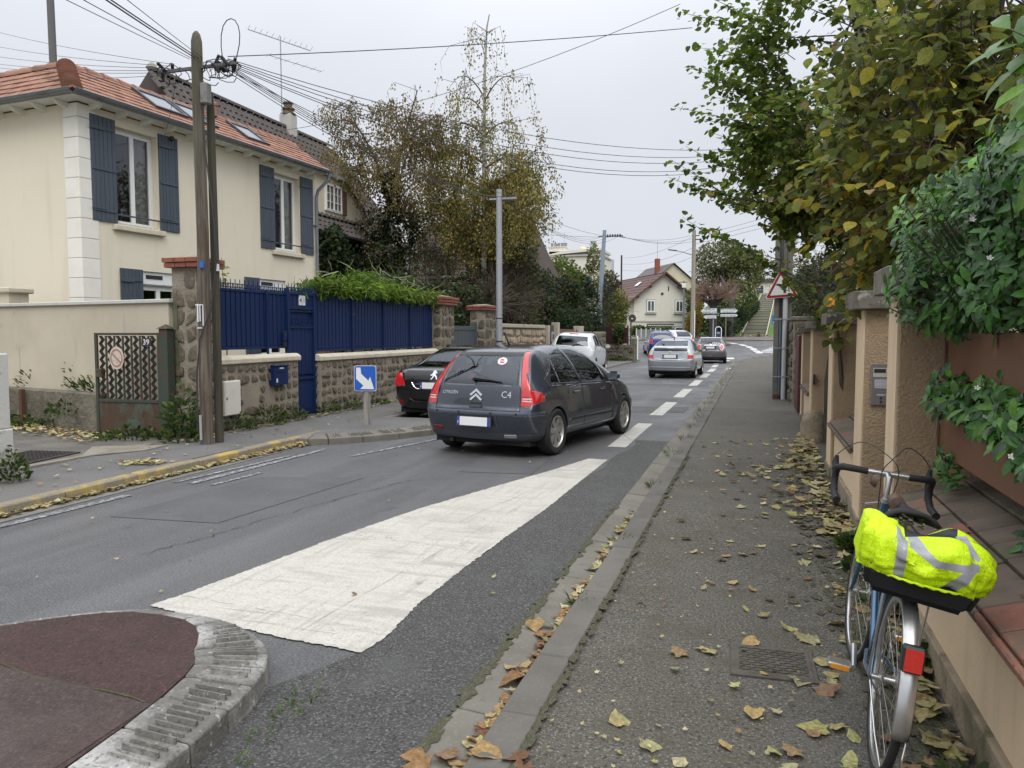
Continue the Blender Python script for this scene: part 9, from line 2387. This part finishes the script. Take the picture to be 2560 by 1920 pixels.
# ------------------------------------------------------------------ overhead cables
def wire(a, b, sag, r, label, group):
 a = Vector(a); b = Vector(b); n = 22
 pts = [a.lerp(b, t) + Vector((0, 0, -4 * sag * t * (1 - t))) for t in np.linspace(0, 1, n)]
 o = part('overhead_cable', MB().tube(pts, r, 5), m_cable, None)
 return tag(o, label, 'cable', group)
PT = Vector((-7.39, 9.02, 5.36))
def ext(a, b, k): return Vector(a) + (Vector(b) - Vector(a)) * k
for k, e in enumerate([(-5.86, 5.5, 4.62), (-5.68, 5.5, 4.59), (-5.47, 5.5, 4.57), (-5.44, 5.5, 4.56), (-5.29, 5.5, 4.54)]):
 wire(PT + Vector((-.12 + .05 * k, 0, .08)), ext(PT, e, 2.2), .02, [.004, .0045, .008, .007, .004][k], 'cable running from the tall pole out of the top left of the view', 'cables from the tall pole to the upper left')
for k, e in enumerate([(-16, 13.2, 8.42), (-16, 13.2, 8.11), (-16, 13.2, 7.9), (-16, 13.2, 7.75), (-16, 13.2, 7.68), (-16, 13.2, 7.48)]):
 wire(PT + Vector((-.45, 0, .05 - .03 * k)), ext(PT, e, 1.6), .12, .004, 'cable running from the tall pole to the left edge above the red roof', 'cables from the tall pole to the left')
for k in range(5):
 wire(PT + Vector((.5, 0, .02 - .02 * k)), (.58 + .1 * k, 20.0, 6.22 - .04 * k), [.55, .7, .8, .95, 1.0][k], .0055, 'long sagging cable from the tall pole over the street to the concrete pole', 'cables from the tall pole across the street')
for k in range(6):
 wire(PT + Vector((.45, .0, -.02 - .02 * k)), (-7.6 + .15 * k, 22.1, 5.72), [.25, .3, .36, .42, .15, .5][k], .0055, 'cable dropping from the tall pole to the galvanised lamp post', 'cables from the tall pole to the lamp post')
for k in range(4):
 wire((-7.3, 22.1, 5.68), (-9.0 + .5 * k, 46, 7.38), [.5, .65, .8, .35][k], .007, 'cable from the galvanised lamp post to the leaning far lamp post', 'cables between the two lamp posts')
for k in range(3):
 wire((-7.9 + .1 * k, 46, 7.38), (-4.8, 62, [9.3, 9.0, 8.8][k]), .3, .010, 'far cable from the leaning lamp post to the far concrete pole', 'cables to the far concrete pole')
 wire((-15.1, 90, 10.4 - .7 * k), (-4.8, 62, [9.2, 8.3, 7.6][k]), .5, .010, 'far cable rising to the concrete pole before the white gable', 'cables before the white gable')
 wire((-4.7, 62, 9.2 - .3 * k), (6, 58, 11.5 - .4 * k), .2, .012, 'far cable from the concrete pole into the tree', 'cables from the far concrete pole')
wire((-14.9, 20.78, 7.83), (-1.76, 18, 9.0), .45, .007, 'single cable rising from the brown roof to the upper right', None)
wire(PT + Vector((.5, 0, .05)), (-1.16, 14, 6.95), .05, .0065, 'straight dark cable from the tall pole across the top of the view', None)
wire(PT + Vector((-.35, 0, -.1)), (-12.3, 13.7, 5.85), .35, .004, 'thin cable from the tall pole to the eaves of the cream house', None)
wire((-9.0, 46, 7.4), (-22, 60, 10.5), .2, .010, 'far cable from the leaning lamp post to the left', None)
# ------------------------------------------------------------------ fallen leaves
LC = [(.40, .33, .15), (.34, .29, .14), (.28, .19, .10), (.37, .36, .15), (.43, .37, .22), (.24, .15, .09), (.42, .30, .13), (.33, .31, .17), (.41, .36, .19), (.36, .34, .13)]
def leaf_family(name, cols, shapes, n=10):
 out = []
 for i in range(n):
  sh = shapes[i % len(shapes)]; T, F = LT[sh]
  c = cols[i % len(cols)]
  bm = bmesh.new(); vs = [bm.verts.new((float(p[0]) - .5, float(p[1]) * random.uniform(.85, 1.1), 0)) for p in T]
  for f in F:
   try: bm.faces.new([vs[k] for k in f])
   except ValueError: pass
  bmesh.ops.triangulate(bm, faces=bm.faces)
  bmesh.ops.subdivide_edges(bm, edges=bm.edges, cuts=1, use_grid_fill=True)
  a, b, ph = random.uniform(.04, .20), random.uniform(.03, .13), random.uniform(0, 6)
  for v in bm.verts:
   x, y = v.co.x, v.co.y
   v.co.z = a * (y * y) * 2.2 + b * math.sin(x * 5 + ph) * .5 + .05 * math.sin(y * 9 + ph * 2) + a * x * x * .6 + .03
   v.co.x += .03 * math.sin(y * 14 + ph); v.co.y += .03 * math.sin(x * 13 + ph)
  zm = min(v.co.z for v in bm.verts)
  for v in bm.verts: v.co.z -= zm
  me = bpy.data.meshes.new(name); bm.to_mesh(me); bm.free()
  at = me.attributes.new('tint', 'FLOAT_COLOR', 'FACE'); nf = len(me.polygons)
  C = np.ones((nf, 4), np.float32); C[:, :3] = np.clip(np.array(c) * RG.normal(1, .08, (nf, 1)), .01, 1); at.data.foreach_set('color', C.reshape(-1))
  me.materials.append(m_dry)
  out.append(me)
 return out
FAM = leaf_family('fallen_leaf', LC, ['maple', 'heart', 'maple', 'leaf', 'heart'], 18)
FAMB = leaf_family('fallen_leaf', [(.27, .16, .075), (.21, .12, .06), (.33, .22, .10), (.17, .09, .05), (.36, .27, .14)], ['maple', 'heart', 'leaf'], 10)
spots = []
def drop(x, y, z, s, kind): spots.append((x, y, z, s, kind))
K_PAVE = ('fallen yellow brown leaf lying loose on the right pavement', 'leaves on the right pavement')
K_GUT = ('crumpled brown leaf caught along the foot of the right kerb', 'leaves in the right gutter')
K_PILE = ('yellowish leaf in the drift along the foot of the right wall', 'leaves drifted against the right wall')
for i in range(165):
 y = 1.9 + 10.5 * random.random() ** 1.1; x = -.75 + 1.5 * random.random() ** .62
 drop(x, y, .053, random.uniform(.05, .115), K_PAVE)
for i in range(250):
 y = 1.7 + 5.4 * random.random() ** 1.15; drop(-1.035 + random.gauss(0, .022), y, random.uniform(.002, .02), random.uniform(.05, .10), K_GUT)
for (x, y) in [(-1.13, 3.55), (-1.12, 2.72), (-.95, 2.7), (-1.02, 2.62), (-.82, 2.62), (-.84, 2.7), (-1.2, 2.62), (-1.08, 3.4), (-1.16, 4.1), (-1.1, 4.0)]: drop(x, y, .016 if x < -1.0 else .06, random.uniform(.10, .15), K_GUT)
for i in range(600):
 y = 3.2 + 9.8 * random.random() ** .9
 dens = math.exp(-((y - 8.9) / 1.9) ** 2); w_ = .10 + .50 * dens
 x = .80 - abs(random.gauss(0, 1)) * w_ * .75
 if y < 6.5 and random.random() < .45: continue
 drop(x, y, .055 + random.uniform(0, .03), random.uniform(.07, .13), K_PILE)
for (x, y, s) in [(-.35, 3.9, .12), (-.2, 3.95, .075), (.2, 4.4, .11), (.28, 4.3, .10), (.3, 4.25, .11), (.36, 3.98, .12), (.38, 3.85, .1), (.22, 3.72, .11), (.35, 3.68, .13), (.25, 3.3, .12), (.1, 3.05, .09), (.45, 4.55, .13), (.5, 4.3, .12), (-.36, 2.95, .1), (.55, 3.3, .12), (.6, 3.1, .09), (.66, 3.5, .1), (-.62, 4.6, .05), (.05, 2.55, .12)]: drop(x, y, .053, s, K_PAVE)
spots.sort(key=lambda s: -s[3] / math.hypot(s[0], s[1] + .3))
first = None
rest = {}
for i, (x, y, z, s, kd) in enumerate(spots):
 me = random.choice(FAMB if kd is K_GUT and random.random() < .8 else FAM); rot = (random.gauss(0, .16), random.gauss(0, .16), random.uniform(0, 6.28))
 if i < 300:
  o = put('fallen_leaf', me, m_dry, None, (x, y, z), rot, (s, s, s))
  tag(o, kd[0], 'leaf', kd[1])
 else:
  rest.setdefault(kd[1], []).append((x, y, z, s, rot))
def litter(name, label, items):
 P = np.array([i[:3] for i in items]); n = len(P); a = RG.uniform(0, 6.28, n)
 ax = np.stack([np.cos(a), np.sin(a), RG.normal(.08, .12, n)], 1); up = np.stack([RG.normal(0, .25, n), RG.normal(0, .25, n), np.ones(n)], 1)
 S_ = np.array([i[3] for i in items])
 me = leaf_mesh(name, P + np.array([0, 0, .008]), ax, up, S_, pal(LC, n, None, .2), 'maple')
 o = put(name, me, m_dry); tag(o, label, 'leaves', None, 'stuff')
for g_, items in rest.items(): litter('leaf_litter', 'smaller fallen leaves: ' + g_, items)
def scatter(label, n, fx, size=(.03, .07)):
 it = []
 for i in range(n):
  x, y, z = fx(); it.append((x, y, z, random.uniform(*size), None))
 litter('leaf_litter', label, it)
scatter('dry leaf crumbs packed in the yellow kerb gutter on the left', 1500, lambda: (lambda y: (-6.53 + abs(random.gauss(0, .035 + .06 * max(0, (y - 8) / 2))), y, random.uniform(.004, .025)))(10.15 - 6 * random.random() ** 1.5))
scatter('dry leaves strewn over the driveway by the low wall', 700, lambda: (lambda x: (x, 9.35 + (-9.7 - x) * .2 + random.gauss(-.25, .22), .13 + .01 * (-8 - x)))(random.uniform(-13.2, -9.0)), (.05, .10))
scatter('dry leaves along the foot of the stone wall', 260, lambda: (-7.95 + abs(random.gauss(0, .1)), random.uniform(8.9, 16), .115), (.04, .08))
scatter('dry leaves gathered around the round cover', 90, lambda: (-7.05 + random.gauss(0, .14), 7.45 + random.gauss(0, .09), .116), (.04, .08))
scatter('small leaf scraps dotted over the left pavement', 60, lambda: (random.uniform(-8, -6.7), random.uniform(5.5, 13), .113), (.03, .07))
scatter('small leaf scraps and twigs dotted over the right pavement', 420, lambda: (random.uniform(-.8, .8), 1.8 + 10 * random.random() ** 1.4, .056), (.012, .035))
scatter('leaf scraps at the foot of the hill steps', 300, lambda: (random.uniform(-3, 1.5), random.uniform(78.2, 80.4), tz(0, 79) + .14), (.12, .25))
scatter('fallen leaves on the brick coping', 16, lambda: (lambda x: (x, random.uniform(2.6, 4.9), .68 + (x - .83) * .31))(random.uniform(.86, 1.1)), (.04, .08))
scatter('leaf scraps on the carriageway', 40, lambda: (random.uniform(-6, -1.4), random.uniform(3, 12), .012), (.02, .05))
# ------------------------------------------------------------------ the one walker, far up at the head of the steps
pe = thing('person', 'distant person in dark clothes walking at the top of the steps', 'person', (.85, 148.5, tz(.85, 148.5) + .1))
me = bpy.data.meshes.new('body')
J = [(0, 0, .95), (0, 0, 1.15), (0, 0, 1.38), (0, 0, 1.5), (0, 0, 1.66), (.09, 0, .9), (.11, .08, .5), (.11, .02, .06), (-.09, 0, .9), (-.11, -.1, .5), (-.11, -.18, .07), (.19, 0, 1.4), (.24, -.05, 1.12), (.24, .06, .88), (-.19, 0, 1.4), (-.24, .06, 1.12), (-.23, .12, .9), (.11, .14, .03), (-.11, -.06, .03)]
E_ = [(0, 1), (1, 2), (2, 3), (3, 4), (0, 5), (5, 6), (6, 7), (0, 8), (8, 9), (9, 10), (2, 11), (11, 12), (12, 13), (2, 14), (14, 15), (15, 16), (7, 17), (10, 18)]
RD = [.13, .14, .16, .055, .10, .09, .065, .045, .09, .065, .045, .07, .05, .04, .07, .05, .04, .035, .035]
me.from_pydata(J, E_, [])
bo_ = put('body', me, M('dark_clothes', (.03, .032, .04), .9), pe)
bo_.modifiers.new('skin', 'SKIN')
for i, r in enumerate(RD): me.skin_vertices[0].data[i].radius = (r, r * .75)
me.skin_vertices[0].data[0].use_root = True
sb_ = bo_.modifiers.new('sub', 'SUBSURF'); sb_.levels = 1; sb_.render_levels = 2
